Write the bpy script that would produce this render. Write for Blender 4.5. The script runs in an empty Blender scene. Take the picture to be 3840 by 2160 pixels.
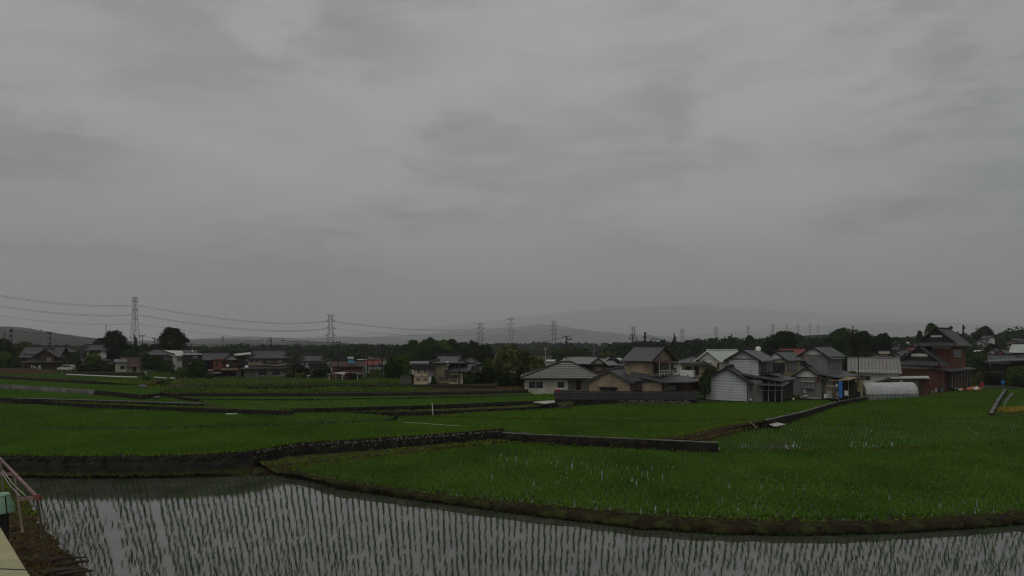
import bpy, math, random
import numpy as np
from mathutils import Vector, Matrix
from mathutils.geometry import tessellate_polygon
from mathutils import noise as mnoise

C = bpy.context.scene.collection
scene = bpy.context.scene
# ------------------------------------------------------------------ camera
F, HX, HY, CZ = 2200.0, 1920.0, 1300.0, 10.0      # focal length in photo pixels, horizon, eye height
cam = bpy.data.cameras.new('camera'); camo = bpy.data.objects.new('camera', cam); C.objects.link(camo)
camo.location = (0, 0, CZ); camo.rotation_euler = (math.radians(90), 0, 0)
cam.sensor_width = 36; cam.lens = F/3840*36; cam.shift_y = (HY-1080)/3840
cam.clip_end = 30000; cam.clip_start = 0.1
scene.camera = camo
# ------------------------------------------------------------------ sky
world = bpy.data.worlds.new('World'); scene.world = world; world.use_nodes = True
nt = world.node_tree; nt.nodes.clear()
def N(t, kind, **kw):
    n = t.nodes.new(kind)
    for k, v in kw.items():
        if k == 'op': n.operation = v
        else: setattr(n, k, v)
    return n
def L(t, a, b): t.links.new(a, b)
def mathn(t, op, a, b=None, c=None, clamp=False):
    n = t.nodes.new('ShaderNodeMath'); n.operation = op; n.use_clamp = clamp
    for i, v in enumerate((a, b, c)):
        if v is None: continue
        if isinstance(v, (int, float)): n.inputs[i].default_value = v
        else: L(t, v, n.inputs[i])
    return n.outputs[0]
def ramp(t, fac, pts):
    n = t.nodes.new('ShaderNodeValToRGB'); e = n.color_ramp.elements
    while len(e) < len(pts): e.new(0.5)
    for el, (p, c) in zip(e, pts):
        el.position = p; el.color = (c[0], c[1], c[2], 1)
    L(t, fac, n.inputs[0]); return n.outputs[0]
def mixc(t, fac, a, b, mode='MIX'):
    n = t.nodes.new('ShaderNodeMix'); n.data_type = 'RGBA'; n.blend_type = mode
    for i, v in ((0, fac), (6, a), (7, b)):
        if isinstance(v, (int, float)): n.inputs[i].default_value = v
        elif isinstance(v, tuple): n.inputs[i].default_value = (v[0], v[1], v[2], 1)
        else: L(t, v, n.inputs[i])
    return n.outputs[2]
SUN_EL, SUN_AZ = math.radians(58), math.radians(205)
tc = N(nt, 'ShaderNodeTexCoord'); sep = N(nt, 'ShaderNodeSeparateXYZ'); L(nt, tc.outputs['Generated'], sep.inputs[0])
zc = mathn(nt, 'MAXIMUM', sep.outputs[2], 0.0)
den = mathn(nt, 'ADD', zc, 0.14)
comb = N(nt, 'ShaderNodeCombineXYZ')
L(nt, mathn(nt, 'DIVIDE', sep.outputs[0], den), comb.inputs[0]); L(nt, mathn(nt, 'DIVIDE', sep.outputs[1], den), comb.inputs[1])
mp = N(nt, 'ShaderNodeMapping'); L(nt, comb.outputs[0], mp.inputs[0]); mp.inputs['Scale'].default_value = (0.75, 1.15, 1); mp.inputs['Location'].default_value = (5.4, 0.3, 0); mp.inputs['Rotation'].default_value = (0, 0, 0.35)
n1 = N(nt, 'ShaderNodeTexNoise'); L(nt, mp.outputs[0], n1.inputs[0]); n1.inputs['Scale'].default_value = 0.9; n1.inputs['Detail'].default_value = 7; n1.inputs['Roughness'].default_value = 0.5; n1.inputs['Distortion'].default_value = 0.5
n2 = N(nt, 'ShaderNodeTexNoise'); L(nt, comb.outputs[0], n2.inputs[0]); n2.inputs['Scale'].default_value = 0.32; n2.inputs['Detail'].default_value = 3
mp3 = N(nt, 'ShaderNodeMapping'); L(nt, tc.outputs['Generated'], mp3.inputs[0]); mp3.inputs['Scale'].default_value = (1.0, 1.0, 3.2); mp3.inputs['Rotation'].default_value = (0, 0.25, 0)
n3 = N(nt, 'ShaderNodeTexNoise'); L(nt, mp3.outputs[0], n3.inputs[0]); n3.inputs['Scale'].default_value = 3.4; n3.inputs['Detail'].default_value = 8; n3.inputs['Roughness'].default_value = 0.6; n3.inputs['Distortion'].default_value = 0.35
cl = mathn(nt, 'ADD', mathn(nt, 'ADD', mathn(nt, 'MULTIPLY', n1.outputs[0], 0.35), mathn(nt, 'MULTIPLY', n2.outputs[0], 0.15)), mathn(nt, 'MULTIPLY', n3.outputs[0], 0.5))
mp4 = N(nt, 'ShaderNodeMapping'); L(nt, comb.outputs[0], mp4.inputs[0]); mp4.inputs['Scale'].default_value = (1.0, 1.7, 1); mp4.inputs['Rotation'].default_value = (0, 0, -0.3)
n4 = N(nt, 'ShaderNodeTexNoise'); L(nt, mp4.outputs[0], n4.inputs[0]); n4.inputs['Scale'].default_value = 3.0; n4.inputs['Detail'].default_value = 10; n4.inputs['Roughness'].default_value = 0.62; n4.inputs['Distortion'].default_value = 0.8
cl = mathn(nt, 'ADD', mathn(nt, 'MULTIPLY', cl, 0.80), mathn(nt, 'MULTIPLY', n4.outputs[0], 0.20))
d1 = mathn(nt, 'MULTIPLY', mathn(nt, 'SUBTRACT', 0.54, mathn(nt, 'ADD', mathn(nt, 'MULTIPLY', n3.outputs[0], 0.6), mathn(nt, 'MULTIPLY', n4.outputs[0], 0.4)), clamp=True), 11.0, clamp=True)
d2 = mathn(nt, 'MULTIPLY', mathn(nt, 'SUBTRACT', 0.54, n1.outputs[0], clamp=True), 8.0, clamp=True)
lowb = mathn(nt, 'SUBTRACT', 1.0, mathn(nt, 'MULTIPLY', zc, 1.3), clamp=True)
sidem = mathn(nt, 'ADD', mathn(nt, 'MULTIPLY', mathn(nt, 'ABSOLUTE', mathn(nt, 'ADD', sep.outputs[0], -0.08)), 2.6), 0.10, clamp=True)
dk = mathn(nt, 'MULTIPLY', mathn(nt, 'MULTIPLY', mathn(nt, 'MULTIPLY', d1, d2), sidem), mathn(nt, 'ADD', lowb, 0.15), clamp=True)
cloud = ramp(nt, cl, [(0.40, (0.280, 0.277, 0.280)), (0.485, (0.338, 0.334, 0.335)), (0.57, (0.385, 0.381, 0.380))])
cloud = mixc(nt, dk, cloud, (0.185, 0.188, 0.19))
grad = ramp(nt, zc, [(0.0, (0.54, 0.56, 0.58)), (0.10, (0.77, 0.775, 0.785)), (0.26, (1.0, 1.0, 1.0)), (0.6, (1.0, 1.0, 1.0))])
cloud = mixc(nt, 1.0, cloud, grad, 'MULTIPLY')
# the cloud deck is thicker and bluer to the right of the view
side = mathn(nt, 'MULTIPLY', mathn(nt, 'SUBTRACT', sep.outputs[0], 0.50, clamp=True), 3.0, clamp=True)
cloud = mixc(nt, side, cloud, (0.15, 0.175, 0.19))
sky = N(nt, 'ShaderNodeTexSky'); sky.sky_type = 'NISHITA'; sky.sun_disc = False
sky.sun_elevation = SUN_EL; sky.sun_rotation = SUN_AZ
skyc = mixc(nt, 1.0, sky.outputs[0], (0.1, 0.1, 0.1), 'MULTIPLY')
allsky = mixc(nt, 0.03, cloud, skyc)
bg = N(nt, 'ShaderNodeBackground'); L(nt, allsky, bg.inputs[0]); bg.inputs[1].default_value = 1.19
wo = N(nt, 'ShaderNodeOutputWorld'); L(nt, bg.outputs[0], wo.inputs[0])
# ------------------------------------------------------------------ sun behind the overcast
sl = bpy.data.lights.new('sun', 'SUN'); sl.energy = 0.5; sl.angle = math.radians(40); sl.color = (1, 0.97, 0.92)
so = bpy.data.objects.new('sun', sl); C.objects.link(so)
sd = Vector((math.sin(SUN_AZ)*math.cos(SUN_EL), math.cos(SUN_AZ)*math.cos(SUN_EL), math.sin(SUN_EL)))
so.rotation_euler = sd.to_track_quat('Z', 'Y').to_euler()
vs = scene.view_settings; vs.view_transform = 'Standard'; vs.look = 'None'; vs.exposure = 0.0; vs.gamma = 1.0
scene.cycles.max_bounces = 6; scene.cycles.diffuse_bounces = 2; scene.cycles.volume_bounces = 4; scene.cycles.transparent_max_bounces = 6
scene.cycles.use_denoising = True; scene.cycles.filter_width = 1.15

# ------------------------------------------------------------------ points from the photo
def W(px, py, Y): return ((px-HX)/F*Y, Y, CZ-(py-HY)/F*Y)
def G(px, py, z):
    Y = (CZ-z)*F/(py-HY); return ((px-HX)/F*Y, Y, z)
# ------------------------------------------------------------------ materials
def mat(name, col, rough=0.8, var=0.25, vscale=1.0, pat=None, ps=0.3, c2=None, pw=0.5, bump=0.0, spec=0.3, metal=0.0, stain=0.0, moss=None):
    m = bpy.data.materials.new(name); m.use_nodes = True; t = m.node_tree; b = t.nodes['Principled BSDF']
    b.inputs['Roughness'].default_value = rough; b.inputs['Specular IOR Level'].default_value = spec if rough < 0.84 else 0.06; b.inputs['Metallic'].default_value = metal
    tc = N(t, 'ShaderNodeTexCoord')
    no = N(t, 'ShaderNodeTexNoise'); L(t, tc.outputs['Object'], no.inputs[0]); no.inputs['Scale'].default_value = vscale; no.inputs['Detail'].default_value = 6; no.inputs['Roughness'].default_value = 0.65
    v = ramp(t, no.outputs[0], [(0.3, (1-var,)*3), (0.7, (1+var*0.6,)*3)])
    base = mixc(t, 1.0, tuple(col), v, 'MULTIPLY')
    if moss:
        nm = N(t, 'ShaderNodeTexNoise'); L(t, tc.outputs['Object'], nm.inputs[0]); nm.inputs['Scale'].default_value = vscale*0.7; nm.inputs['Detail'].default_value = 9; nm.inputs['Roughness'].default_value = 0.7
        base = mixc(t, mathn(t, 'MULTIPLY', mathn(t, 'SUBTRACT', nm.outputs[0], 0.47, clamp=True), 9.0, clamp=True), base, mixc(t, 1.0, tuple(moss), v, 'MULTIPLY'))
    hgt = None
    if pat:
        se = N(t, 'ShaderNodeSeparateXYZ'); L(t, tc.outputs['UV'], se.inputs[0])
        c2 = c2 or tuple(c*0.45 for c in col)
        def tri(o, s): return mathn(t, 'PINGPONG', mathn(t, 'DIVIDE', o, s), 0.5)
        if pat == 'ribs': h = tri(se.outputs[0], ps)
        elif pat == 'lines': h = tri(se.outputs[1], ps)
        elif pat == 'tiles':
            h = mathn(t, 'MULTIPLY', mathn(t, 'MULTIPLY', tri(se.outputs[0], ps), tri(se.outputs[1], ps*1.1)), 2.6)
        k = mathn(t, 'SMOOTH_MIN', 1.0, mathn(t, 'MULTIPLY', h, 2.0), 0.1)
        k = mathn(t, 'POWER', k, pw)
        base = mixc(t, k, mixc(t, 1.0, tuple(c2), v, 'MULTIPLY'), base)
        hgt = h
    if stain > 0:
        mpn = N(t, 'ShaderNodeMapping'); L(t, tc.outputs['UV'], mpn.inputs[0]); mpn.inputs['Scale'].default_value = (0.55, 0.2, 1)
        ns = N(t, 'ShaderNodeTexNoise'); L(t, mpn.outputs[0], ns.inputs[0]); ns.inputs['Scale'].default_value = 1.0; ns.inputs['Detail'].default_value = 5
        base = mixc(t, 1.0, base, ramp(t, ns.outputs[0], [(0.42, (1-stain,)*3), (0.6, (1, 1, 1))]), 'MULTIPLY')
    L(t, base, b.inputs['Base Color'])
    if bump > 0:
        bn = N(t, 'ShaderNodeBump'); bn.inputs['Strength'].default_value = bump; bn.inputs['Distance'].default_value = 0.05
        L(t, hgt if hgt is not None else no.outputs[0], bn.inputs['Height']); L(t, bn.outputs[0], b.inputs['Normal'])
    return m
def leafmat(name, c1, c2, patch=0.12, transl=0.25, c3=None, tk=0.55):
    m = bpy.data.materials.new(name); m.use_nodes = True; t = m.node_tree; t.nodes.clear()
    at = N(t, 'ShaderNodeAttribute', attribute_name='tint')
    tc = N(t, 'ShaderNodeTexCoord')
    no = N(t, 'ShaderNodeTexNoise'); L(t, tc.outputs['Object'], no.inputs[0]); no.inputs['Scale'].default_value = patch; no.inputs['Detail'].default_value = 6
    f = mathn(t, 'ADD', mathn(t, 'MULTIPLY', at.outputs['Fac'], tk), mathn(t, 'MULTIPLY', mathn(t, 'SUBTRACT', no.outputs[0], 0.3, clamp=True), 1.5), clamp=True)
    pts = [(0.0, c1), (0.85, c2)] if not c3 else [(0.0, c1), (0.66, c2), (0.88, c3)]
    col = ramp(t, f, pts)
    d = N(t, 'ShaderNodeBsdfDiffuse'); L(t, col, d.inputs[0])
    tr = N(t, 'ShaderNodeBsdfTranslucent'); L(t, col, tr.inputs[0])
    mx = N(t, 'ShaderNodeMixShader'); mx.inputs[0].default_value = transl; L(t, d.outputs[0], mx.inputs[1]); L(t, tr.outputs[0], mx.inputs[2])
    o = N(t, 'ShaderNodeOutputMaterial'); L(t, mx.outputs[0], o.inputs[0]); return m
def watermat(name, mud, refl, rough=0.03, bumpd=0.004):
    m = bpy.data.materials.new(name); m.use_nodes = True; t = m.node_tree; b = t.nodes['Principled BSDF']
    tc = N(t, 'ShaderNodeTexCoord')
    no = N(t, 'ShaderNodeTexNoise'); L(t, tc.outputs['Object'], no.inputs[0]); no.inputs['Scale'].default_value = 0.5; no.inputs['Detail'].default_value = 8
    L(t, ramp(t, no.outputs[0], [(0.3, tuple(c*0.6 for c in mud)), (0.7, tuple(c*1.3 for c in mud))]), b.inputs['Base Color'])
    b.inputs['Roughness'].default_value = rough; b.inputs['IOR'].default_value = refl
    n2 = N(t, 'ShaderNodeTexNoise'); L(t, tc.outputs['Object'], n2.inputs[0]); n2.inputs['Scale'].default_value = 5.0; n2.inputs['Detail'].default_value = 3
    bn = N(t, 'ShaderNodeBump'); bn.inputs['Strength'].default_value = 0.25; bn.inputs['Distance'].default_value = bumpd
    L(t, n2.outputs[0], bn.inputs['Height']); L(t, bn.outputs[0], b.inputs['Normal'])
    return m
M = {}
M['water'] = watermat('water', (0.065, 0.065, 0.052), 1.95, 0.05)
M['mudwater'] = watermat('muddy_water', (0.03, 0.04, 0.018), 1.6, 0.1)
M['soil'] = mat('soil', (0.035, 0.028, 0.018), 0.95, 0.5, 1.5, bump=0.6)
M['ground'] = mat('ground_grass', (0.035, 0.048, 0.018), 0.95, 0.5, 0.15)
M['bank'] = mat('bank_earth', (0.024, 0.017, 0.010), 0.95, 0.6, 1.6, bump=1.0, moss=(0.040, 0.044, 0.013))
M['dirt'] = mat('brown_dirt', (0.058, 0.034, 0.019), 0.95, 0.6, 2.4, bump=1.0, moss=(0.045, 0.042, 0.015))
M['grassbank'] = mat('grass_bank', (0.035, 0.044, 0.013), 0.95, 0.6, 1.2, bump=0.8, moss=(0.055, 0.040, 0.017))
M['darkwall'] = mat('dark_wall', (0.015, 0.013, 0.012), 0.9, 0.6, 2.0, bump=0.8, moss=(0.030, 0.032, 0.018))
M['concrete'] = mat('concrete', (0.17, 0.165, 0.15), 0.85, 0.35, 1.5, stain=0.35)
M['palecon'] = mat('pale_concrete', (0.42, 0.41, 0.37), 0.85, 0.25, 1.5)
M['stone'] = mat('field_stone', (0.125, 0.12, 0.10), 0.85, 0.5, 2.5, bump=0.5)
M['stone2'] = mat('dark_field_stone', (0.030, 0.028, 0.023), 0.9, 0.6, 1.5, bump=0.5)
M['rice'] = leafmat('rice_leaf', (0.055, 0.122, 0.016), (0.135, 0.245, 0.030), 0.16, 0.3, tk=0.25)
M['rice_far'] = leafmat('rice_leaf_far', (0.070, 0.145, 0.015), (0.135, 0.235, 0.026), 0.09, 0.3, tk=0.2)
M['seedling'] = leafmat('seedling_leaf', (0.018, 0.045, 0.012), (0.050, 0.105, 0.024), 0.2, 0.15)
M['grass'] = leafmat('grass_blade', (0.07, 0.13, 0.012), (0.15, 0.23, 0.020), 0.4, 0.3)
M['olivegrass'] = leafmat('olive_weeds', (0.04, 0.05, 0.014), (0.09, 0.11, 0.02), 0.8, 0.2)
M['drygrass'] = leafmat('dry_grass', (0.10, 0.065, 0.025), (0.16, 0.14, 0.04), 0.4, 0.2)
M['yellow'] = leafmat('yellow_barley', (0.30, 0.20, 0.03), (0.42, 0.30, 0.05), 0.4, 0.2)
M['ricebase'] = mat('dense_rice_understorey', (0.040, 0.095, 0.010), 0.9, 0.35, 0.25)
M['corn'] = leafmat('corn_leaf', (0.05, 0.10, 0.02), (0.12, 0.17, 0.04), 0.3, 0.25)
M['dark_leaf'] = leafmat('dark_leaf', (0.008, 0.014, 0.007), (0.024, 0.038, 0.014), 0.3, 0.1)
M['mid_leaf'] = leafmat('mid_leaf', (0.016, 0.030, 0.010), (0.050, 0.080, 0.022), 0.3, 0.15)
M['light_leaf'] = leafmat('light_leaf', (0.030, 0.055, 0.012), (0.10, 0.15, 0.03), 0.3, 0.2)
M['bloom_leaf'] = leafmat('bloom_leaf', (0.020, 0.030, 0.010), (0.075, 0.085, 0.025), 0.5, 0.15, (0.26, 0.23, 0.11))
M['olive_leaf'] = leafmat('olive_leaf', (0.035, 0.040, 0.012), (0.09, 0.09, 0.03), 0.3, 0.15)
M['forest'] = leafmat('forest_leaf', (0.010, 0.019, 0.010), (0.030, 0.047, 0.019), 0.02, 0.1)
M['bark'] = mat('bark', (0.06, 0.045, 0.035), 0.9, 0.4, 3.0)
M['hill'] = mat('hill_forest', (0.030, 0.045, 0.028), 0.95, 0.6, 0.02, bump=0.5)
M['asphalt'] = mat('asphalt', (0.11, 0.105, 0.11), 0.85, 0.2, 1.0)
M['steel'] = mat('pylon_steel', (0.05, 0.042, 0.046), 0.6, 0.2, 0.2)
M['pole'] = mat('pole_concrete', (0.035, 0.033, 0.036), 0.8, 0.2, 1.0)
M['palepole'] = mat('pale_pole', (0.30, 0.30, 0.30), 0.7, 0.2, 1.0)
M['wire'] = mat('wire', (0.03, 0.03, 0.03), 0.7, 0.1, 1.0)
M['glass'] = mat('window_glass', (0.022, 0.024, 0.027), 0.15, 0.5, 1.5, spec=0.5)
M['curtain'] = mat('curtain', (0.16, 0.155, 0.15), 0.7, 0.3, 2.0, spec=0.5)
M['white'] = mat('white_paint', (0.62, 0.62, 0.58), 0.6, 0.12, 1.0)
M['offwhite'] = mat('off_white_plaster', (0.60, 0.60, 0.54), 0.8, 0.2, 0.7, stain=0.25)
M['cream'] = mat('cream_plaster', (0.46, 0.44, 0.33), 0.85, 0.15, 0.7, stain=0.2)
M['beige'] = mat('beige_plaster', (0.38, 0.32, 0.23), 0.85, 0.2, 0.5, stain=0.25)
M['tan'] = mat('tan_plaster', (0.33, 0.255, 0.175), 0.85, 0.25, 0.4, stain=0.35)
M['yellowwall'] = mat('pale_yellow_plaster', (0.52, 0.45, 0.28), 0.8, 0.12, 0.7, stain=0.15)
M['grey'] = mat('grey_plaster', (0.20, 0.19, 0.18), 0.85, 0.15, 0.7, stain=0.15)
M['olive'] = mat('olive_plaster', (0.26, 0.24, 0.14), 0.85, 0.15, 0.7, stain=0.15)
M['siding'] = mat('grey_white_siding', (0.50, 0.53, 0.51), 0.7, 0.12, 0.8, pat='lines', ps=0.42, c2=(0.24, 0.25, 0.24), pw=0.3, bump=0.5, stain=0.15)
M['redwall'] = mat('brick_red_wall', (0.20, 0.065, 0.045), 0.8, 0.2, 0.8, stain=0.2)
M['rustwall'] = mat('rust_brown_wall', (0.115, 0.043, 0.025), 0.8, 0.2, 0.8, stain=0.2)
M['brown'] = mat('brown_board', (0.085, 0.055, 0.038), 0.85, 0.25, 0.8, stain=0.2)
M['dkbrown'] = mat('dark_brown_board', (0.030, 0.024, 0.022), 0.8, 0.25, 0.8)
M['trim'] = mat('dark_trim', (0.025, 0.022, 0.022), 0.7, 0.2, 1.0)
M['aluminium'] = mat('window_aluminium', (0.42, 0.42, 0.40), 0.5, 0.1, 1.0)
M['tile'] = mat('grey_roof_tile', (0.070, 0.069, 0.071), 0.55, 0.25, 0.5, pat='tiles', ps=0.34, c2=(0.035, 0.034, 0.036), pw=0.8, bump=0.6, spec=0.4)
M['tilebig'] = mat('checkered_roof_tile', (0.16, 0.16, 0.163), 0.5, 0.2, 0.5, pat='tiles', ps=0.55, c2=(0.030, 0.028, 0.030), pw=1.0, bump=0.7, spec=0.4)
M['tilefine'] = mat('plain_roof_tile', (0.065, 0.064, 0.066), 0.55, 0.25, 0.5, pat='ribs', ps=0.35, c2=(0.028, 0.028, 0.03), pw=0.8, bump=0.4, spec=0.4)
M['slate'] = mat('striped_slate', (0.27, 0.265, 0.22), 0.6, 0.2, 0.5, pat='lines', ps=0.75, c2=(0.020, 0.017, 0.019), pw=1.3, bump=0.5)
M['whitetile'] = mat('white_ribbed_tile', (0.34, 0.335, 0.32), 0.55, 0.15, 0.5, pat='ribs', ps=0.75, c2=(0.05, 0.045, 0.045), pw=1.2, bump=0.5)
M['metalroof'] = mat('grey_metal_roof', (0.10, 0.10, 0.104), 0.5, 0.25, 0.5, pat='ribs', ps=0.9, c2=(0.07, 0.075, 0.08), pw=0.4, bump=0.4, spec=0.4)
M['slab'] = mat('dark_slab_roof', (0.055, 0.062, 0.066), 0.5, 0.25, 0.5, pat='lines', ps=1.0, c2=(0.03, 0.035, 0.037), pw=0.5, bump=0.4, spec=0.4)
M['greenroof'] = mat('grey_green_roof', (0.085, 0.10, 0.09), 0.6, 0.25, 0.5, pat='lines', ps=0.5, c2=(0.07, 0.08, 0.075), pw=0.6, bump=0.3)
M['paleroof'] = mat('pale_green_roof', (0.40, 0.43, 0.38), 0.6, 0.2, 0.5)
M['redroof'] = mat('red_roof_tile', (0.24, 0.045, 0.035), 0.6, 0.25, 0.5, pat='tiles', ps=0.4, pw=0.7, bump=0.4)
M['rustroof'] = mat('rusty_roof', (0.075, 0.042, 0.035), 0.7, 0.3, 0.5, pat='ribs', ps=0.6, pw=0.4)
M['corrug'] = mat('grey_corrugated_roof', (0.22, 0.21, 0.19), 0.6, 0.2, 0.5, pat='ribs', ps=0.55, c2=(0.11, 0.105, 0.10), pw=0.7, bump=0.4)
M['tin'] = mat('dark_tin_sheet', (0.060, 0.052, 0.055), 0.6, 0.35, 0.6, pat='lines', ps=0.45, c2=(0.022, 0.019, 0.02), pw=0.6, bump=0.5)
M['plastic'] = mat('plastic_film', (0.42, 0.42, 0.41), 0.5, 0.2, 1.0, spec=0.4)
M['plasticlow'] = mat('clear_plastic_film', (0.15, 0.16, 0.15), 0.4, 0.3, 1.0, spec=0.4)
M['blue'] = mat('blue_tarp', (0.03, 0.16, 0.42), 0.6, 0.3, 2.0)
M['red'] = mat('red_plastic', (0.42, 0.025, 0.03), 0.5, 0.15, 1.0)
M['orange'] = mat('orange_net_bag', (0.50, 0.16, 0.07), 0.8, 0.4, 3.0)
M['teal'] = mat('teal_plastic', (0.03, 0.14, 0.17), 0.6, 0.2, 1.0)
M['carpaint'] = mat('cream_car_paint', (0.48, 0.50, 0.38), 0.3, 0.05, 1.0, spec=0.5)
M['silver'] = mat('silver_car_paint', (0.42, 0.44, 0.45), 0.3, 0.05, 1.0, spec=0.5)
M['black'] = mat('black_rubber', (0.015, 0.015, 0.015), 0.7, 0.1, 1.0)
M['rustbeam'] = mat('faded_red_steel', (0.27, 0.17, 0.145), 0.7, 0.35, 3.0, stain=0.4)
M['woodpost'] = mat('weathered_wood', (0.16, 0.13, 0.09), 0.85, 0.3, 3.0)
M['greenplastic'] = mat('pale_green_plastic', (0.20, 0.34, 0.22), 0.5, 0.1, 2.0, spec=0.4)
M['deck'] = mat('yellowish_concrete_deck', (0.36, 0.34, 0.20), 0.85, 0.2, 2.0)

# ------------------------------------------------------------------ mesh building
def mesh_from(name, V, Fc, m, uv=None, tint=None, smooth=False):
    me = bpy.data.meshes.new(name)
    V = np.asarray(V, dtype=np.float32)
    if isinstance(Fc, np.ndarray):
        nf, k = Fc.shape
        me.vertices.add(len(V)); me.vertices.foreach_set('co', V.ravel())
        me.loops.add(nf*k); me.loops.foreach_set('vertex_index', Fc.ravel().astype(np.int32))
        me.polygons.add(nf); me.polygons.foreach_set('loop_start', np.arange(0, nf*k, k, dtype=np.int32))
        me.update(calc_edges=True)
    else:
        me.from_pydata([tuple(map(float, v)) for v in V], [], Fc)
    if uv is not None:
        l = me.uv_layers.new(name='UVMap'); l.data.foreach_set('uv', np.asarray(uv, dtype=np.float32).ravel())
    if tint is not None:
        a = me.attributes.new('tint', 'FLOAT', 'POINT'); a.data.foreach_set('value', np.asarray(tint, dtype=np.float32))
    if smooth: me.polygons.foreach_set('use_smooth', np.ones(len(me.polygons), dtype=bool))
    me.materials.append(m); me.update()
    return me
def link(name, me, parent=None, label=None, cat=None, group=None, kind=None, loc=None):
    o = bpy.data.objects.new(name, me); C.objects.link(o)
    if parent is not None: o.parent = parent
    if loc is not None: o.location = loc
    if label: o['label'] = label
    if cat: o['category'] = cat
    if group: o['group'] = group
    if kind: o['kind'] = kind
    return o
class MB:
    def __init__(s): s.V = []; s.F = []; s.U = []
    def face(s, pts, uv=None):
        i = len(s.V); s.V += [tuple(p) for p in pts]; s.F.append(tuple(range(i, i+len(pts))))
        if uv is None:
            p = [Vector(q) for q in pts]; n = (p[1]-p[0]).cross(p[2]-p[0])
            if abs(n.z) > 0.85*n.length: uv = [(q.x, q.y) for q in p]
            else:
                h = Vector((-n.y, n.x, 0)); h = h.normalized() if h.length > 1e-9 else Vector((1, 0, 0))
                uv = [(q.dot(h), q.z) for q in p]
        s.U += list(uv)
    def box(s, x0, x1, y0, y1, z0, z1):
        a, b, c, d = (x0, y0), (x1, y0), (x1, y1), (x0, y1)
        lo = [(p[0], p[1], z0) for p in (a, b, c, d)]; hi = [(p[0], p[1], z1) for p in (a, b, c, d)]
        for i in range(4):
            j = (i+1) % 4; s.face([lo[i], lo[j], hi[j], hi[i]])
        s.face(hi); s.face(lo[::-1])
    def slab(s, pts, th, uvs=None):
        """sheet with thickness: pts counter-clockwise seen from above, thickness downwards"""
        p = [Vector(q) for q in pts]; lo = [q-Vector((0, 0, th)) for q in p]
        if uvs is None:
            e = (p[1]-p[0]).normalized(); n = (p[1]-p[0]).cross(p[-1]-p[0]).normalized(); g = n.cross(e)
            uvs = [((q-p[0]).dot(e), (q-p[0]).dot(g)) for q in p]
        s.face(p, uvs); s.face(lo[::-1], uvs[::-1])
        for i in range(len(p)):
            j = (i+1) % len(p); s.face([lo[i], lo[j], p[j], p[i]])
    def tube(s, a, b, r, r2=None, n=6):
        a = Vector(a); b = Vector(b); r2 = r if r2 is None else r2
        d = (b-a); 
        if d.length < 1e-6: return
        q = d.to_track_quat('Z', 'Y'); ra = []; rb = []
        for i in range(n):
            t = 2*math.pi*i/n; o = q @ Vector((math.cos(t), math.sin(t), 0)); ra.append(a+o*r); rb.append(b+o*r2)
        for i in range(n):
            j = (i+1) % n; s.face([ra[i], ra[j], rb[j], rb[i]])
        s.face(ra[::-1]); s.face(rb)
    def prism(s, poly, axis, a0, a1):
        """extrude a 2D polygon; axis 'x': poly is (y,z); axis 'y': poly is (x,z)"""
        f = (lambda p, a: (a, p[0], p[1])) if axis == 'x' else (lambda p, a: (p[0], a, p[1]))
        A = [f(p, a0) for p in poly]; B = [f(p, a1) for p in poly]; n = len(poly)
        s.face(A); s.face(B[::-1])
        for i in range(n):
            j = (i+1) % n; s.face([A[i], B[i], B[j], A[j]])
    def ball(s, c, r, sq=1.0, n=8, k=5, jit=0, rnd=None):
        rows = []
        for a in range(k+1):
            th = math.pi*a/k; row = []
            for i in range(n):
                ph = 2*math.pi*i/n; rr = r*(1+(rnd.uniform(-jit, jit) if rnd else 0))
                row.append((c[0]+rr*math.sin(th)*math.cos(ph), c[1]+rr*math.sin(th)*math.sin(ph), c[2]+rr*sq*math.cos(th)))
            rows.append(row)
        for a in range(k):
            for i in range(n):
                j = (i+1) % n
                if a == 0: s.face([rows[0][0], rows[1][i], rows[1][j]])
                elif a == k-1: s.face([rows[a][i], rows[k][0], rows[a][j]])
                else: s.face([rows[a][i], rows[a+1][i], rows[a+1][j], rows[a][j]])
    def build(s, name, m, parent=None, smooth=False, **kw):
        me = mesh_from(name, s.V, s.F, m if not isinstance(m, str) else M[m], uv=s.U, smooth=smooth)
        return link(name, me, parent, **kw)
# ------------------------------------------------------------------ ground and hills
rng = np.random.default_rng(7); rnd = random.Random(11)
def interp(x, tab): return float(np.interp(x, [t[0] for t in tab], [t[1] for t in tab]))
ZT = [(-2000, 4.0), (600, 3.85), (760, 3.45), (1500, 3.4), (1800, 3.2), (1960, 2.0), (2600, 1.7), (3200, 1.8), (3500, 2.2), (4300, 2.6)]
Y0 = [(-2000, 135), (600, 132), (760, 121), (1500, 112), (1850, 106), (1960, 96), (2600, 86.5), (3100, 91), (3200, 97), (3500, 108), (4300, 108)]
def gz(px, Y):
    zt = interp(px, ZT); y0 = interp(px, Y0); t = min(1, max(0, (Y-(y0-5))/5.0))
    return -0.35+(zt+0.35)*t
def build_ground():
    pxs = np.concatenate([np.linspace(-6000, -400, 12), np.linspace(-300, 4200, 91), np.linspace(4400, 10000, 12)])
    Ys = np.concatenate([np.linspace(2, 70, 12), np.linspace(74, 150, 60), np.geomspace(155, 12000, 30)])
    V = [((px-HX)/F*Y, Y, gz(px, Y)) for Y in Ys for px in pxs]
    n = len(pxs); Fc = [(j*n+i, j*n+i+1, (j+1)*n+i+1, (j+1)*n+i) for j in range(len(Ys)-1) for i in range(n-1)]
    link('ground', mesh_from('ground', V, Fc, M['ground']), kind='structure')
build_ground()
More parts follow.
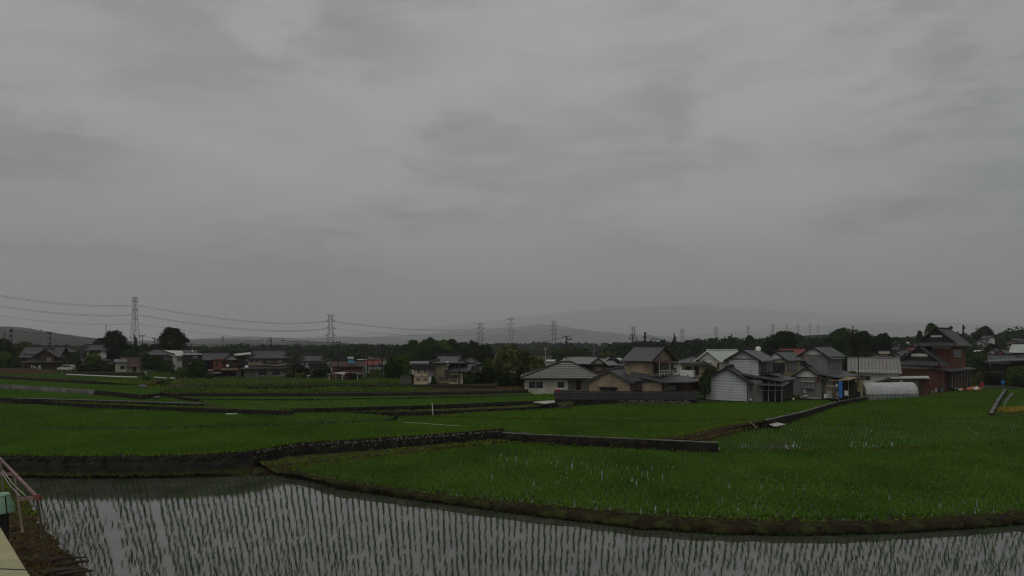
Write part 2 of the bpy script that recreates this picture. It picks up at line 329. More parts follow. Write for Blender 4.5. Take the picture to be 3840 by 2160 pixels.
def flat(name, pts, m, depth=2.5, kind='structure', **kw):
    """a level piece of land: top face tessellated from its outline, with a skirt"""
    P = [Vector(p) for p in pts]; tris = tessellate_polygon([P]); n = len(P)
    V = [tuple(p) for p in P]+[(p.x, p.y, p.z-depth) for p in P]
    Fc = [tuple(t) for t in tris]+[(i, (i+1) % n, (i+1) % n+n, i+n) for i in range(n)]
    me = mesh_from(name, V, Fc, m if not isinstance(m, str) else M[m]); me.materials.append(M['soil'])
    for i in range(len(tris), len(me.polygons)): me.polygons[i].material_index = 1
    o = link(name, me, kind=kind, **kw)
    return o, P, tris
def resample(P, step):
    P = [Vector(p) for p in P]; out = [P[0]]
    for a, b in zip(P, P[1:]):
        k = max(1, int((b-a).length/step))
        out += [a.lerp(b, (i+1)/k) for i in range(k)]
    return out
def loft(name, lines, m, step=0.5, amp=0.08, seed=0, **kw):
    """bank or bund through several lines of points (each a list of 3D points)"""
    k = max(len(resample(l, step)) for l in lines); rows = []
    for l in lines:
        P = resample(l, 0.2); idx = np.linspace(0, len(P)-1, k); rows.append([P[int(round(i))] for i in idx])
    dense = []
    for a, b in zip(rows, rows[1:]):
        kk = max(2, int(max((a[0]-b[0]).length, (a[-1]-b[-1]).length)/0.35))
        kk = min(kk, 10)
        for j in range(kk): dense.append([p.lerp(q, j/kk) for p, q in zip(a, b)])
    dense.append(rows[-1]); V = []
    for j, r in enumerate(dense):
        for i, p in enumerate(r):
            e = 0 if j in (0, len(dense)-1) else 1
            o = mnoise.noise_vector(Vector((p.x*0.9, p.y*0.9, p.z*2+seed)))*amp + mnoise.noise_vector(Vector((p.x*3.1, p.y*3.1, p.z*5+seed)))*amp*0.5
            V.append(p+o*e)
    n = k; Fc = [(j*n+i, j*n+i+1, (j+1)*n+i+1, (j+1)*n+i) for j in range(len(dense)-1) for i in range(n-1)]
    return link(name, mesh_from(name, V, Fc, M[m], smooth=True), **kw)
def gp(l, z): return [G(a, b, z) for a, b in l]
# ------------------------------------------------------------------ blades (rice, grass, crops)
def tufts(name, pos, h, w, nb, m, lean=0.25, seed=0, **kw):
    """one mesh with nb thin leaves at every position; h may be an array"""
    r = np.random.default_rng(seed); pos = np.asarray(pos, dtype=float); n = len(pos)
    if n == 0: return None
    hh = np.broadcast_to(h, (n,))*r.uniform(0.75, 1.2, n)
    P = np.repeat(pos, nb, 0); H = np.repeat(hh, nb)*r.uniform(0.65, 1.05, n*nb)
    a = r.uniform(0, 2*np.pi, n*nb); ln = r.uniform(0.1, 1.0, n*nb)*lean*H*1.6
    d = np.stack([np.cos(a), np.sin(a)], 1)
    fa = r.uniform(-0.7, 0.7, n*nb); s = np.stack([np.cos(fa), np.sin(fa)], 1)*(w*0.5)*r.uniform(0.7, 1.3, n*nb)[:, None]
    root = P.copy(); root[:, :2] += d*0.02
    b0 = root.copy(); b0[:, :2] -= s; b1 = root.copy(); b1[:, :2] += s
    mid = root.copy(); mid[:, :2] += d*(ln*0.35)[:, None]; mid[:, 2] += H*0.6
    m0 = mid.copy(); m0[:, :2] -= s*0.8; m1 = mid.copy(); m1[:, :2] += s*0.8
    tip = root.copy(); tip[:, :2] += d*ln[:, None]; tip[:, 2] += H*(1-0.25*lean)
    V = np.stack([b0, b1, m1, m0, tip], 1).reshape(-1, 3)
    i = np.arange(n*nb)[:, None]*5
    T = np.concatenate([i+np.array([[0, 1, 2]]), i+np.array([[0, 2, 3]]), i+np.array([[3, 2, 4]])], 0)
    tint = np.repeat(np.clip(np.repeat(r.uniform(0, 1, n), nb)*0.6+r.uniform(0, 0.4, n*nb), 0, 1), 5)
    me = mesh_from(name, V, T, M[m], tint=tint)
    if kw.pop('mesh_only', False): return me
    return link(name, me, **kw)
def in_tris(P, tris, X, Y):
    """mask and height for points inside a tessellated polygon"""
    z = np.full(X.shape, np.nan)
    for t in tris:
        a, b, c = (P[i] for i in t); d = (b.y-c.y)*(a.x-c.x)+(c.x-b.x)*(a.y-c.y)
        if abs(d) < 1e-9: continue
        u = ((b.y-c.y)*(X-c.x)+(c.x-b.x)*(Y-c.y))/d; v = ((c.y-a.y)*(X-c.x)+(a.x-c.x)*(Y-c.y))/d; w = 1-u-v
        k = (u >= 0) & (v >= 0) & (w >= 0); z[k] = (u*a.z+v*b.z+w*c.z)[k]
    return z
def field_points(P, tris, du, dv, jit=0.25, fan=None, seed=0, gap=None, rot=0.0):
    r = np.random.default_rng(seed); xs = [p.x for p in P]; ys = [p.y for p in P]
    if fan:
        k, yr = fan; us = np.arange(min(xs)*1.2-60, max(xs)*1.2+60, du); vs_ = np.arange(min(ys), max(ys), dv)
        U, Y = np.meshgrid(us, vs_); X = U*(1+k*(Y-yr))
    else:
        cx, cy = (min(xs)+max(xs))/2, (min(ys)+max(ys))/2; R = max(max(xs)-min(xs), max(ys)-min(ys))*0.75
        U, Y = np.meshgrid(np.arange(-R, R, du), np.arange(-R, R, dv)); c, s = math.cos(rot), math.sin(rot)
        X, Y = cx+U*c-Y*s, cy+U*s+Y*c
    X = X+r.uniform(-jit, jit, X.shape)*du; Y = Y+r.uniform(-jit*1.3, jit*1.3, Y.shape)*dv
    X = X.ravel(); Y = Y.ravel()
    pxx = HX+F*X/Y; keep = (pxx > -260) & (pxx < 4350); X, Y = X[keep], Y[keep]
    z = in_tris(P, tris, X, Y); k = ~np.isnan(z); X, Y, z = X[k], Y[k], z[k]
    if gap is not None:
        g = gap(X, Y, r); X, Y, z = X[g], Y[g], z[g]
    return np.stack([X, Y, z], 1)
def paddy(tag, pts, m_leaf, du, dv, h, w, nb, base='mudwater', lean=0.25, name='paddy', **kw):
    o, P, tris = flat(name, pts, base)
    fp = field_points(P, tris, du, dv, seed=hash(len(pts)) % 97 + int(h*100), **kw)
    tufts('rice_plants', fp, h, w, nb, m_leaf, lean, seed=int(du*100)+len(fp) % 13, label=tag, cat='rice', kind='stuff')
    return P, tris
def vnoise(X, Y, s, ox=0.0):
    return np.array([mnoise.noise(Vector((x*s+ox, y*s, 0.3))) for x, y in zip(X, Y)])
def verge(line, width, dens, h, w, m, label, seed=0, lean=0.4, nb=4, up=0.0):
    r = np.random.default_rng(seed); P = resample(line, 0.5); pts = []
    for a, b in zip(P, P[1:]):
        k = r.poisson((b-a).length*width*dens)
        for _ in range(k):
            p = a.lerp(b, r.uniform()); n = Vector((-(b-a).y, (b-a).x, 0)).normalized()
            p = p+n*r.uniform(-0.5, 0.5)*width; pts.append((p.x, p.y, p.z+up))
    return tufts('grass', pts, h, w, nb, m, lean, seed, label=label, cat='grass', kind='stuff')

# ---- flooded paddy in front
flat('water', [(-60, 8, 0), (60, 8, 0), (60, 46, 0), (-60, 46, 0)], 'water', 0.3)
AW = [(1050, 1786), (1126, 1793), (1266, 1835), (1499, 1869), (1732, 1901), (2000, 1936), (2400, 1985), (2700, 2005), (3000, 2010), (3300, 2004), (3550, 1991), (3840, 1968), (4500, 1905)]
AF = [(1050, 1772), (1126, 1781), (1266, 1816), (1499, 1847), (1732, 1876), (2000, 1908), (2400, 1953), (2700, 1972), (3000, 1978), (3300, 1973), (3550, 1959), (3840, 1938), (4500, 1880)]
AT = [(1050, 1758), (1126, 1768), (1266, 1800), (1499, 1834), (1732, 1864), (2000, 1890), (2400, 1926), (2700, 1946), (3000, 1953), (3300, 1950), (3550, 1936), (3840, 1917), (4500, 1865)]
AB = [(a, b-12) for a, b in AT]
o = loft('earth_bund', [gp(AW, -0.15), gp([(a, b-6) for a, b in AW], 0.12), gp(AF, 0.42), gp([(a, (b+c)/2) for (a, b), (_, c) in zip(AF, AT)], 0.47), gp(AT, 0.44), gp(AB, 0.2)], 'bank', 0.35, 0.10, 1, kind='structure')
# ---- big green paddy behind the bund
B = gp(AT, 0.33)+gp([(4500, 1610), (3840, 1656), (3400, 1679), (3100, 1689), (2700, 1693), (2600, 1686), (2300, 1672), (1950, 1648), (1870, 1662), (1600, 1692), (1400, 1716), (1250, 1732), (1060, 1752)], 0.33)
def gapB(X, Y, r):
    px = HX+F*X/Y; py = HY+F*(CZ-0.33)/Y
    e = np.exp(-((px-2330)/190)**2-((py-1770)/34)**2)*1.0+np.exp(-((px-1980)/160)**2-((py-1712)/22)**2)*0.9+np.exp(-((px-3250)/450)**2-((py-1948)/22)**2)*0.8+np.exp(-((px-3800)/90)**2-((py-1800)/80)**2)*0.45+np.exp(-((px-2560)/120)**2-((py-1735)/12)**2)*0.8
    # the wetter patches lie between the rows: drop plants in every second row only
    row = np.mod(np.floor(X/(1+0.0286*(Y-35))/0.30+0.5), 3) < 1
    e = e*np.clip(0.55+1.6*np.array([mnoise.noise(Vector((x*1.1, y*0.28, 4.0))) for x, y in zip(X, Y)]), 0, 1.3)
    return r.uniform(0, 1, X.shape) > np.where(row, np.minimum(e*0.62, 0.5), e*0.12)
oB, PB, TB = flat('paddy', B, 'water')
def zoneB(X, Y): 
    px = HX+F*X/Y; py = HY+F*(CZ-0.33)/Y
    return np.exp(-((px-2330)/190)**2-((py-1770)/34)**2)*1.0+np.exp(-((px-1980)/160)**2-((py-1712)/22)**2)*0.9+np.exp(-((px-3250)/450)**2-((py-1948)/16)**2)*0.7+np.exp(-((px-3800)/90)**2-((py-1800)/80)**2)*0.45+np.exp(-((px-2560)/120)**2-((py-1735)/12)**2)*0.8
fpB = np.concatenate([field_points(PB, TB, 0.30, 0.22, 0.3, fan=(0.0286, 35), seed=5, gap=lambda X, Y, r: (zoneB(X, Y) > 0.22) & gapB(X, Y, r)),
                      field_points(PB, TB, 0.27, 0.25, 0.5, rot=0.3, seed=6, gap=lambda X, Y, r: (zoneB(X, Y) <= 0.22) | (r.uniform(0, 1, X.shape) < 0.45))])
patch = vnoise(fpB[:, 0], fpB[:, 1], 0.22)
tufts('rice_plants', fpB, 0.38+0.05*patch, 0.028, 15, 'rice', 0.38, seed=9, label='dense green rice of the wide paddy behind the front bund', cat='rice', kind='stuff')
# ---- paddies at the right, further back
Cc = gp([(2560, 1660), (2700, 1692), (3100, 1688), (3400, 1678), (3840, 1655), (4500, 1610), (4500, 1510), (3840, 1556), (3700, 1563), (3300, 1583), (2960, 1588), (2875, 1592), (2800, 1613), (2720, 1636), (2640, 1652)], 0.55)
def gapC(X, Y, r):
    px = HX+F*X/Y; py = HY+F*(CZ-0.55)/Y
    e = np.exp(-((px-2900)/170)**2-((py-1675)/14)**2)+np.exp(-((px-3280)/90)**2-((py-1676)/10)**2)*0.7
    return r.uniform(0, 1, X.shape) > e*0.85
paddy('green rice between the two low bunds at the right', Cc, 'rice', 0.34, 0.30, 0.36, 0.04, 12, base='water', lean=0.35, fan=(0.02, 55), gap=gapC)
D = [G(*p) for p in [(2872, 1592, .6), (2960, 1589, .65), (3300, 1584, .65), (3700, 1564, .65), (3722, 1550, .85), (3745, 1500, 1.5), (3768, 1463, 2.0), (3600, 1468, 2.0), (3450, 1489, 1.6), (3250, 1504, 1.25), (3137, 1528, .95), (3000, 1569, .75)]]
paddy('green rice sloping up to the plastic tunnel and red house', D, 'rice_far', 0.45, 0.38, 0.36, 0.065, 9, lean=0.35, rot=0.35, base='ricebase')
R2 = [G(*p) for p in [(3722, 1556, .7), (3840, 1552, .8), (4400, 1530, .8), (4400, 1440, 2.2), (3840, 1462, 2.2), (3785, 1464, 2.1)]]
paddy('green rice right of the concrete channel', R2, 'rice_far', 0.45, 0.45, 0.3, 0.08, 9, rot=0.3, base='ricebase')
# ---- paddies in the middle
E = gp([(1880, 1612), (1961, 1629), (2322, 1645), (2430, 1650), (2530, 1637), (2650, 1609), (2760, 1588), (2852, 1577), (2650, 1575), (2400, 1577), (2200, 1574), (1900, 1569), (1640, 1562), (1490, 1566), (1500, 1583), (1620, 1590), (1730, 1597)], 1.42)
paddy('green rice above the long low concrete wall', E, 'rice', 0.33, 0.32, 0.33, 0.045, 11, lean=0.35, rot=0.3, base='ricebase')
Ff = gp([(1640, 1559), (1900, 1567), (2200, 1572), (2400, 1575), (2650, 1573), (2862, 1575), (3000, 1547), (3137, 1508), (3060, 1503), (2950, 1505), (2700, 1510), (2600, 1514), (2300, 1517), (2130, 1528), (2050, 1535), (1778, 1548)], 1.6)
def gapF(X, Y, r):
    px = HX+F*X/Y; py = HY+F*(CZ-1.6)/Y
    return r.uniform(0, 1, X.shape) > np.exp(-((px-2000)/150)**2-((py-1560)/8)**2)*0.6
paddy('bright green rice below the dark tin fence and the houses', Ff, 'rice_far', 0.36, 0.36, 0.26, 0.06, 9, lean=0.35, rot=0.3, base='ricebase')
T1 = gp([(-400, 1700), (0, 1706), (300, 1709), (600, 1709), (800, 1701), (950, 1690), (1100, 1663), (1300, 1651), (1500, 1637), (1700, 1623), (1878, 1608), (1730, 1597), (1620, 1590), (1500, 1583), (1400, 1578), (1100, 1591), (800, 1599), (400, 1607), (0, 1602), (-400, 1592)], 1.6)
paddy('green rice on the terrace above the long stone wall', T1, 'rice', 0.30, 0.28, 0.33, 0.04, 12, lean=0.35, rot=0.25, base='ricebase')
T2 = gp([(-400, 1590), (0, 1600), (400, 1605), (800, 1597), (1100, 1589), (1400, 1576), (1480, 1567), (1452, 1562), (1300, 1549), (1089, 1543), (960, 1550), (577, 1540), (315, 1528), (0, 1508), (-400, 1490)], 1.82)
paddy('green rice on the second terrace at the left', T2, 'rice', 0.34, 0.32, 0.26, 0.05, 10, lean=0.35, rot=0.3, base='ricebase')
NB = gp([(1089, 1546), (1308, 1544), (1615, 1543), (2000, 1527), (2150, 1519), (2150, 1500), (1219, 1525), (1060, 1533)], 1.95)
flat('grass_path', NB, 'grassbank')
NB2 = gp([(-400, 1478), (0, 1494), (315, 1514), (577, 1524), (960, 1538), (1091, 1543), (1000, 1528), (860, 1528), (760, 1506), (400, 1495), (0, 1480), (-400, 1460)], 2.4)
flat('grass_path', NB2, 'grassbank')
M2 = gp([(862, 1530), (1000, 1534), (1219, 1530), (1600, 1520), (1950, 1505), (2000, 1503), (2082, 1506), (2082, 1478), (1950, 1481), (1500, 1489), (1180, 1495), (1000, 1495), (720, 1493), (760, 1505)], 2.42)
paddy('bright green rice of the long middle strip', M2, 'rice_far', 0.42, 0.42, 0.20, 0.07, 8, lean=0.35, rot=0.3, base='ricebase')
M3 = gp([(640, 1486), (720, 1494), (1000, 1496), (1180, 1496), (1500, 1490), (1950, 1481), (2000, 1479), (1970, 1465), (1600, 1470), (1200, 1474), (640, 1474)], 2.62)
paddy('thin strip of green rice below the stone terrace wall', M3, 'rice_far', 0.45, 0.45, 0.18, 0.08, 8, lean=0.35, rot=0.3, base='ricebase')
L3 = gp([(-400, 1478), (0, 1490), (52, 1493), (400, 1503), (755, 1514), (600, 1486), (540, 1479), (357, 1474), (0, 1452), (-400, 1430)], 2.7)
paddy('green rice between the ledge and the grey concrete wall', L3, 'rice_far', 0.45, 0.45, 0.20, 0.07, 8, lean=0.35, rot=0.2, base='ricebase')
L4 = gp([(-400, 1425), (0, 1441), (357, 1462), (537, 1480), (600, 1474), (600, 1440), (310, 1430), (0, 1415), (-400, 1405)], 3.4)
paddy('green rice above the grey concrete wall', L4, 'rice_far', 0.5, 0.5, 0.18, 0.08, 8, lean=0.35, rot=0.2, base='ricebase')
L5 = gp([(-400, 1402), (0, 1411), (200, 1421), (310, 1427), (485, 1433), (570, 1436), (640, 1420), (640, 1398), (-400, 1388)], 3.9)
paddy('vegetable and grass plot above the dark terrace wall', L5, 'rice', 0.7, 0.7, 0.22, 0.12, 8, base='grassbank', lean=0.6)
M4 = gp([(600, 1474), (1000, 1474), (1300, 1474), (1600, 1471), (1980, 1463), (1980, 1444), (1500, 1438), (600, 1440)], 3.1)
oM4, PM4, TM4 = flat('vegetable_plot', M4, 'dirt')
def gapM4(X, Y, r):
    px = HX+F*X/Y; return r.uniform(0, 1, X.shape) > np.clip((px-1450)/250, 0, 0.97)
tufts('crop', field_points(PM4, TM4, 0.9, 0.7, seed=3, gap=gapM4), 0.4, 0.14, 9, 'rice', 0.7, 3, label='low green crops on the strip above the stone wall', cat='crop', kind='stuff')
M5 = gp([(640, 1452), (1000, 1450), (1230, 1444), (1500, 1442), (1860, 1446), (1860, 1434), (1500, 1424), (640, 1416)], 3.5)
oM5, PM5, TM5 = flat('vegetable_plot', M5, 'grassbank')
def gapM5(X, Y, r):
    px = HX+F*X/Y; return (px > 700) & (px < 1500)
tufts('crop', field_points(PM5, TM5, 0.55, 0.9, seed=4, gap=gapM5), 0.8, 0.10, 8, 'corn', 0.4, 4, label='tall row crop in front of the tiled houses', cat='crop', kind='stuff')
# ------------------------------------------------------------------ walls
def wall(name, label, line, zt, zb, th=0.35, m='darkwall', stones=0, sm=None, amp=0.04, x0=None, seed=1, cap=None, cat='wall', batter=0.0):
    P = resample(line if len(line[0]) == 3 else gp(line, zt), 0.35); n = len(P); mb = MB(); rows = []
    for i, p in enumerate(P):
        q = P[min(i+1, n-1)]-P[max(i-1, 0)]; nn = Vector((q.y, -q.x, 0)).normalized()
        zl = p.z-(zt-zb) if len(line[0]) == 3 else zb
        o = mnoise.noise(Vector((p.x*1.3, p.y*1.3, seed)))*amp+0.14
        hgt = p.z-zl
        rows.append([Vector((p.x, p.y, zl-0.4))+nn*(o+batter), Vector((p.x, p.y, zl+hgt*0.5))+nn*(o*1.3+batter*0.5), Vector((p.x, p.y, p.z+(o-0.14)))+nn*o, Vector((p.x, p.y, p.z+(o-0.14)))-nn*th, Vector((p.x, p.y, zl-0.4))-nn*th])
    for a, b in zip(rows, rows[1:]):
        for k in range(4): mb.face([a[k], b[k], b[k+1], a[k+1]])
    mb.face(rows[0]); mb.face(rows[-1][::-1])
    root = mb.build(name, m, label=label, cat=cat)
    if stones:
        sb = MB(); r2 = random.Random(seed)
        for i, p in enumerate(P[:-1]):
            if x0 is not None and HX+F*p.x/p.y < x0: continue
            q = P[i+1]-p; nn = Vector((q.y, -q.x, 0)).normalized(); zl = p.z-(zt-zb) if len(line[0]) == 3 else zb
            k = max(1, int((p.z-zl)/stones))
            for j in range(k):
                for e in range(2):
                    c = p+q*r2.uniform(0, 1); zz = zl+(j+0.5+r2.uniform(-.25, .25))*(p.z-zl)/k
                    rr = stones*r2.uniform(0.24, 0.48)
                    sb.ball((c.x+nn.x*0.14, c.y+nn.y*0.14, zz), rr, r2.uniform(0.7, 1.3), 6, 4, 0.15*rr, r2)
        sb.build('stone_facing', sm or 'stone', root)
    if cap:
        cb = MB()
        for a, b in zip(rows, rows[1:]):
            up = Vector((0, 0, 0.06)); cb.face([a[2]+up, b[2]+up, b[3]+up, a[3]+up]); cb.face([a[2], b[2], b[2]+up, a[2]+up])
        cb.build('coping', cap, root)
    return root
W1L = [(-400, 1700), (0, 1706), (300, 1709), (600, 1709), (800, 1701), (950, 1690)]
W1R = [(950, 1690), (975, 1683), (1100, 1663), (1300, 1651), (1500, 1637), (1700, 1623), (1878, 1608)]
wall('stone_wall', 'long dark mossy stone retaining wall behind the flooded paddy at the left', W1L, 1.6, 0.0, 0.5, 'stone2', 0.5, 'stone2', 0.12, seed=2, batter=0.25)
wall('stone_wall', 'stone wall of rounded pale grey boulders below the green terrace, centre', W1R, 1.62, 0.45, 0.5, 'darkwall', 0.30, 'stone', 0.06, seed=3, batter=0.15)
loft('wall_end', [[G(1878, 1608, 1.6), G(1890, 1606, 1.6)], [G(1880, 1608, 0.4), G(1895, 1606, 0.4)]], 'stone2', kind='structure')
wall('concrete_wall', 'long low dark concrete wall running right from the end of the boulder wall', [(1885, 1622), (1961, 1628), (2322, 1644), (2693, 1661)], 1.42, 0.45, 0.25, 'darkwall', cap='concrete', seed=4)
wall('stone_edging', 'low line of dark and white edging stones between the two left terraces', [(-400, 1590), (0, 1600), (400, 1605), (800, 1597), (1100, 1589), (1400, 1576)], 1.84, 1.55, 0.3, 'darkwall', 0.25, 'stone', 0.05, seed=5)
wall('retaining_wall', 'dark retaining wall behind the second left terrace', [(-400, 1478), (0, 1494), (315, 1514), (577, 1524), (960, 1538), (1089, 1541)], 2.42, 1.75, 0.3, 'darkwall', seed=6, amp=0.08)
wall('retaining_wall', 'thin dark ledge wall above the grass path at the left', [(52, 1493), (400, 1503), (757, 1514)], 2.74, 2.4, 0.25, 'darkwall', seed=7, cap='concrete')
wall('retaining_wall', 'dark wall below the long bright middle paddy', [(1180, 1530), (1219, 1530), (1600, 1520), (1952, 1505)], 2.46, 1.9, 0.3, 'darkwall', seed=8)
wall('retaining_wall', 'dark lower wall with the white stake standing at it', [(1308, 1544), (1450, 1546), (1615, 1543), (2000, 1527), (2110, 1519)], 2.0, 1.5, 0.3, 'darkwall', seed=9, amp=0.07)
wall('retaining_wall', 'short dark wall left of the pale slab bridge', [(800, 1535), (960, 1536), (1070, 1536), (1095, 1545)], 2.2, 1.75, 0.3, 'darkwall', seed=10)
wc = wall('concrete_wall', 'pale grey panelled concrete wall across the left terraces', [(-400, 1425), (0, 1442), (357, 1463)], 3.42, 2.66, 0.2, 'concrete', amp=0.0, seed=11)
for px in range(-60, 360, 50):
    mb = MB(); a = Vector(G(px, 1442+px*21/357, 3.42)); mb.box(a.x-0.06, a.x+0.06, a.y-0.1, a.y+0.05, 2.7, 3.45); mb.build('joint', 'darkwall', wc)
wall('retaining_wall', 'dark ledge continuing right of the grey panelled wall', [(357, 1464), (450, 1472), (537, 1481)], 3.4, 2.7, 0.2, 'darkwall', seed=12)
wall('stone_wall', 'rough dark stone wall below the upper left vegetable plot', [(-400, 1402), (0, 1411), (200, 1421), (308, 1427)], 3.94, 3.4, 0.3, 'stone2', 0.35, 'stone2', 0.08, seed=13)
wall('concrete_wall', 'smooth dark concrete wall between the vegetable plot and the narrow lane', [(310, 1429), (400, 1432), (485, 1434)], 3.9, 3.2, 0.2, 'darkwall', amp=0.0, seed=14)
wall('stone_wall', 'long stone terrace wall running across the middle below the crops', [(640, 1474), (1000, 1474), (1300, 1474), (1600, 1471), (1978, 1463)], 3.14, 2.56, 0.3, 'stone2', 0.3, 'stone2', 0.06, seed=15)
wall('stone_wall', 'farther dark stone wall below the yellow and beige house', [(1200, 1445), (1230, 1444), (1500, 1442), (1860, 1446)], 3.54, 3.05, 0.3, 'stone2', 0.3, 'stone2', 0.06, seed=16)
wall('retaining_wall', 'dark earth step between the vegetable plots at the centre left', [(640, 1453), (1000, 1451), (1200, 1447)], 3.5, 3.25, 0.3, 'darkwall', seed=17)
wall('retaining_wall', 'dark kerb between the two middle rice strips', [(1480, 1491), (1700, 1486), (1950, 1481)], 2.66, 2.44, 0.3, 'darkwall', 0.2, 'stone', seed=18)
wall('retaining_wall', 'thin dark kerb at the left end of the middle rice strips', [(640, 1486), (720, 1494), (1000, 1496), (1170, 1496)], 2.66, 2.44, 0.3, 'darkwall', seed=19)
wall('concrete_wall', 'dark concrete wall running diagonally up to the plastic tunnel', [(2868, 1577, 1.62), (3000, 1548, 1.62), (3137, 1509, 1.66)] and [G(2868, 1577, 1.62), G(3000, 1548, 1.64), G(3142, 1507, 1.7)], 1.62, 0.62, 0.22, 'darkwall', amp=0.02, seed=20, cap='concrete')
wall('concrete_wall', 'dark wall piece between the hose outlet and the plastic tunnel', [G(3142, 1507, 1.75), G(3200, 1496, 1.8), G(3250, 1488, 1.85)], 1.75, 1.2, 0.22, 'darkwall', amp=0.02, seed=21, cap='concrete')
wall('block_wall', 'dark garden wall behind the diagonal concrete wall', [G(3146, 1482, 2.5), G(3200, 1473, 2.6), G(3252, 1466, 2.7)], 2.5, 1.4, 0.2, 'darkwall', amp=0.02, seed=22)
wall('house_plinth', 'low dark foundation step below the white sided house', [G(2600, 1509, 1.75), G(2700, 1508, 1.75), G(2830, 1502, 1.85)], 1.75, 1.3, 0.4, 'darkwall', amp=0.03, seed=23)
wall('house_plinth', 'low dark foundation step below the grey gabled house', [G(2830, 1502, 1.85), G(2950, 1499, 1.85), G(3085, 1496, 1.85), G(3125, 1494, 1.85)], 1.85, 1.4, 0.4, 'darkwall', amp=0.03, seed=24)
# banks of soil and grass
BKt = [(975, 1725), (1100, 1708), (1300, 1700), (1500, 1680), (1700, 1662), (1880, 1640), (2000, 1650), (2300, 1664), (2690, 1684)]
loft('grass_bank', [gp([(960, 1728), (1100, 1702), (1300, 1690), (1500, 1673), (1700, 1655), (1900, 1636), (2000, 1641), (2300, 1658), (2690, 1680)], 0.60),
     gp([(985, 1745), (1150, 1730), (1300, 1715), (1500, 1695), (1700, 1675), (1880, 1655), (2000, 1658), (2300, 1672), (2690, 1690)], 0.72),
     gp([(1040, 1775), (1200, 1748), (1330, 1736), (1540, 1712), (1720, 1690), (1880, 1668), (2000, 1668), (2300, 1682), (2690, 1696)], 0.28)], 'grassbank', 0.4, 0.14, 5, kind='structure')
loft('grass_bank', [gp([(-400, 1745), (0, 1752), (300, 1758), (600, 1756), (800, 1748), (960, 1728)], 0.35), gp([(-400, 1770), (0, 1776), (300, 1782), (600, 1780), (800, 1774), (1060, 1762)], 0.32),
     gp([(-400, 1785), (0, 1792), (300, 1798), (600, 1796), (800, 1792), (1080, 1792)], -0.1)], 'bank', 0.4, 0.10, 6, kind='structure')
loft('earth_bank', [[G(a, b, 1.5) for a, b in [(2440, 1642), (2530, 1636), (2650, 1608), (2760, 1588), (2856, 1576)]], [G(a, b, 1.42) for a, b in [(2452, 1652), (2545, 1645), (2662, 1617), (2775, 1595), (2868, 1582)]],
     [G(a, b, 0.52) for a, b in [(2560, 1674), (2640, 1664), (2745, 1640), (2830, 1612), (2900, 1596)]]], 'dirt', 0.4, 0.12, 7, kind='structure')
def bund(line, z, m='grassbank', wd=0.5, hh=0.14, seed=0):
    P = [Vector(p) for p in gp(line, z)]; d = Vector((0, wd/2, 0)); up = Vector((0, 0, hh))
    loft('low_bund', [[p-d*1.3-up for p in P], [p-d*0.6+up for p in P], [p+d*0.6+up for p in P], [p+d*1.3-up for p in P]], m, 0.5, 0.04, seed, kind='structure')
bund([(2690, 1693), (3100, 1689), (3400, 1679), (3840, 1655), (4500, 1610)], 0.5, seed=8)
bund([(2900, 1592), (3300, 1584), (3700, 1564), (3840, 1556), (4500, 1518)], 0.65, seed=9)
bund([(1640, 1560), (1900, 1568), (2200, 1573), (2400, 1576), (2650, 1574), (2860, 1576)], 1.6, seed=10)
bund([(1480, 1580), (1620, 1590), (1730, 1597), (1878, 1608)], 1.65, seed=11)
# left bank under the posts
LB = [G(*p) for p in [(40, 1800, .0), (62, 1840, .0), (100, 1880, 0), (150, 1960, 0), (200, 2020, 0), (250, 2070, 0), (290, 2110, 0), (335, 2165, 0), (420, 2280, 0), (700, 2700, 0)]]
LB2 = [(x-0.5, y, .28) for x, y, z in LB]; LB3 = [(x-1.6, y, .5) for x, y, z in LB]; LB4 = [(x-9, y, .7) for x, y, z in LB]; LB0 = [(x+0.35, y, -.2) for x, y, z in LB]
loft('earth_bank', [LB0, LB2, LB3, LB4], 'dirt', 0.3, 0.16, 12, kind='structure')
cl_ = MB(); rc = random.Random(77)
for k in range(420):
    i = rc.randrange(len(LB)-2); a, b = Vector(LB[i]), Vector(LB[i+1]); q = a.lerp(b, rc.random()); dx = rc.uniform(0.15, 3.6); r_ = rc.uniform(0.03, 0.11)
    cl_.ball((q.x-dx, q.y, min(0.22+dx*0.16, 0.6)), r_, rc.uniform(0.4, 0.9), 5, 3, r_*0.4, rc)
cl_.build('soil_clods', 'dirt', label='loose clods and stones on the brown left bank', cat='soil', kind='stuff')
# verges of bright grass
def cr(l, z): return gp(l, z)
verge(cr([(-300, 1703), (0, 1705), (300, 1708), (600, 1707), (800, 1699), (950, 1687), (1100, 1661), (1300, 1649), (1500, 1635), (1700, 1621), (1875, 1607)], 1.62), 1.1, 16, 0.30, 0.05, 'grass', 'bright grass fringe along the top of the stone wall', 21)
verge(cr([(985, 1745), (1150, 1728), (1300, 1713), (1500, 1693), (1700, 1673), (1880, 1652), (2000, 1656), (2300, 1668), (2690, 1688)], 0.62), 2.6, 7, 0.25, 0.06, 'grass', 'weedy grass on the bank below the boulder wall', 22, 0.8)
verge(cr([(1060, 1758), (1330, 1728), (1540, 1704), (1720, 1684), (1880, 1664)], 0.5), 1.2, 7, 0.22, 0.06, 'drygrass', 'dry brown grass on the bank below the boulder wall', 23, 0.9)
verge(cr([(-200, 1770), (0, 1776), (300, 1782), (600, 1780), (800, 1772), (1060, 1760)], 0.32), 1.6, 8, 0.2, 0.05, 'olivegrass', 'weeds at the foot of the dark stone wall', 24, 0.6)
verge(cr(AT, 0.46), 0.5, 22, 0.14, 0.035, 'grass', 'low weeds along the back edge of the earth bund', 25, 0.9)
verge(cr([(a, (b+c)/2) for (a, b), (_, c) in zip(AF, AT)], 0.46), 0.9, 7, 0.09, 0.04, 'olivegrass', 'sparse weeds on the top of the earth bund', 60, 1.2)
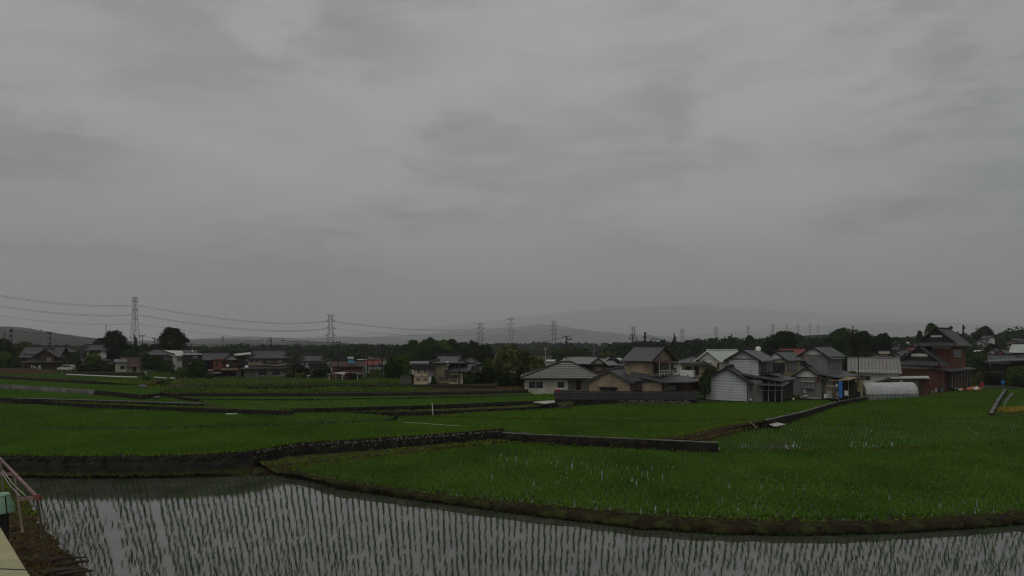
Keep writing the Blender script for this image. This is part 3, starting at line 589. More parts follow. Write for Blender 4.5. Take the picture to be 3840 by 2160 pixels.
verge(cr([(2690, 1692), (3100, 1688), (3400, 1678), (3840, 1654)], 0.62), 0.4, 16, 0.22, 0.05, 'grass', 'grass along the low bund at the right', 26)
verge(cr([(2900, 1591), (3300, 1583), (3700, 1563), (3840, 1555)], 0.78), 0.5, 14, 0.22, 0.06, 'grass', 'grass along the far low bund at the right', 27)
verge(cr([(1640, 1559), (1900, 1567), (2200, 1572), (2400, 1575), (2650, 1573), (2860, 1575)], 1.74), 0.5, 14, 0.2, 0.07, 'grass', 'yellowish grass along the bund below the fence paddy', 28)
verge(cr([(2445, 1644), (2530, 1637), (2650, 1609), (2760, 1589), (2860, 1577)], 1.5), 1.0, 16, 0.25, 0.07, 'grass', 'bright grass along the top of the brown bank', 29)
verge([Vector(G(a, b, 1.0)) for a, b in [(2500, 1662), (2600, 1650), (2700, 1628), (2800, 1603), (2880, 1588)]], 1.2, 12, 0.22, 0.07, 'drygrass', 'dry grass hanging on the brown bank', 30, 0.9)
verge(cr([(1480, 1580), (1620, 1590), (1730, 1597), (1878, 1607)], 1.75), 0.4, 14, 0.2, 0.06, 'grass', 'grass on the narrow ridge at the end of the first terrace', 31)
verge(cr([(-300, 1480), (0, 1492), (315, 1512), (577, 1522), (960, 1535), (1089, 1540)], 2.44), 1.4, 9, 0.2, 0.07, 'grass', 'grass on the path above the second terrace wall', 32)
verge(cr([(1100, 1541), (1308, 1541), (1615, 1539), (2000, 1523), (2110, 1516)], 1.98), 1.4, 9, 0.16, 0.07, 'grass', 'grass on the path between the two dark walls', 33)
verge([Vector((x-2.3, y, .50)) for x, y, z in LB], 3.0, 16, 0.16, 0.025, 'drygrass', 'dead straw and weeds on the left bank', 34, 1.0)
verge([Vector((x-4.5, y, .6)) for x, y, z in LB[:5]], 6.0, 8, 0.3, 0.03, 'grass', 'green weeds on the left bank behind the posts', 35, 0.7)
# ---- seedlings in the flooded paddy
def seed_mesh(s, nb=9, h=0.34):
    return tufts('seedling', [(0, 0, -0.03)], h, 0.014, nb, 'seedling', 0.42, s, mesh_only=True)
AP = [Vector((p[0], p[1], 0)) for p in gp(AW, 0)]+[Vector(p) for p in [(40, 30, 0), (40, 14, 0), (-4, 14, 0)]]+[Vector((p[0], p[1], 0)) for p in LB[::-1][1:]]+[Vector((p[0], p[1], 0)) for p in gp([(300, 1800), (600, 1798), (800, 1795)], 0)]
TA = tessellate_polygon([AP])
def gapA(X, Y, r):
    near = Y < 34; u = X/(1+0.045*(Y-25.6)); odd = np.mod(np.floor(u/0.24+0.5), 2) > 0.5
    keep = ~(near & odd & (r.uniform(0, 1, X.shape) < np.where(X > -6, 0.25, 0.0))) & (r.uniform(0, 1, X.shape) > 0.14)
    px = HX+F*X/Y; py = HY+F*CZ/Y
    keep &= ~((np.abs(u-(-16.9)) < 0.28) | (np.abs(u+14.9) < 0.2)) | (r.uniform(0, 1, X.shape) < 0.06)
    keep &= ~(vnoise(X, Y, 0.8, 9.0) > 0.52)
    return keep & (px > -30) & (px < 4300) & (py < 2300)
fpA = field_points(AP, TA, 0.25, 0.42, 0.16, fan=(0.045, 25.6), seed=6, gap=gapA)
fpA[:, 2] = 0
pyA = HY+F*CZ/fpA[:, 1]; vis = pyA < 2158; order = np.argsort(np.where(vis, fpA[:, 1], 1e9))
near, rest = fpA[order[:300]], fpA[order[300:]]
rest = np.concatenate([rest]); rest[:, 2] = -0.03
hh = 0.26+0.05*vnoise(rest[:, 0], rest[:, 1], 0.3)
tufts('rice_seedlings', rest, hh*1.2, 0.013, 10, 'seedling', 0.36, 17, label='rows of thin young rice seedlings standing in the flooded paddy', cat='rice', kind='stuff')
sm = [seed_mesh(k) for k in range(14)]
for k, p in enumerate(near):
    o = link('rice_seedling', sm[k % 14], loc=(p[0], p[1], 0), label='young rice seedling standing in still water along the bottom of the picture', cat='rice seedling', group='rice seedlings in the front of the flooded paddy')
    o.rotation_euler = (0, 0, rnd.uniform(0, 6.28)); s = rnd.uniform(0.8, 1.2); o.scale = (s, s, s)
# ------------------------------------------------------------------ hills
def hill(name, ridge, Y, base, front, jag=3.0, seed=0, step=14, zb=1.5, rel=0.0):
    xs = np.arange(ridge[0][0], ridge[-1][0]+1, step); n = len(xs); V = []
    K = [0.0, 0.12, 0.3, 0.5, 0.7, 0.86, 0.95, 1.0]
    for k in K:
        for i, x in enumerate(xs):
            y = np.interp(x, [r[0] for r in ridge], [r[1] for r in ridge])
            Yk = Y-(1-k)*front; zt = CZ-(y-HY)/F*Y
            j = mnoise.noise(Vector((x*0.02, k*4, seed)))*rel*zt*(0.3 if k == 1 else 1.0)*(k > 0)
            z = zb+(zt-zb)*(math.sin(k*math.pi/2)**1.3)+j
            V.append(((x-HX)/F*Y+mnoise.noise(Vector((x*0.01, seed, 0)))*front*0.05, Yk, z))
    for i, x in enumerate(xs): p = V[(len(K)-1)*n+i]; V.append((p[0], p[1]+front*0.8, zb))
    Fc = [(j*n+i, j*n+i+1, (j+1)*n+i+1, (j+1)*n+i) for j in range(len(K)) for i in range(n-1)]
    return link(name, mesh_from(name, V, Fc, M['hill'], smooth=True), kind='structure')
def crown_tris(r, c, rad, n, leaf, dome=0.2):
    """leaf-sized triangles round an ellipsoid; returns verts, tint"""
    d = r.normal(size=(n, 3)); d /= np.linalg.norm(d, axis=1)[:, None]; d[:, 2] = np.where(d[:, 2] < -0.55, -d[:, 2], d[:, 2])
    rr = r.uniform(0.72, 1.06, n)[:, None]
    p = np.asarray(c)+d*np.asarray(rad)*rr
    u = r.normal(size=(n, 3)); u -= d*(u*d).sum(1)[:, None]*0.7; u /= np.linalg.norm(u, axis=1)[:, None]
    v = np.cross(d, u)+r.normal(size=(n, 3))*0.3
    s = leaf*r.uniform(0.5, 1.2, n)[:, None]
    return np.stack([p-u*s*0.6-v*s*0.35, p+u*s*0.6-v*s*0.35, p+v*s*0.75], 1).reshape(-1, 3), np.repeat(r.uniform(0, 1, n), 3)
def forest(label, ridge, Ya, Yb, n, h, seed, leaf=2.2, tris=46, m='forest', conif=0.35, fill=None):
    """a wood that reads as one mass: crowns scattered between two distances; ridge gives the skyline"""
    r = np.random.default_rng(seed); VV = []; TT = []
    for i in range(n):
        px = r.uniform(ridge[0][0], ridge[-1][0]); k = r.uniform(0, 1)**0.8; Y = Ya+(Yb-Ya)*k
        yr = np.interp(px, [q[0] for q in ridge], [q[1] for q in ridge])
        ztop = CZ-(yr-HY)/F*Yb
        g = 1.5; top = g+(ztop-g)*(0.35+0.65*k)*r.uniform(0.86, 1.03)
        hh = h*r.uniform(0.7, 1.3); X = (px-HX)/F*Y
        if r.uniform() < conif:
            for q in range(3):
                f = q/3; v, t = crown_tris(r, (X, Y, top-hh*(0.12+f*0.3)), (hh*(0.07+0.08*q), hh*(0.07+0.08*q), hh*0.17), tris//3, leaf*0.8); VV.append(v); TT.append(t)
            v, t = crown_tris(r, (X, Y, top-hh*0.85), (hh*0.3, hh*0.3, hh*0.35), tris//2, leaf); VV.append(v); TT.append(t)
        else:
            w = hh*r.uniform(0.32, 0.5); v, t = crown_tris(r, (X, Y, top-hh*0.4), (w, w, hh*0.42), tris, leaf); VV.append(v); TT.append(t*0.8)
            v, t = crown_tris(r, (X, Y, top-hh*0.8), (w*1.1, w*1.1, hh*0.4), tris//2, leaf*1.2); VV.append(v); TT.append(t*0.6)
    V = np.concatenate(VV); T = np.arange(len(V)).reshape(-1, 3)
    return link('forest', mesh_from('forest', V, T, M[m], tint=np.concatenate(TT)), label=label, cat='forest', kind='stuff')
HL = [(-700, 1200), (-300, 1213), (0, 1224), (75, 1229), (150, 1236), (190, 1247), (240, 1255), (330, 1268), (450, 1277), (620, 1296), (760, 1304)]
hill('hill', HL, 2100, 0, 800, seed=1, rel=0.04)
forest('wooded slope of the nearer hill at the far left', [(a, b-1) for a, b in HL[1:-2]], 1350, 2070, 1200, 23, 31, 6.5, 40)
HB = [(380, 1300), (600, 1277), (680, 1283), (760, 1285), (840, 1272), (950, 1272), (1060, 1278), (1150, 1276), (1250, 1286), (1400, 1292), (1640, 1303)]
hill('hill', HB, 3300, 0, 1200, seed=2, rel=0.05)
forest('hazy wooded ridge behind the tiled houses', HB[1:-1], 2200, 3260, 1000, 34, 32, 9.0, 34)
HC = [(380, 1303), (560, 1296), (700, 1298), (900, 1294), (1100, 1293), (1250, 1290), (1400, 1291), (1560, 1296), (1900, 1300)]
forest('dark wood along the valley floor behind the left houses', HC, 900, 1500, 1400, 24, 33, 5.5, 40)
HD = [(900, 1300), (1100, 1283), (1250, 1276), (1440, 1262), (1650, 1249), (1820, 1233), (1950, 1226), (2000, 1218), (2060, 1219), (2120, 1225), (2200, 1238), (2300, 1249), (2500, 1262), (2750, 1275), (3000, 1290), (3300, 1302)]
hill('hill', HD, 8500, 0, 2400, seed=3, step=20, rel=0.05)
HD2 = [(1700, 1290), (1830, 1258), (1950, 1240), (2150, 1236), (2350, 1258), (2600, 1280), (2800, 1300)]
hill('hill', HD2, 6500, 0, 1500, seed=8, step=20, rel=0.05)
HE = [(700, 1296), (1100, 1278), (1500, 1240), (1850, 1202), (2150, 1168), (2400, 1150), (2600, 1147), (2800, 1158), (3100, 1176), (3400, 1190), (3840, 1218), (4300, 1240)]
hill('hill', [(250, 1300), (500, 1287), (800, 1268), (950, 1262), (1150, 1270), (1300, 1262), (1500, 1267), (1750, 1288)], 6500, 0, 1500, seed=11, step=20, rel=0.04)
HK = [(2250, 1296), (2450, 1270), (2700, 1246), (2950, 1226), (3200, 1214), (3500, 1212), (3840, 1221), (4300, 1228)]
hill('hill', HK, 10500, 0, 3000, seed=5, step=20, rel=0.03)
hill('mountain', HE, 18500, 0, 6000, seed=4, step=40, rel=0.02)
forest('dark trees on the flat land right behind the left houses', [(-200, 1292), (100, 1289), (350, 1294), (560, 1294), (760, 1296), (900, 1290), (1100, 1293), (1300, 1290), (1500, 1292)], 215, 420, 1300, 8, 37, 1.5, 44)
HF = [(1780, 1296), (1840, 1286), (1980, 1286), (2020, 1281), (2100, 1284), (2200, 1286), (2320, 1284), (2400, 1287)]
forest('dark wooded ridge behind the big flowering tree', HF, 500, 800, 600, 13, 34, 2.8, 44)
HG = [(2280, 1294), (2380, 1282), (2430, 1280), (2480, 1274), (2520, 1276), (2600, 1272), (2700, 1268), (2800, 1264), (2880, 1270), (2900, 1252), (2940, 1247), (2980, 1250), (3010, 1262), (3060, 1268), (3110, 1258), (3150, 1236), (3200, 1240), (3260, 1254), (3300, 1258), (3350, 1262), (3450, 1262), (3520, 1250), (3600, 1246), (3680, 1256), (3840, 1262), (4000, 1262)]
forest('dark wooded slope behind the houses at the right', [(a, b-4) for a, b in HG], 165, 300, 1700, 8, 35, 1.0, 60)
hill('hill', [(2280, 1300), (2400, 1290), (2800, 1274), (2930, 1262), (3150, 1252), (3300, 1266), (3600, 1262), (3800, 1268), (4400, 1262)], 330, 0, 60, seed=6, zb=1.5)
forest('dark wood on the rise at the right edge', [(3740, 1252), (3760, 1232), (3800, 1222), (3840, 1216), (4100, 1200)], 240, 290, 160, 9, 36, 1.2, 60)
hill('hill', [(3700, 1290), (3760, 1250), (3840, 1236), (4300, 1220)], 300, 0, 70, seed=7, zb=2)

# ------------------------------------------------------------------ trees
def tree(px0, px1, yt, yb, Y, label, m='dark_leaf', name='tree', cat='tree', lobes=9, dens=1.0, shape='round', group=None, seed=0, leaf=None, trunk=True, low=0.12):
    r = np.random.default_rng(abs(seed+int(px0))); s = Y/F; w = (px1-px0)*s/2; cx = (px0+px1)/2; base = W(cx, yb, Y); h = (yb-yt)*s
    root = link(name, None, loc=base, label=label, cat=cat, group=group)
    leaf = leaf or max(0.22, 2.9*s)
    VV = []; TT = []
    crown_h = h*(1-low)
    def add(c, rad, boost=0.0):
        area = (rad[0]*rad[1]+rad[0]*rad[2]*2)*4.2; n = int(max(60, dens*area/(leaf*leaf*0.42)*1.15))
        v, t = crown_tris(r, c, rad, n, leaf); VV.append(v); TT.append(np.clip(t*0.8+boost, 0, 1))
    if shape == 'cone':
        for k in range(7):
            f = k/6; rr = w*(0.12+0.88*f); add((r.uniform(-.1, .1)*w, r.uniform(-.1, .1)*w, h-crown_h*(0.07+0.86*f)), (rr, rr, crown_h*0.12))
    else:
        add((0, 0, h-crown_h*0.52), (w*0.80, w*0.80, crown_h*0.47))
        n_s = int(60*dens+20*lobes); v, t = crown_tris(r, (0, 0, h-crown_h*0.50), (w*0.97, w*0.97, crown_h*0.52), n_s, leaf*1.1); VV.append(v); TT.append(t)
        for k in range(lobes+5):
            a = 2*math.pi*(k+r.uniform(-.3, .3))/lobes*1.37; q = r.uniform(0.40, 0.68); z = r.uniform(0.22, 0.80) if shape == 'round' else r.uniform(0.12, 0.72)
            rr = r.uniform(0.20, 0.42); sq = math.sqrt(max(0.1, 1-abs(z-0.42)**2*2.2))
            add((math.cos(a)*w*q*sq, math.sin(a)*w*q*sq, low*h+crown_h*z), (w*rr, w*rr, min(crown_h*0.24, w*rr*0.9)), r.uniform(-0.15, 0.2))
        for k in range(4):
            a = r.uniform(0, 6.28); q = r.uniform(0.0, 0.36); rr = r.uniform(0.24, 0.34)
            add((math.cos(a)*w*q, math.sin(a)*w*q, h-crown_h*r.uniform(0.12, 0.2)), (w*rr, w*rr, crown_h*0.13), 0.1)
    V = np.concatenate(VV); q = V.reshape(-1, 3, 3).mean(1); kf = 2.2/w
    off = np.array([mnoise.noise_vector(Vector((a*kf+seed, b*kf, c*kf)))+mnoise.noise_vector(Vector((a*kf*3, b*kf*3, c*kf*3)))*0.5 for a, b, c in q.tolist()])*w*np.array([0.22, 0.22, 0.17])
    V = V+np.repeat(off, 3, 0); V[:, 2] = np.clip(V[:, 2], 0.05, h*1.06)
    link('crown', mesh_from('crown', V, np.arange(len(V)).reshape(-1, 3), M[m], tint=np.concatenate(TT)), root)
    if trunk:
        mb = MB(); tr = max(0.12, w*0.07); mb.tube((0, 0, -0.3), (0, 0, h*0.5), tr, tr*0.6, 7)
        for k in range(5):
            a = k*1.3; mb.tube((0, 0, h*(0.22+0.05*k)), (math.cos(a)*w*0.55, math.sin(a)*w*0.55, h*(0.5+0.06*k)), tr*0.4, tr*0.12, 5)
        mb.build('trunk', 'bark', root)
    return root
T = tree
T(365, 492, 1239, 1402, 170, 'broad dark domed tree left of the tallest pylon')
T(488, 524, 1256, 1390, 178, 'narrow dark cypress standing at the foot of the tallest pylon', shape='cone')
T(583, 706, 1226, 1402, 182, 'tall round black-green tree right of the tallest pylon', lobes=11)
T(515, 560, 1286, 1395, 190, 'mid green tree between the cypress and the round black-green tree', 'mid_leaf')
T(548, 605, 1292, 1395, 194, 'lower dark tree touching the left side of the round black-green tree')
T(455, 520, 1306, 1400, 160, 'low mid green tree in front of the cypress', 'mid_leaf')
T(700, 745, 1300, 1390, 190, 'small olive tree right of the round black-green tree', 'olive_leaf')
T(-40, 52, 1268, 1390, 190, 'tall dark tree at the left edge behind the hedge')
T(40, 135, 1282, 1392, 195, 'yellowish green tree behind the leftmost house', 'olive_leaf')
T(-50, 48, 1318, 1392, 150, 'light olive bush at the left edge beside the leftmost house', 'light_leaf', 'bush', 'bush', shape='low', low=0.0)
T(38, 104, 1332, 1388, 150, 'dark bush directly left of the leftmost house', 'mid_leaf', 'bush', 'bush', shape='low', low=0.0)
T(252, 302, 1325, 1382, 148, 'round clipped dark shrub behind the cream estate car', 'mid_leaf', 'bush', 'bush', low=0.05)
T(318, 376, 1321, 1396, 146, 'broad leafy garden tree right of the cream estate car', 'light_leaf')
T(290, 440, 1366, 1400, 144, 'dark hedge between the cream estate car and the cream shed', 'dark_leaf', 'hedge', 'hedge', shape='low', low=0.0, lobes=14)
T(527, 575, 1325, 1412, 140, 'dark green tree covering the left wall of the hip roofed house', 'mid_leaf')
T(560, 612, 1330, 1415, 139, 'mid green garden tree left of the dark flat roofed house', 'mid_leaf')
T(600, 655, 1348, 1418, 137, 'low dark bush in front of the hip roofed house', 'mid_leaf', 'bush', 'bush', shape='low', low=0.0)
T(655, 702, 1378, 1424, 128, 'light green bush left of the big dark garden tree', 'light_leaf', 'bush', 'bush', shape='low', low=0.0)
T(700, 782, 1353, 1436, 112, 'big dark garden tree in front of the red house garage', 'mid_leaf', low=0.03)
T(778, 800, 1404, 1430, 111, 'small dark shrub at the right of the big dark garden tree', 'dark_leaf', 'bush', 'bush', low=0.0, trunk=False)
T(1072, 1102, 1384, 1426, 113, 'narrow olive shrub in front of the beige tiled house', 'olive_leaf', 'bush', 'bush', low=0.0)
T(1100, 1150, 1398, 1427, 113, 'low reddish shrubs at the porch of the beige tiled house', 'olive_leaf', 'bush', 'bush', shape='low', low=0.0)
T(1164, 1212, 1384, 1427, 113, 'dark rounded bush right of the small white van', 'dark_leaf', 'bush', 'bush', low=0.0)
T(1200, 1246, 1372, 1428, 114, 'round dark clipped bush left of the red house with carport', 'mid_leaf', 'bush', 'bush', low=0.0)
T(1378, 1440, 1385, 1440, 116, 'low green bushes between the utility poles', 'light_leaf', 'bush', 'bush', shape='low', low=0.0)
T(1434, 1512, 1345, 1444, 112, 'dense green tree right of the tall utility pole', 'mid_leaf', low=0.03)
T(1470, 1542, 1328, 1446, 114, 'bright leafy tree left of the yellow two storey house', 'light_leaf', low=0.05)
for k, (a, b, t) in enumerate([(1498, 1600, 1272), (1545, 1655, 1268), (1600, 1705, 1272), (1645, 1740, 1268), (1690, 1785, 1278), (1730, 1825, 1278), (1775, 1860, 1292)]):
    T(a, b, t, 1405, 200+k*3, ['mid green tree at the left end of the grove behind the yellow house', 'dark tree second from the left in the grove', 'olive leafed tree in the middle of the grove', 'tallest dark tree of the grove behind the beige roofs', 'mid green tree of the grove right of its tallest one', 'dark feathery tree near the right end of the grove', 'lowest dark tree at the right end of the grove'][k], ['mid_leaf', 'mid_leaf', 'light_leaf', 'dark_leaf', 'mid_leaf', 'dark_leaf', 'dark_leaf'][k], lobes=8, group='trees of the grove behind the beige house')
T(1520, 1600, 1300, 1410, 190, 'front tree of the grove above the yellow house', 'mid_leaf', group='trees of the grove behind the beige house')
T(1600, 1700, 1305, 1400, 188, 'wide dark tree low in the front of the grove', 'dark_leaf', group='trees of the grove behind the beige house')
T(1690, 1800, 1310, 1400, 186, 'dark undergrowth tree at the front right of the grove', 'dark_leaf', group='trees of the grove behind the beige house')
T(1838, 1992, 1292, 1454, 108, 'big round tree covered in pale blossom left of the cream bungalow', 'bloom_leaf', lobes=13, low=0.02)
T(1930, 2062, 1338, 1454, 110, 'lower blossoming tree touching the bungalow roof', 'bloom_leaf', lobes=10, low=0.0)
T(1808, 1862, 1345, 1450, 113, 'palm-like pale green tree left of the blossom tree', 'light_leaf')
T(1735, 1800, 1392, 1448, 103, 'low dense bush right of the beige house', 'mid_leaf', 'bush', 'bush', shape='low', low=0.0)
T(1785, 1862, 1375, 1450, 105, 'dark shrub mass between beige house and blossom tree', 'dark_leaf', 'bush', 'bush', shape='low', low=0.0)
T(1840, 1975, 1395, 1454, 104, 'dark undergrowth below the blossom tree', 'dark_leaf', 'bush', 'bush', shape='low', low=0.0, lobes=14)
T(1612, 1640, 1412, 1442, 101, 'dark clipped conical shrub by the beige house wall', 'dark_leaf', 'bush', 'bush', shape='cone', low=0.0, trunk=False)
T(2060, 2150, 1308, 1370, 230, 'hazy green tree behind the grey concrete pole', 'mid_leaf', low=0.0)
T(2140, 2220, 1303, 1370, 226, 'rounded hazy tree behind the white tiled roof', 'mid_leaf', low=0.0)
T(2240, 2312, 1318, 1372, 210, 'light green spreading tree behind the white tiled roof', 'light_leaf', low=0.0)
T(2618, 2668, 1395, 1506, 91, 'dark creeper tree left of the white sided house', 'mid_leaf', low=0.02)
T(2632, 2700, 1366, 1500, 96, 'leafy bush tree between the tan and the white sided house', 'olive_leaf', low=0.0)
T(2905, 2952, 1440, 1500, 92, 'young light green tree beside the dark porch', 'light_leaf', low=0.1)
T(2830, 2930, 1472, 1504, 90, 'low garden shrubs in front of the dark porch', 'mid_leaf', 'bush', 'bush', shape='low', low=0.0, lobes=14)
T(2950, 3000, 1480, 1502, 91, 'weedy low shrub left of the grey gabled house wall', 'olive_leaf', 'bush', 'bush', shape='low', low=0.0)
T(3178, 3215, 1392, 1425, 98, 'small green shrub beside the beige lean-to roof', 'light_leaf', 'bush', 'bush', shape='low', low=0.0)
for k, (a, b, t, yb, Yk, lab, mm, sh) in enumerate([
    (2880, 2990, 1246, 1340, 178, 'wide rounded dark tree above the olive house', 'dark_leaf', 'round'),
    (2850, 2905, 1262, 1340, 185, 'conifer at the left of the wide rounded dark tree', 'forest', 'cone'),
    (3100, 3195, 1230, 1350, 172, 'tall leafy tree with bright gaps above the grey house', 'mid_leaf', 'round'),
    (3185, 3210, 1226, 1340, 174, 'pointed conifer beside the tall leafy tree', 'dark_leaf', 'cone'),
    (3200, 3275, 1240, 1345, 168, 'dark rounded tree behind the long barn', 'dark_leaf', 'round'),
    (3270, 3345, 1250, 1345, 170, 'dark tree right of the pair above the barn', 'dark_leaf', 'round'),
    (2515, 2545, 1253, 1320, 260, 'pointed conifer standing above the wood behind the tan house', 'forest', 'cone'),
    (2725, 2760, 1256, 1320, 240, 'lone conifer above the wood behind the white house', 'forest', 'cone'),
    (2795, 2830, 1258, 1320, 240, 'second lone conifer above the wood left of the wide tree', 'forest', 'round'),
    (3108, 3165, 1300, 1420, 130, 'dark tree between the grey house and the long barn', 'dark_leaf', 'round'),
    (3150, 3200, 1310, 1420, 128, 'low tree at the left end of the long barn', 'mid_leaf', 'round')]):
    T(a, b, t, yb, Yk, lab, mm, shape=sh)
T(3466, 3516, 1208, 1330, 140, 'bushy tree rising behind the ridge of the red tiled house', 'mid_leaf', lobes=7)
T(3436, 3462, 1238, 1330, 140, 'thin tree top left of the ridge of the red tiled house', 'mid_leaf', lobes=5)
T(3654, 3724, 1224, 1300, 250, 'round domed tree behind the far white house', 'dark_leaf')
T(3560, 3650, 1288, 1400, 150, 'mid green tree right of the red tiled house', 'mid_leaf')
T(3600, 3712, 1318, 1462, 125, 'large dark tree behind the tall thin pole', 'mid_leaf', lobes=12, low=0.0)
T(3690, 3780, 1372, 1466, 118, 'dark bush under the open carport', 'dark_leaf', shape='low', low=0.0, lobes=12)
T(3770, 3860, 1370, 1470, 114, 'yellow green bush at the right edge', 'light_leaf', shape='low', low=0.0, lobes=10)
T(3808, 3960, 1395, 1478, 110, 'dark bush mass at the right edge below the yellow green one', 'mid_leaf', shape='low', low=0.0, lobes=12)
T(3600, 3655, 1415, 1464, 116, 'small garden bush beside the orange bags', 'light_leaf', shape='low', low=0.0)
T(3640, 3700, 1400, 1466, 120, 'olive shrub behind the orange bags', 'olive_leaf', shape='low', low=0.0)
T(3297, 3347, 1405, 1440, 108, 'round dark clipped bush in front of the long barn', 'dark_leaf', 'bush', 'bush', low=0.0)
T(3700, 3740, 1290, 1360, 170, 'dark tree in front of the far village', 'dark_leaf')
# ------------------------------------------------------------------ pylons
def pylon(px, yt, yb, Y, label, arms, wt, wb, top='tee', group=None, r=None, rz=0.0):
    s = Y/F; h = (yb-yt)*s; base = W(px, yb, Y); root = link('pylon', None, loc=base, label=label, cat='pylon', group=group)
    root.rotation_euler = (0, 0, rz); r = r or max(0.12, 0.55*s)
    def hw(z): 
        f = z/h; return (wb*(1-f)**1.5+wt*(1-(1-f)**1.5))*s/2
    mb = MB(); N_ = 8; zs = [h*(1-(1-i/N_)**1.15) for i in range(N_+1)]
    for a, b in zip(zs, zs[1:]):
        A, B = hw(a), hw(b)
        for sx, sy in ((1, 1), (1, -1), (-1, 1), (-1, -1)): mb.tube((sx*A, sy*A, a), (sx*B, sy*B, b), r, n=4)
        for k in range(4):
            c = [(1, 1), (1, -1), (-1, -1), (-1, 1)]; p, q = c[k], c[(k+1) % 4]
            mb.tube((p[0]*A, p[1]*A, a), (q[0]*B, q[1]*B, b), r*0.42, n=3); mb.tube((q[0]*A, q[1]*A, a), (p[0]*B, p[1]*B, b), r*0.42, n=3)
            mb.tube((p[0]*B, p[1]*B, b), (q[0]*B, q[1]*B, b), r*0.42, n=3)
    mb.build('lattice_body', 'steel', root)
    for (ya, half) in arms:
        z = (yb-ya)*s; w = half*s; b = hw(z); up = w*0.42
        for sx in (-1, 1):
            am = MB()
            for sy in (-1, 1):
                am.tube((sx*b, sy*b, z), (sx*w, 0, z), r*0.8, n=4); am.tube((sx*b, sy*b, z+up), (sx*w, 0, z), r*0.7, n=4)
                am.tube((sx*(b+w)/2, sy*b/2, z), (sx*b, sy*b, z+up), r*0.5, n=3)
            am.build('cross_arm', 'steel', root)
    if top == 'tee':
        w = wt*s*1.35; tm = MB()
        for sy in (-1, 1):
            tm.tube((-w, 0, h), (w, 0, h), r*0.8, n=4)
            for sx in (-1, 1): tm.tube((sx*w, 0, h), (sx*hw(h)*0.9, sy*hw(h), h-w*0.55), r*0.7, n=4)
        tm.build('earth_wire_arm', 'steel', root)
    return root
PG = 'pylons receding into the haze at the right'
pylon(506, 1114, 1290, 620, 'tallest pylon, seen nearly edge on between the two domed trees', [(1131, 12), (1163, 12), (1198, 12)], 9, 23, rz=0.0)
pylon(1240, 1180, 1302, 900, 'dark pylon with three arms left of centre above the poles', [(1206, 21), (1233, 21), (1260, 21)], 11, 23)
pylon(1802, 1212, 1306, 1150, 'pylon rising over the right end of the grove', [(1232, 18), (1254, 18), (1276, 16)], 9, 19)
pylon(1916, 1188, 1306, 1050, 'pylon with wide flat arms above the blossom tree', [(1219, 20), (1242, 20), (1199, 16)], 6, 18, top=None)
pylon(2077, 1205, 1305, 1250, 'pylon right of the wide armed one above the bungalow', [(1221, 14), (1239, 14), (1256, 14)], 8, 16)
pylon(2375, 1225, 1304, 2200, 'pylon above the tan house roof', [(1238, 13), (1252, 13), (1266, 13)], 7, 14)
pylon(2558, 1234, 1300, 3600, 'faint pylon right of the tan house ridge', [(1245, 10), (1256, 10), (1264, 9)], 6, 11, group=PG)
pylon(2685, 1228, 1300, 4000, 'faint pylon left of the white house ridge', [(1239, 9), (1250, 9), (1259, 8)], 6, 10, group=PG)
pylon(2806, 1222, 1300, 4600, 'very faint pylon above the white house', [(1234, 8), (1246, 8)], 5, 10, group=PG)
pylon(2898, 1217, 1300, 3600, 'clearer pylon above the olive house', [(1226, 8), (1236, 8), (1246, 7)], 5, 9, group=PG)
for x, y, l in [(2950, 1217, 'faint pylon first to the right of the clearer one'), (2993, 1218, 'faint pylon above the left end of the grey house roof'), (3037, 1216, 'fainter pylon above the grey house ridge'), (3068, 1217, 'faintest pylon above the right end of the grey roof')]:
    pylon(x, y, 1300, 5200, l, [(y+10, 7), (y+21, 7)], 4, 8, group=PG)
pylon(836, 1262, 1300, 1900, 'small hazy pylon on the wooded ridge at the left', [(1272, 6), (1280, 6)], 5, 8)
pylon(1060, 1266, 1300, 2000, 'tiny hazy mast on the ridge behind the tiled houses', [(1275, 4)], 2, 6, top=None)
am = link('antenna_mast', None, loc=W(398, 1300, 400), label='thin lattice radio mast left of the tallest pylon', cat='mast')
mb = MB(); s_ = 400/F
for k in range(14):
    z0, z1 = k*85*s_/14, (k+1)*85*s_/14; w_ = 0.45-0.018*k
    for a in range(3): mb.tube((w_*math.cos(a*2.1), w_*math.sin(a*2.1), z0), (w_*math.cos(a*2.1), w_*math.sin(a*2.1), z1), 0.07, n=3); mb.tube((w_*math.cos(a*2.1), w_*math.sin(a*2.1), z0), (w_*math.cos(a*2.1+2.1), w_*math.sin(a*2.1+2.1), z1), 0.05, n=3)
mb.build('lattice_body', 'palepole', am)
mb = MB(); mb.tube((0, 0, 8.2), (0, 0, 8.9), 0.9, n=8); mb.build('platform', 'palepole', am)
# ------------------------------------------------------------------ wires and poles
def wire(p, q, sag, label, r=None, group=None, n=18, name='power_line'):
    a, b = Vector(W(*p)), Vector(W(*q)); pts = []
    for i in range(n+1):
        t = i/n; v = a.lerp(b, t); sg = sag*(v.y/F)
        pts.append(v-Vector((0, 0, 4*t*(1-t)*sg)))
    mb = MB()
    for u, v in zip(pts, pts[1:]):
        rr = r or max(0.012, (u.y/F)*0.42); mb.tube(u, v, rr, n=3)
    return mb.build(name, 'wire', label=label, cat='power line', group=group)
GW = 'high voltage lines at the left'
for k, (y0, y1, y2) in enumerate([(1104, 1144, 1205), (1108, 1148, 1208), (1143, 1180, 1232), (1147, 1183, 1235), (1181, 1215, 1259)]):
    nm = ['topmost', 'second', 'third', 'fourth', 'lowest'][k]
    wire((-60, y0-6, 500), (493, y1, 620), 15, nm+' high voltage line from the left edge to the tallest pylon', group=GW)
    wire((519, y1, 620), (1219, y2, 900), 24, nm+' high voltage line from the tallest to the dark pylon', group=GW)
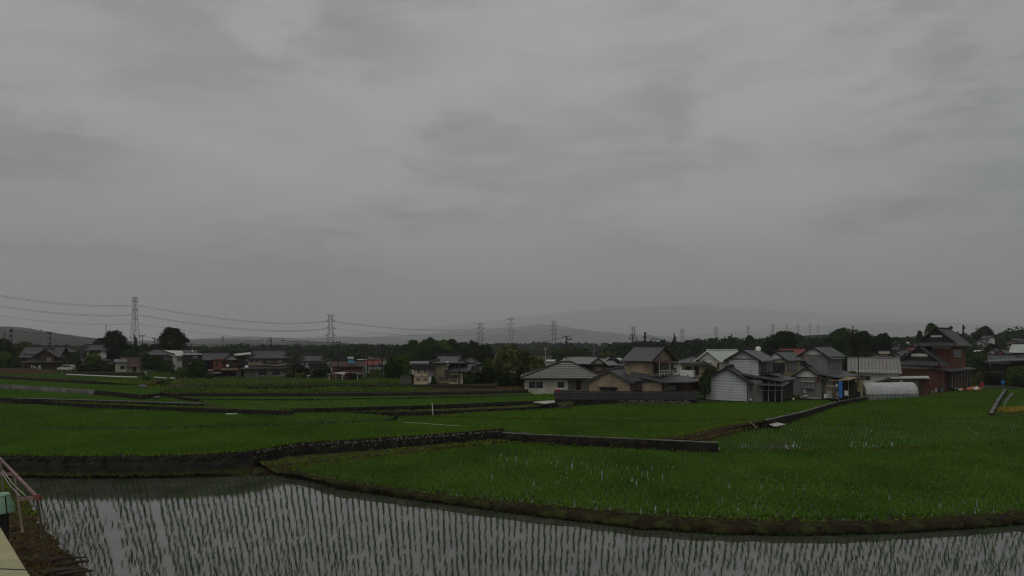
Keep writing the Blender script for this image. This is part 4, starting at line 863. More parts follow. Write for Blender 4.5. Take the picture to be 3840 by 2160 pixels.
for k, (y2, y3) in enumerate([(1206, 1232), (1209, 1235), (1233, 1254)]):
    nm = ['upper', 'second', 'lower'][k]
    wire((1261, y2, 900), (1784, y3, 1150), 14, nm+' high voltage line from the dark pylon to the grove pylon', group=GW)
def pole(px, yt, yb, Y, label, arms=(), r=None, m='pole', tr=None, lean=0, name='utility_pole', cat='utility pole'):
    s = Y/F; h = (yb-yt)*s; root = link(name, None, loc=W(px, yb, Y), label=label, cat=cat); r = r or max(0.11, s*1.5)
    mb = MB(); mb.tube((0, 0, -0.5), (lean*s, 0, h), r*1.15, r*0.8, 8); mb.build('shaft', m, root)
    for a in arms:
        ya, l, rr = a[:3]; z = (yb-ya)*s; am = MB(); am.box(l*s, rr*s, -0.3-0.06, -0.3+0.06, z-0.07, z+0.07)
        for k in range(3):
            x = (l+(rr-l)*(0.05+0.45*k))*s; am.tube((x, -0.3, z), (x, -0.3, z+0.35), 0.09, 0.06, 5)
        am.build('cross_arm', m, root)
    if tr:
        tm = MB(); z = (yb-tr)*s; tm.tube((0.45, -0.1, z-0.5), (0.45, -0.1, z+0.5), 0.32, n=8); tm.tube((0, 0, z), (0.45, -0.1, z), 0.08, n=4); tm.build('transformer', m, root)
    return root
pole(18, 1238, 1392, 175, 'thin bare pole at the far left edge')
pole(44, 1233, 1396, 150, 'utility pole behind the leftmost bushes', [(1238, -2, 7), (1244, -5, 1), (1262, -5, 3)])
pole(189, 1246, 1385, 160, 'utility pole behind the leftmost house', [(1248, -9, 7), (1253, -5, 5), (1268, -7, 3), (1290, -6, 6)])
pole(535, 1257, 1400, 160, 'utility pole between the cypress and the round tree', [(1260, -10, 11)])
pole(580, 1268, 1400, 165, 'thin utility pole at the left of the round tree', [(1270, -6, 5)])
pole(717, 1290, 1400, 150, 'short utility pole right of the round black-green tree', [(1291, -7, 7)])
pole(913, 1288, 1380, 160, 'utility pole behind the red two storey house', [(1289, -9, 6)])
pole(1017, 1269, 1390, 150, 'utility pole with bracket behind the ridge of the beige tiled house', [(1271, -5, 2), (1279, -11, 4), (1308, -8, 20)])
pole(1120, 1289, 1410, 145, 'utility pole between the two tiled houses', [(1291, -17, 2), (1312, -8, 2), (1318, -8, 2)])
pole(1268, 1282, 1430, 112, 'stout utility pole in front of the red house with carport', [(1285, -19, 11), (1291, -8, 12), (1312, -12, 8), (1339, -10, 10)], tr=1335)
pole(1378, 1292, 1432, 116, 'second tall pole right of the red house with carport', [(1294, -11, 2), (1308, -13, 2), (1314, -9, 3)])
pole(1366, 1332, 1430, 150, 'small distant pole beside the second tall pole', [(1336, -5, 5)])
pole(1399, 1345, 1436, 110, 'short bare pole between the two tallest poles', r=0.12)
pole(1433, 1290, 1440, 108, 'tallest dark pole in front of the dense green tree', [(1294, -14, 5), (1311, -8, 3), (1317, -9, 2)], r=0.17)
pole(1721, 1348, 1441, 100, 'thin dark pole in front of the beige house', r=0.11)
pole(2046, 1306, 1420, 125, 'pale concrete pole behind the blossom trees', [(1309, -6, 8)], m='palepole')
pole(2124, 1259, 1420, 118, 'utility pole with many cross arms behind the bungalow roof', [(1264, -15, 8), (1273, 2, 19), (1285, -5, 5), (1292, -22, 22), (1298, -22, 22), (1302, -20, 20)], tr=1318)
pole(2216, 1318, 1400, 150, 'small distant pole behind the white tiled roof', [(1323, -3, 4)])
pole(2227, 1288, 1340, 260, 'slim white mast in front of the wooded ridge', m='palepole', r=0.12, name='mast', cat='mast')
pole(2373, 1258, 1400, 120, 'pole with antenna left of the tan house roof', [(1260, -8, 6), (1271, -15, 14)], r=0.12)
pole(2419, 1245, 1400, 105, 'thick dark pole behind the tan house ridge', [(1267, -8, 2)], r=0.19)
pole(2537, 1318, 1420, 130, 'small pole behind the pale roofed house', [(1321, -8, 5)])
pole(2714, 1284, 1420, 130, 'bracketed pole behind the white sided house', [(1290, -3, 3), (1297, -4, 3)], m='pole')
pole(3612, 1218, 1452, 112, 'tall thin dark pole right of the red tiled house', [(1232, -2, 2)], r=0.16)
pole(3219, 1333, 1440, 94, 'thin pipe pole in front of the long barn', r=0.07)
pole(3774, 1280, 1400, 170, 'distant utility pole in the village at the right', [(1284, -5, 5)])
pole(3745, 1295, 1400, 165, 'shorter distant pole in the village at the right', [(1299, -4, 4)])
LW = 'low voltage lines between the utility poles'
for p, q, sg, l in [((52, 1239, 150), (185, 1250, 160), 5, 'wire between the two leftmost cross armed poles'), ((197, 1250, 160), (367, 1272, 165), 4, 'wire from the pole behind the leftmost house to the domed tree'),
    ((490, 1268, 165), (528, 1261, 160), 2, 'short wire into the pole by the cypress'), ((546, 1261, 160), (580, 1270, 165), 1, 'short wire between the two poles by the round tree'),
    ((717, 1291, 150), (909, 1290, 160), 3, 'wire between the short poles above the red house'), ((909, 1290, 160), (1108, 1292, 145), 6, 'wire crossing behind the beige house ridge'),
    ((975, 1273, 170), (1017, 1270, 150), 1, 'short wire running left from the bracket pole'), ((1017, 1270, 150), (1262, 1286, 112), 5, 'wire from the bracket pole down to the stout pole'),
    ((1274, 1286, 112), (1376, 1294, 116), 2, 'thick wire between the stout and the second tall pole'), ((1376, 1294, 116), (1432, 1294, 108), 2, 'thick wire into the tallest dark pole'), ((1432, 1294, 108), (1520, 1298, 120), 3, 'thick wire from the tallest dark pole to the grove'),
    ((1280, 1312, 112), (1374, 1316, 116), 3, 'thin lower wire left of the second tall pole'), ((1380, 1314, 116), (1430, 1317, 108), 3, 'thin lower wire right of the second tall pole'), ((1120, 1292, 145), (1262, 1302, 112), 5, 'wire from the pole between the tiled houses'),
    ((2423, 1250, 105), (2476, 1270, 90), 3, 'topmost short wire running down behind the tan house ridge'), ((2423, 1258, 105), (2470, 1273, 90), 3, 'second short wire behind the tan house ridge'), ((2423, 1266, 105), (2462, 1275, 90), 3, 'lowest short wire behind the tan house ridge'),
    ((1940, 1292, 190), (2110, 1266, 118), 5, 'thin wire running into the many armed pole'), ((1975, 1306, 190), (2102, 1298, 118), 5, 'lower thin wire running into the many armed pole'), ((2146, 1298, 118), (2330, 1316, 130), 6, 'thin wire from the many armed pole toward the tan house')]:
    wire(p, q, sg, l, group=LW, n=8, r=0.05 if p[2] < 200 else None)
# ------------------------------------------------------------------ houses
class House:
    """built in a local frame; x in photo pixels of the front plane, heights in photo pixels, depths in metres"""
    def __init__(s, label, px, py, Y=None, z=None, r=0.0, name='house', cat='house', group=None):
        if Y is None: Y = (CZ-z)*F/(py-HY)
        s.px, s.py, s.s = px, py, Y/F; az = math.atan2((px-HX)/F, 1); s.r = math.radians(r)
        s.sx = s.s*math.cos(az)/math.cos(s.r)
        s.root = link(name, None, loc=W(px, py, Y), label=label, cat=cat, group=group); s.root.rotation_euler = (0, 0, -az+s.r)
    def X(s, x): return (x-s.px)*s.sx
    def Z(s, y): return (s.py-y)*s.s
    def wall(s, x0, x1, d0, d1, yt, yb, m, name='wall', label=None):
        mb = MB(); mb.box(s.X(x0), s.X(x1), d0, d1, s.Z(yb)-(1.0 if yb >= s.py-1 else 0), s.Z(yt)); o = mb.build(name, m, s.root)
        if label: o['label'] = label
        return o
    def gable(s, x0, x1, d0, d1, ye, yr, axis, m, wm, over=0.5, th=0.14, name='roof', ridge=True, gm=None, orn=0.0, trim='trim'):
        """axis 'y': gable end faces the viewer; axis 'x': ridge runs left to right"""
        X0, X1, e, r = s.X(x0), s.X(x1), s.Z(ye), s.Z(yr); mb = MB()
        if axis == 'y':
            xm, hw = (X0+X1)/2, (X1-X0)/2; sl = (r-e)/hw; zo = e-sl*over; a, b = d0-over*0.8, d1+over*0.8
            mb.slab([(X0-over, b, zo), (X0-over, a, zo), (xm, a, r), (xm, b, r)], th); mb.slab([(X1+over, a, zo), (X1+over, b, zo), (xm, b, r), (xm, a, r)], th)
            gb = MB()
            for y, k in ((d0, 1), (d1, -1)):
                p = [(X0, y, e-th), (X1, y, e-th), (xm, y, r-th)]; gb = MB(); gb.face(p if k == 1 else p[::-1]); gb.build('gable', gm or wm, s.root)
        else:
            ym, hw = (d0+d1)/2, (d1-d0)/2; sl = (r-e)/hw; zo = e-sl*over; a, b = X0-over*0.8, X1+over*0.8
            mb.slab([(a, d0-over, zo), (b, d0-over, zo), (b, ym, r), (a, ym, r)], th); mb.slab([(b, d1+over, zo), (a, d1+over, zo), (a, ym, r), (b, ym, r)], th)
            gb = MB()
            for x, k in ((X0, 1), (X1, -1)):
                p = [(x, d0, e-th), (x, d1, e-th), (x, ym, r-th)]; gb = MB(); gb.face(p if k == -1 else p[::-1]); gb.build('gable', gm or wm, s.root)
        ro = mb.build(name, m, s.root)
        q = 0.17
        if ridge:
            cb = MB()
            if axis == 'y':
                cb.box(xm-q, xm+q, a-0.05, b+0.05, r-0.05, r+0.2)
                if orn: cb.box(xm-q*2, xm+q*2, a-0.15, a+0.05, r-0.1, r+0.2+orn)
            else:
                cb.box(a-0.05, b+0.05, ym-q, ym+q, r-0.05, r+0.2)
                if orn:
                    for x in (a, b): cb.box(x-0.15, x+0.15, ym-q*1.6, ym+q*1.6, r-0.1, r+0.2+orn)
            cb.build('ridge_tiles', trim, ro)
        # barge boards
        bb = MB()
        if axis == 'y':
            for y in (a-0.04, b+0.04):
                if y > a: bb.build('barge_board', trim, ro); bb = MB()
                for xe in (X0-over, X1+over):
                    bb.slab([(min(xe, xm), y-0.03, (zo if xe < xm else r)+0.03), (max(xe, xm), y-0.03, (r if xe < xm else zo)+0.03), (max(xe, xm), y+0.03, (r if xe < xm else zo)+0.03), (min(xe, xm), y+0.03, (zo if xe < xm else r)+0.03)], 0.28)
        else:
            for x in (a-0.04, b+0.04):
                if x > a: bb.build('barge_board', trim, ro); bb = MB()
                for ye_, zz in ((d0-over, zo), (d1+over, zo)):
                    lo, hi = min(ye_, ym), max(ye_, ym)
                    z0_, z1_ = (zz, r) if ye_ < ym else (r, zz)
                    bb.slab([(x-0.03, lo, z0_+0.03), (x+0.03, lo, z0_+0.03), (x+0.03, hi, z1_+0.03), (x-0.03, hi, z1_+0.03)], 0.28)
            gu = MB(); gu.box(a, b, d0-over-0.1, d0-over, zo-0.16, zo-0.02); gu.build('gutter', trim, ro)
        bb.build('barge_board', trim, ro)
        return ro
    def hip(s, x0, x1, d0, d1, ye, yr, m, over=0.5, th=0.14, rl=None, name='roof', axis='x', xm=None):
        X0, X1, e, r = s.X(x0)-over, s.X(x1)+over, s.Z(ye), s.Z(yr); a, b = d0-over, d1+over; ym = (a+b)/2; mb = MB()
        if axis == 'x':
            hw = min((b-a)/2, (X1-X0)/2*0.96)*0.92 if rl is None else ((X1-X0)-rl*s.sx)/2
            xa, xb = (X0+hw, X1-hw) if xm is None else (s.X(xm[0]), s.X(xm[1])); A, B = (xa, ym, r), (xb, ym, r)
            mb.slab([(X0, a, e), (X1, a, e), B, A], th); mb.slab([(X1, b, e), (X0, b, e), A, B], th); mb.slab([(X0, b, e), (X0, a, e), A], th); mb.slab([(X1, a, e), (X1, b, e), B], th)
            R = [((X0, a, e), A), ((X0, b, e), A), ((X1, a, e), B), ((X1, b, e), B), (A, B)]
        else:
            xm_ = (X0+X1)/2; hw = (X1-X0)/2*0.95; A, B = (xm_, min(a+hw, ym-0.05), r), (xm_, max(b-hw, ym+0.05), r)
            mb.slab([(X0, a, e), (X1, a, e), A], th); mb.slab([(X1, b, e), (X0, b, e), B], th); mb.slab([(X0, b, e), (X0, a, e), A, B], th); mb.slab([(X1, a, e), (X1, b, e), B, A], th)
            R = [((X0, a, e), A), ((X1, a, e), A), ((X0, b, e), B), ((X1, b, e), B), (A, B)]
        ro = mb.build(name, m, s.root); cb = MB()
        for p, q in R:
            p, q = Vector(p)+Vector((0, 0, .06)), Vector(q)+Vector((0, 0, .06)); cb.tube(p, q, 0.15, n=4)
        cb.build('ridge_tiles', 'trim', ro); gb = MB(); gb.box(X0-0.02, X1+0.02, a-0.1, a-0.02, e-0.18, e-0.02); gb.build('gutter', 'trim', ro)
        return ro
    def irimoya(s, x0, x1, d0, d1, ye, ymid, yr, gx0, gx1, m, axis='x', over=0.6, gm='offwhite', orn=0.3, th=0.14):
        """hip-and-gable roof: hip skirt up to ymid with a steeper gable piece from gx0 to gx1 (x axis ridge) or of that width (y axis)"""
        X0, X1, e, zm, r = s.X(x0)-over, s.X(x1)+over, s.Z(ye), s.Z(ymid), s.Z(yr); a, b = d0-over, d1+over; mb = MB(); ym = (a+b)/2
        if axis == 'x':
            G0, G1 = s.X(gx0), s.X(gx1); t = (zm-e)/(r-e); fa, fb = a+(ym-a)*t, b-(b-ym)*t
        else:
            xm = (X0+X1)/2; t = (zm-e)/(r-e); G0, G1 = X0+(xm-X0)*t, X1-(X1-xm)*t; fa, fb = d0+gx0, d1-gx1
        c = [(X0, a, e), (X1, a, e), (X1, b, e), (X0, b, e)]; g = [(G0, fa, zm), (G1, fa, zm), (G1, fb, zm), (G0, fb, zm)]
        for i in range(4):
            j = (i+1) % 4; mb.slab([c[i], c[j], g[j], g[i]], th)
        o2 = 0.35
        if axis == 'x':
            mb.slab([(G0-o2, fa, zm), (G1+o2, fa, zm), (G1+o2, ym, r), (G0-o2, ym, r)], th); mb.slab([(G1+o2, fb, zm), (G0-o2, fb, zm), (G0-o2, ym, r), (G1+o2, ym, r)], th)
            A, B = (G0-o2, ym, r), (G1+o2, ym, r); gb = MB()
            gb.face([(G0, fb, zm-th), (G0, fa, zm-th), (G0, ym, r-th)]); gb.build('gable', gm, s.root); gb = MB(); gb.face([(G1, fa, zm-th), (G1, fb, zm-th), (G1, ym, r-th)])
            R = [(A, B), ((G0-o2, fa, zm), A), ((G1+o2, fa, zm), B), ((G0-o2, fb, zm), A), ((G1+o2, fb, zm), B)]+[(c[i], g[i]) for i in range(4)]
        else:
            mb.slab([(G0, fb, zm), (G0, fa-o2, zm), (xm, fa-o2, r), (xm, fb+o2, r)], th); mb.slab([(G1, fa-o2, zm), (G1, fb, zm), (xm, fb+o2, r), (xm, fa-o2, r)], th)
            A, B = (xm, fa-o2, r), (xm, fb+o2, r); gb = MB(); gb.face([(G0, fa, zm-th), (G1, fa, zm-th), (xm, fa, r-th)]); gb.build('gable', gm, s.root); gb = MB(); gb.face([(G1, fb, zm-th), (G0, fb, zm-th), (xm, fb, r-th)])
            R = [(A, B), ((G0, fa-o2, zm), A), ((G1, fa-o2, zm), A)]+[(c[i], g[i]) for i in range(4)]
        ro = mb.build('roof', m, s.root); gb.build('gable', gm, s.root); cb = MB()
        for p, q in R: cb.tube(Vector(p)+Vector((0, 0, .08)), Vector(q)+Vector((0, 0, .08)), 0.17, n=4)
        for q in (A, B): cb.ball((q[0], q[1], q[2]+orn*0.6), max(orn*0.9, 0.2), 1.0, 6, 4)
        cb.build('ridge_tiles', 'trim', ro)
        gb = MB(); gb.box(X0-0.02, X1+0.02, a-0.1, a-0.02, e-0.2, e-0.03); gb.build('gutter', 'trim', ro)
        return ro
    def flat(s, x0, x1, d0, d1, y, th, m, over=0.3, name='roof', slope=0):
        X0, X1 = s.X(x0)-over, s.X(x1)+over; z = s.Z(y); mb = MB()
        mb.slab([(X0, d0-over, z), (X1, d0-over, z), (X1, d1+over, z+slope), (X0, d1+over, z+slope)], th); return mb.build(name, m, s.root)
    def mono(s, pts, th, m, name='roof'):
        """sloping sheet: pts are (px, depth, py)"""
        mb = MB(); mb.slab([(s.X(a), d, s.Z(y)) for a, d, y in pts], th); return mb.build(name, m, s.root)
    def win(s, x0, x1, y0, y1, d=0.0, fr='aluminium', gl='glass', n=2, sill=False, name='window', t=0.7):
        X0, X1, Z0, Z1 = s.X(x0), s.X(x1), s.Z(y1), s.Z(y0); w = max(0.05, t*s.s); f = MB()
        f.box(X0, X1, d-0.07, d+0.02, Z0, Z0+w); f.box(X0, X1, d-0.07, d+0.02, Z1-w, Z1); f.box(X0, X0+w, d-0.07, d+0.02, Z0+w, Z1-w); f.box(X1-w, X1, d-0.07, d+0.02, Z0+w, Z1-w)
        for k in range(1, n): x = X0+(X1-X0)*k/n; f.box(x-w/2, x+w/2, d-0.06, d+0.02, Z0+w, Z1-w)
        if sill: f.box(X0-0.08, X1+0.08, d-0.16, d-0.07, Z0-0.08, Z0)
        fo = f.build(name, fr, s.root); p = MB(); p.face([(X0+w, d-0.03, Z0+w), (X1-w, d-0.03, Z0+w), (X1-w, d-0.03, Z1-w), (X0+w, d-0.03, Z1-w)]); p.build('pane', gl, fo)
        return fo
    def swin(s, side, d0, d1, y0, y1, x, fr='aluminium', gl='glass', n=2, name='window'):
        """window on a side wall at x"""
        Xw = s.X(x); sg = 1 if side == 'r' else -1; Z0, Z1 = s.Z(y1), s.Z(y0); w = max(0.05, 0.7*s.s); f = MB()
        xa, xb = sorted((Xw-0.02*sg, Xw+0.07*sg))
        f.box(xa, xb, d0, d1, Z0, Z0+w); f.box(xa, xb, d0, d1, Z1-w, Z1)
        for k in range(n+1): y = d0+(d1-d0)*k/n; f.box(xa, xb, max(d0, y-w/2), min(d1, y+w/2), Z0+w, Z1-w)
        fo = f.build(name, fr, s.root); p = MB(); q = Xw+0.03*sg; pts = [(q, d0, Z0), (q, d1, Z0), (q, d1, Z1), (q, d0, Z1)]
        p.face(pts if sg > 0 else pts[::-1]); p.build('pane', gl, fo); return fo
    def box(s, name, x0, x1, d0, d1, y0, y1, m, parent=None):
        mb = MB(); mb.box(s.X(x0), s.X(x1), d0, d1, s.Z(y1), s.Z(y0)); return mb.build(name, m, parent or s.root)
    def bars(s, name, x0, x1, d, y0, y1, m, n=8, rails=2, t=0.05, d1=None):
        mb = MB(); d1 = d if d1 is None else d1
        for k in range(rails): z = s.Z(y0+(y1-y0)*k/max(1, rails-1)); mb.tube((s.X(x0), d, z), (s.X(x1), d1, z), t, n=4)
        for k in range(n+1): f = k/n; x = s.X(x0+(x1-x0)*f); mb.tube((x, d+(d1-d)*f, s.Z(y1)), (x, d+(d1-d)*f, s.Z(y0)), t*0.7, n=4)
        return mb.build(name, m, s.root)
    def dish(s, x, y, d, r=0.35):
        mb = MB(); mb.ball((0, 0, 0), r, 0.25, 10, 5); o = mb.build('satellite_dish', 'white', s.root); o.location = (s.X(x), d-0.3, s.Z(y)); o.rotation_euler = (math.radians(68), 0, 0.3)
        pb = MB(); pb.tube((0, 0, 0), (0, -0.5, -0.3), 0.03, n=4); pb.build('bracket', 'trim', o); return o

# ---- far left
h = House('leftmost brown house with grey tiled gables and a porch', 145, 1384, Y=150, r=-20)
h.wall(85, 210, 0.5, 7, 1328, 1384, 'brown'); h.gable(83, 215, 0.5, 7, 1332, 1300, 'x', 'tile', 'brown', 0.8, orn=0.2)
h.wall(145, 212, -1.5, 3, 1328, 1384, 'brown', 'bay'); h.gable(146, 216, -1.5, 3, 1331, 1308, 'y', 'tile', 'brown', 0.7); h.win(118, 140, 1336, 1352, 0.5, n=3, gl='curtain'); h.win(100, 112, 1336, 1352, 0.5, n=1); h.win(162, 185, 1338, 1352, -1.5, n=2, fr='trim')
h.box('awning', 100, 232, -3.0, 0.4, 1354, 1358, 'metalroof'); h.win(186, 200, 1342, 1360, -1.5, n=1, gl='curtain'); h.box('veranda_post', 102, 104, -2.8, -2.6, 1358, 1384, 'woodpost')
h = House('grey two storey house with dark hip roof behind the clipped shrub', 196, 1385, Y=160)
h.wall(200, 284, 0, 7, 1320, 1385, 'grey'); h.hip(196, 286, 0, 7, 1320, 1298, 'tile', 0.4); h.wall(225, 322, 1, 7, 1345, 1385, 'grey', 'wing'); h.hip(222, 326, 0.8, 7, 1346, 1326, 'tilefine'); h.win(219, 234, 1322, 1331, 0, n=2, fr='trim'); h.win(255, 272, 1348, 1360, 1, n=2)
h = House('two tiered temple-like house with broad grey roofs behind the garden tree', 290, 1390, Y=158)
h.wall(328, 402, 1, 7, 1314, 1345, 'offwhite', 'upper_wall'); h.irimoya(318, 402, 1, 8, 1313, 1304, 1293, 332, 388, 'tile'); h.wall(296, 414, 0, 8, 1350, 1390, 'beige'); h.hip(288, 418, -0.5, 9, 1354, 1328, 'tile', 0.4); h.win(335, 380, 1317, 1326, 1, n=4, fr='trim'); h.win(380, 405, 1360, 1374, 0, n=2); h.bars('balcony_rail', 398, 416, -0.3, 1318, 1326, 'trim', 6)
h = House('small cream shed with two lean-to roofs beside the lane', 430, 1397, Y=140, name='shed', cat='shed')
h.wall(432, 478, 0, 4, 1357, 1397, 'cream'); h.flat(431, 474, -0.2, 4, 1357, 0.2, 'metalroof', 0.2, slope=0.6); h.wall(476, 530, 0.6, 5, 1370, 1397, 'cream', 'back_wall'); h.mono([(474, 0.0, 1375), (530, 0.0, 1375), (530, 4.5, 1348), (456, 4.5, 1348)], 0.15, 'rustroof'); h.win(451, 468, 1372, 1384, 0, n=2, fr='trim'); h.box('door', 498, 512, 0.5, 0.6, 1378, 1396, 'dkbrown'); h.box('downpipe', 474.5, 476, -0.1, 0.02, 1358, 1396, 'trim'); h.wall(452, 532, 4.6, 7, 1339, 1397, 'beige', 'rear_wall'); h.flat(452, 532, 4.6, 7, 1339, 0.2, 'rustroof', 0.2)
h = House('pale house with a wide grey hip roof left of the dark flat roofed house', 528, 1412, Y=142)
h.wall(536, 652, 0, 8, 1332, 1412, 'grey'); h.hip(530, 652, 0, 8, 1331, 1312, 'tile', 0.4); h.wall(650, 686, -0.5, 5, 1334, 1412, 'offwhite', 'white_wing'); h.flat(648, 690, -0.5, 7, 1334, 0.15, 'paleroof', 0.3, slope=1.2); h.win(666, 684, 1341, 1355, -0.5, n=2, fr='trim', gl='curtain'); h.win(630, 648, 1340, 1352, 0, n=3, fr='trim', gl='curtain'); h.win(600, 615, 1340, 1352, 0, n=2, fr='trim'); h.mono([(618, 0.5, 1331), (690, 0.5, 1331), (688, 7, 1316), (618, 7, 1314)], 0.1, 'paleroof', 'side_roof')
h = House('small grey gabled house with a satellite dish behind the flat roof', 688, 1400, Y=158)
h.wall(690, 736, 0, 6, 1325, 1400, 'grey'); h.gable(690, 736, 0, 6, 1325, 1311, 'x', 'tilefine', 'offwhite', 0.4); h.dish(720, 1316, -0.4)
h = House('dark brown box-like house with flat roof and balcony', 685, 1405, Y=140)
h.wall(686, 757, 0, 6, 1328, 1405, 'dkbrown'); h.flat(684, 758, 0, 6, 1327, 0.25, 'paleroof', 0.25); h.win(724, 741, 1336, 1346, 0, n=1, gl='curtain'); h.wall(708, 762, -1.2, 0, 1352, 1364, 'dkbrown', 'balcony'); h.box('balcony_slab', 708, 764, -1.3, 0, 1361, 1364, 'beige'); h.bars('balcony_rail', 710, 762, -1.25, 1345, 1352, 'trim', 10)
h = House('brick red two storey house with balcony over a garage', 800, 1421, Y=116, r=0)
h.wall(800, 893, 0, 7, 1345, 1386, 'redwall', 'upper_wall'); h.gable(840, 893, -0.6, 7, 1347, 1325, 'y', 'tile', 'redwall', 0.5, gm='offwhite', orn=0.2); h.gable(768, 870, 0.5, 7, 1346, 1322, 'x', 'tile', 'brown', 0.5, orn=0.15)
h.wall(764, 802, 1, 6, 1345, 1388, 'dkbrown', 'dark_wing'); h.win(808, 818, 1353, 1372, 0, n=2, fr='trim'); h.win(849, 884, 1353, 1376, -0.02, n=4, fr='trim', gl='curtain'); h.box('balcony_slab', 828, 934, -2.2, 0, 1381, 1388, 'tan'); h.bars('balcony_rail', 832, 895, -2.1, 1367, 1381, 'trim', 14)
h.box('awning', 842, 894, -1.4, 0, 1350, 1352, 'rustroof'); h.dish(853, 1371, -2.2, 0.3); h.wall(800, 932, 0, 7, 1388, 1421, 'rustwall'); h.box('garage_shade_panel', 865, 886, -0.06, 0.0, 1396, 1421, 'black'); h.box('shutter_door', 886, 906, -0.08, 0.0, 1394, 1420, 'palecon'); h.box('shutter_box', 865, 908, -0.3, -0.08, 1391, 1395, 'palecon')  # black slab on the wall: shade inside the open garage, put in as colour
h.box('carport_roof', 800, 828, -1.5, 0, 1397, 1399, 'palecon'); h.box('garage_shade_panel', 801, 850, -0.06, 0.0, 1390, 1421, 'trim'); h.box('white_door', 917, 928, -0.1, 0, 1401, 1420, 'palecon'); h.box('side_roof', 766, 800, -0.4, 5, 1386, 1389, 'palecon'); h.wall(768, 800, 0, 5, 1389, 1421, 'olive', 'lower_side_wall')  # dark slab under the balcony paints the shade of the open bay
h = House('dark brown house with a pale slanting roof behind the red one', 880, 1405, Y=130)
h.wall(878, 940, 0, 6, 1330, 1405, 'dkbrown'); h.mono([(878, -0.5, 1332), (942, -0.5, 1326), (942, 6, 1322), (878, 6, 1328)], 0.2, 'paleroof'); h.win(922, 934, 1346, 1354, 0, n=1, gl='curtain')
h = House('large beige tiled house with hip-and-gable roof and long balcony', 920, 1423, Y=115)
h.wall(930, 1082, 1, 8, 1344, 1371, 'beige', 'upper_wall'); h.irimoya(934, 1100, 1, 8, 1344, 1334, 1314, 955, 1072, 'tile', orn=0.35)
h.wall(916, 1150, 0, 8, 1381, 1423, 'beige'); h.hip(905, 1090, -0.8, 8, 1382, 1362, 'tile', 0.4, xm=(940, 1060)); h.gable(1072, 1160, -1.2, 5, 1383, 1359, 'y', 'tile', 'brown', 0.6, orn=0.3)
for a, b in ((939, 948), (958, 968)): h.win(a, b, 1350, 1358, 1, n=1, fr='trim')
h.win(987, 1004, 1348, 1366, 1, n=2, fr='trim'); h.win(1015, 1046, 1350, 1366, 1, n=3, fr='trim', gl='curtain'); h.win(1063, 1082, 1350, 1362, 1, n=2, fr='trim'); h.box('balcony_slab', 1008, 1064, -0.2, 1, 1369, 1374, 'tan'); h.bars('balcony_rail', 1008, 1064, -0.15, 1362, 1370, 'trim', 16)
h.win(970, 1000, 1387, 1420, 0, n=3, fr='trim'); h.win(1024, 1052, 1391, 1410, 0, n=2, fr='trim'); h.box('recess_shade_panel', 1105, 1146, -0.08, 0.0, 1388, 1423, 'dkbrown'); h.box('corner_post', 1112, 1115, -1.1, -0.9, 1384, 1423, 'woodpost'); h.bars('washing_rail', 970, 1000, -0.6, 1409, 1412, 'palepole', 3); h.bars('washing_rail', 1030, 1075, -0.8, 1409, 1412, 'palepole', 3); h.dish(925, 1374, -1.0, 0.32); h.box('side_wing', 930, 955, 0.0, 0.0, 1388, 1423, 'grey'); h.wall(918, 955, -0.15, 0, 1385, 1423, 'grey', 'wing_wall')  # porch hollow is only a dark slab on the wall, its shade painted
h = House('white walled tiled house with dark balcony behind the bracket pole', 1125, 1426, Y=122)
h.wall(1128, 1224, 0, 7, 1354, 1426, 'offwhite'); h.irimoya(1128, 1222, 0, 7, 1353, 1346, 1334, 1142, 1204, 'tile', orn=0.25); h.wall(1158, 1226, -0.8, 0, 1362, 1376, 'dkbrown', 'balcony'); h.gable(1160, 1205, -2.0, 4, 1384, 1373, 'y', 'tile', 'offwhite', 0.5); h.wall(1163, 1203, -2.0, 2, 1384, 1426, 'offwhite', 'bay'); h.win(1138, 1145, 1360, 1371, 0, n=2, fr='trim'); h.win(1175, 1195, 1363, 1368, -0.8, n=3, fr='trim'); h.mono([(1200, -1, 1384), (1240, -1, 1384), (1240, 5, 1368), (1200, 5, 1368)], 0.14, 'tile', 'side_roof'); h.win(1185, 1198, 1390, 1402, -2.0, n=2, fr='trim')
h = House('brick red house with rusty roof and solar water tank', 1245, 1431, Y=112)
h.wall(1246, 1362, 0, 7, 1372, 1431, 'redwall'); h.gable(1246, 1362, 0, 7, 1373, 1356, 'x', 'rustroof', 'redwall', 0.4); h.wall(1290, 1362, -1.2, 0, 1387, 1402, 'rustwall', 'balcony'); h.box('balcony_shade_panel', 1278, 1360, -0.1, 0.0, 1374, 1387, 'dkbrown'); h.win(1247, 1256, 1379, 1389, 0, n=1, fr='trim', gl='curtain'); h.win(1258, 1276, 1379, 1389, 0, n=2, fr='trim', gl='curtain')  # dark strip above the balcony front paints the shade of a hollow
h.box('solar_tank', 1304, 1328, 0.8, 1.6, 1339, 1345, 'white'); h.mono([(1307, -0.2, 1361), (1331, -0.2, 1361), (1328, 1.2, 1346), (1304, 1.2, 1346)], 0.12, 'teal', 'solar_panel'); h.win(1330, 1346, 1406, 1425, 0, n=2, fr='trim')
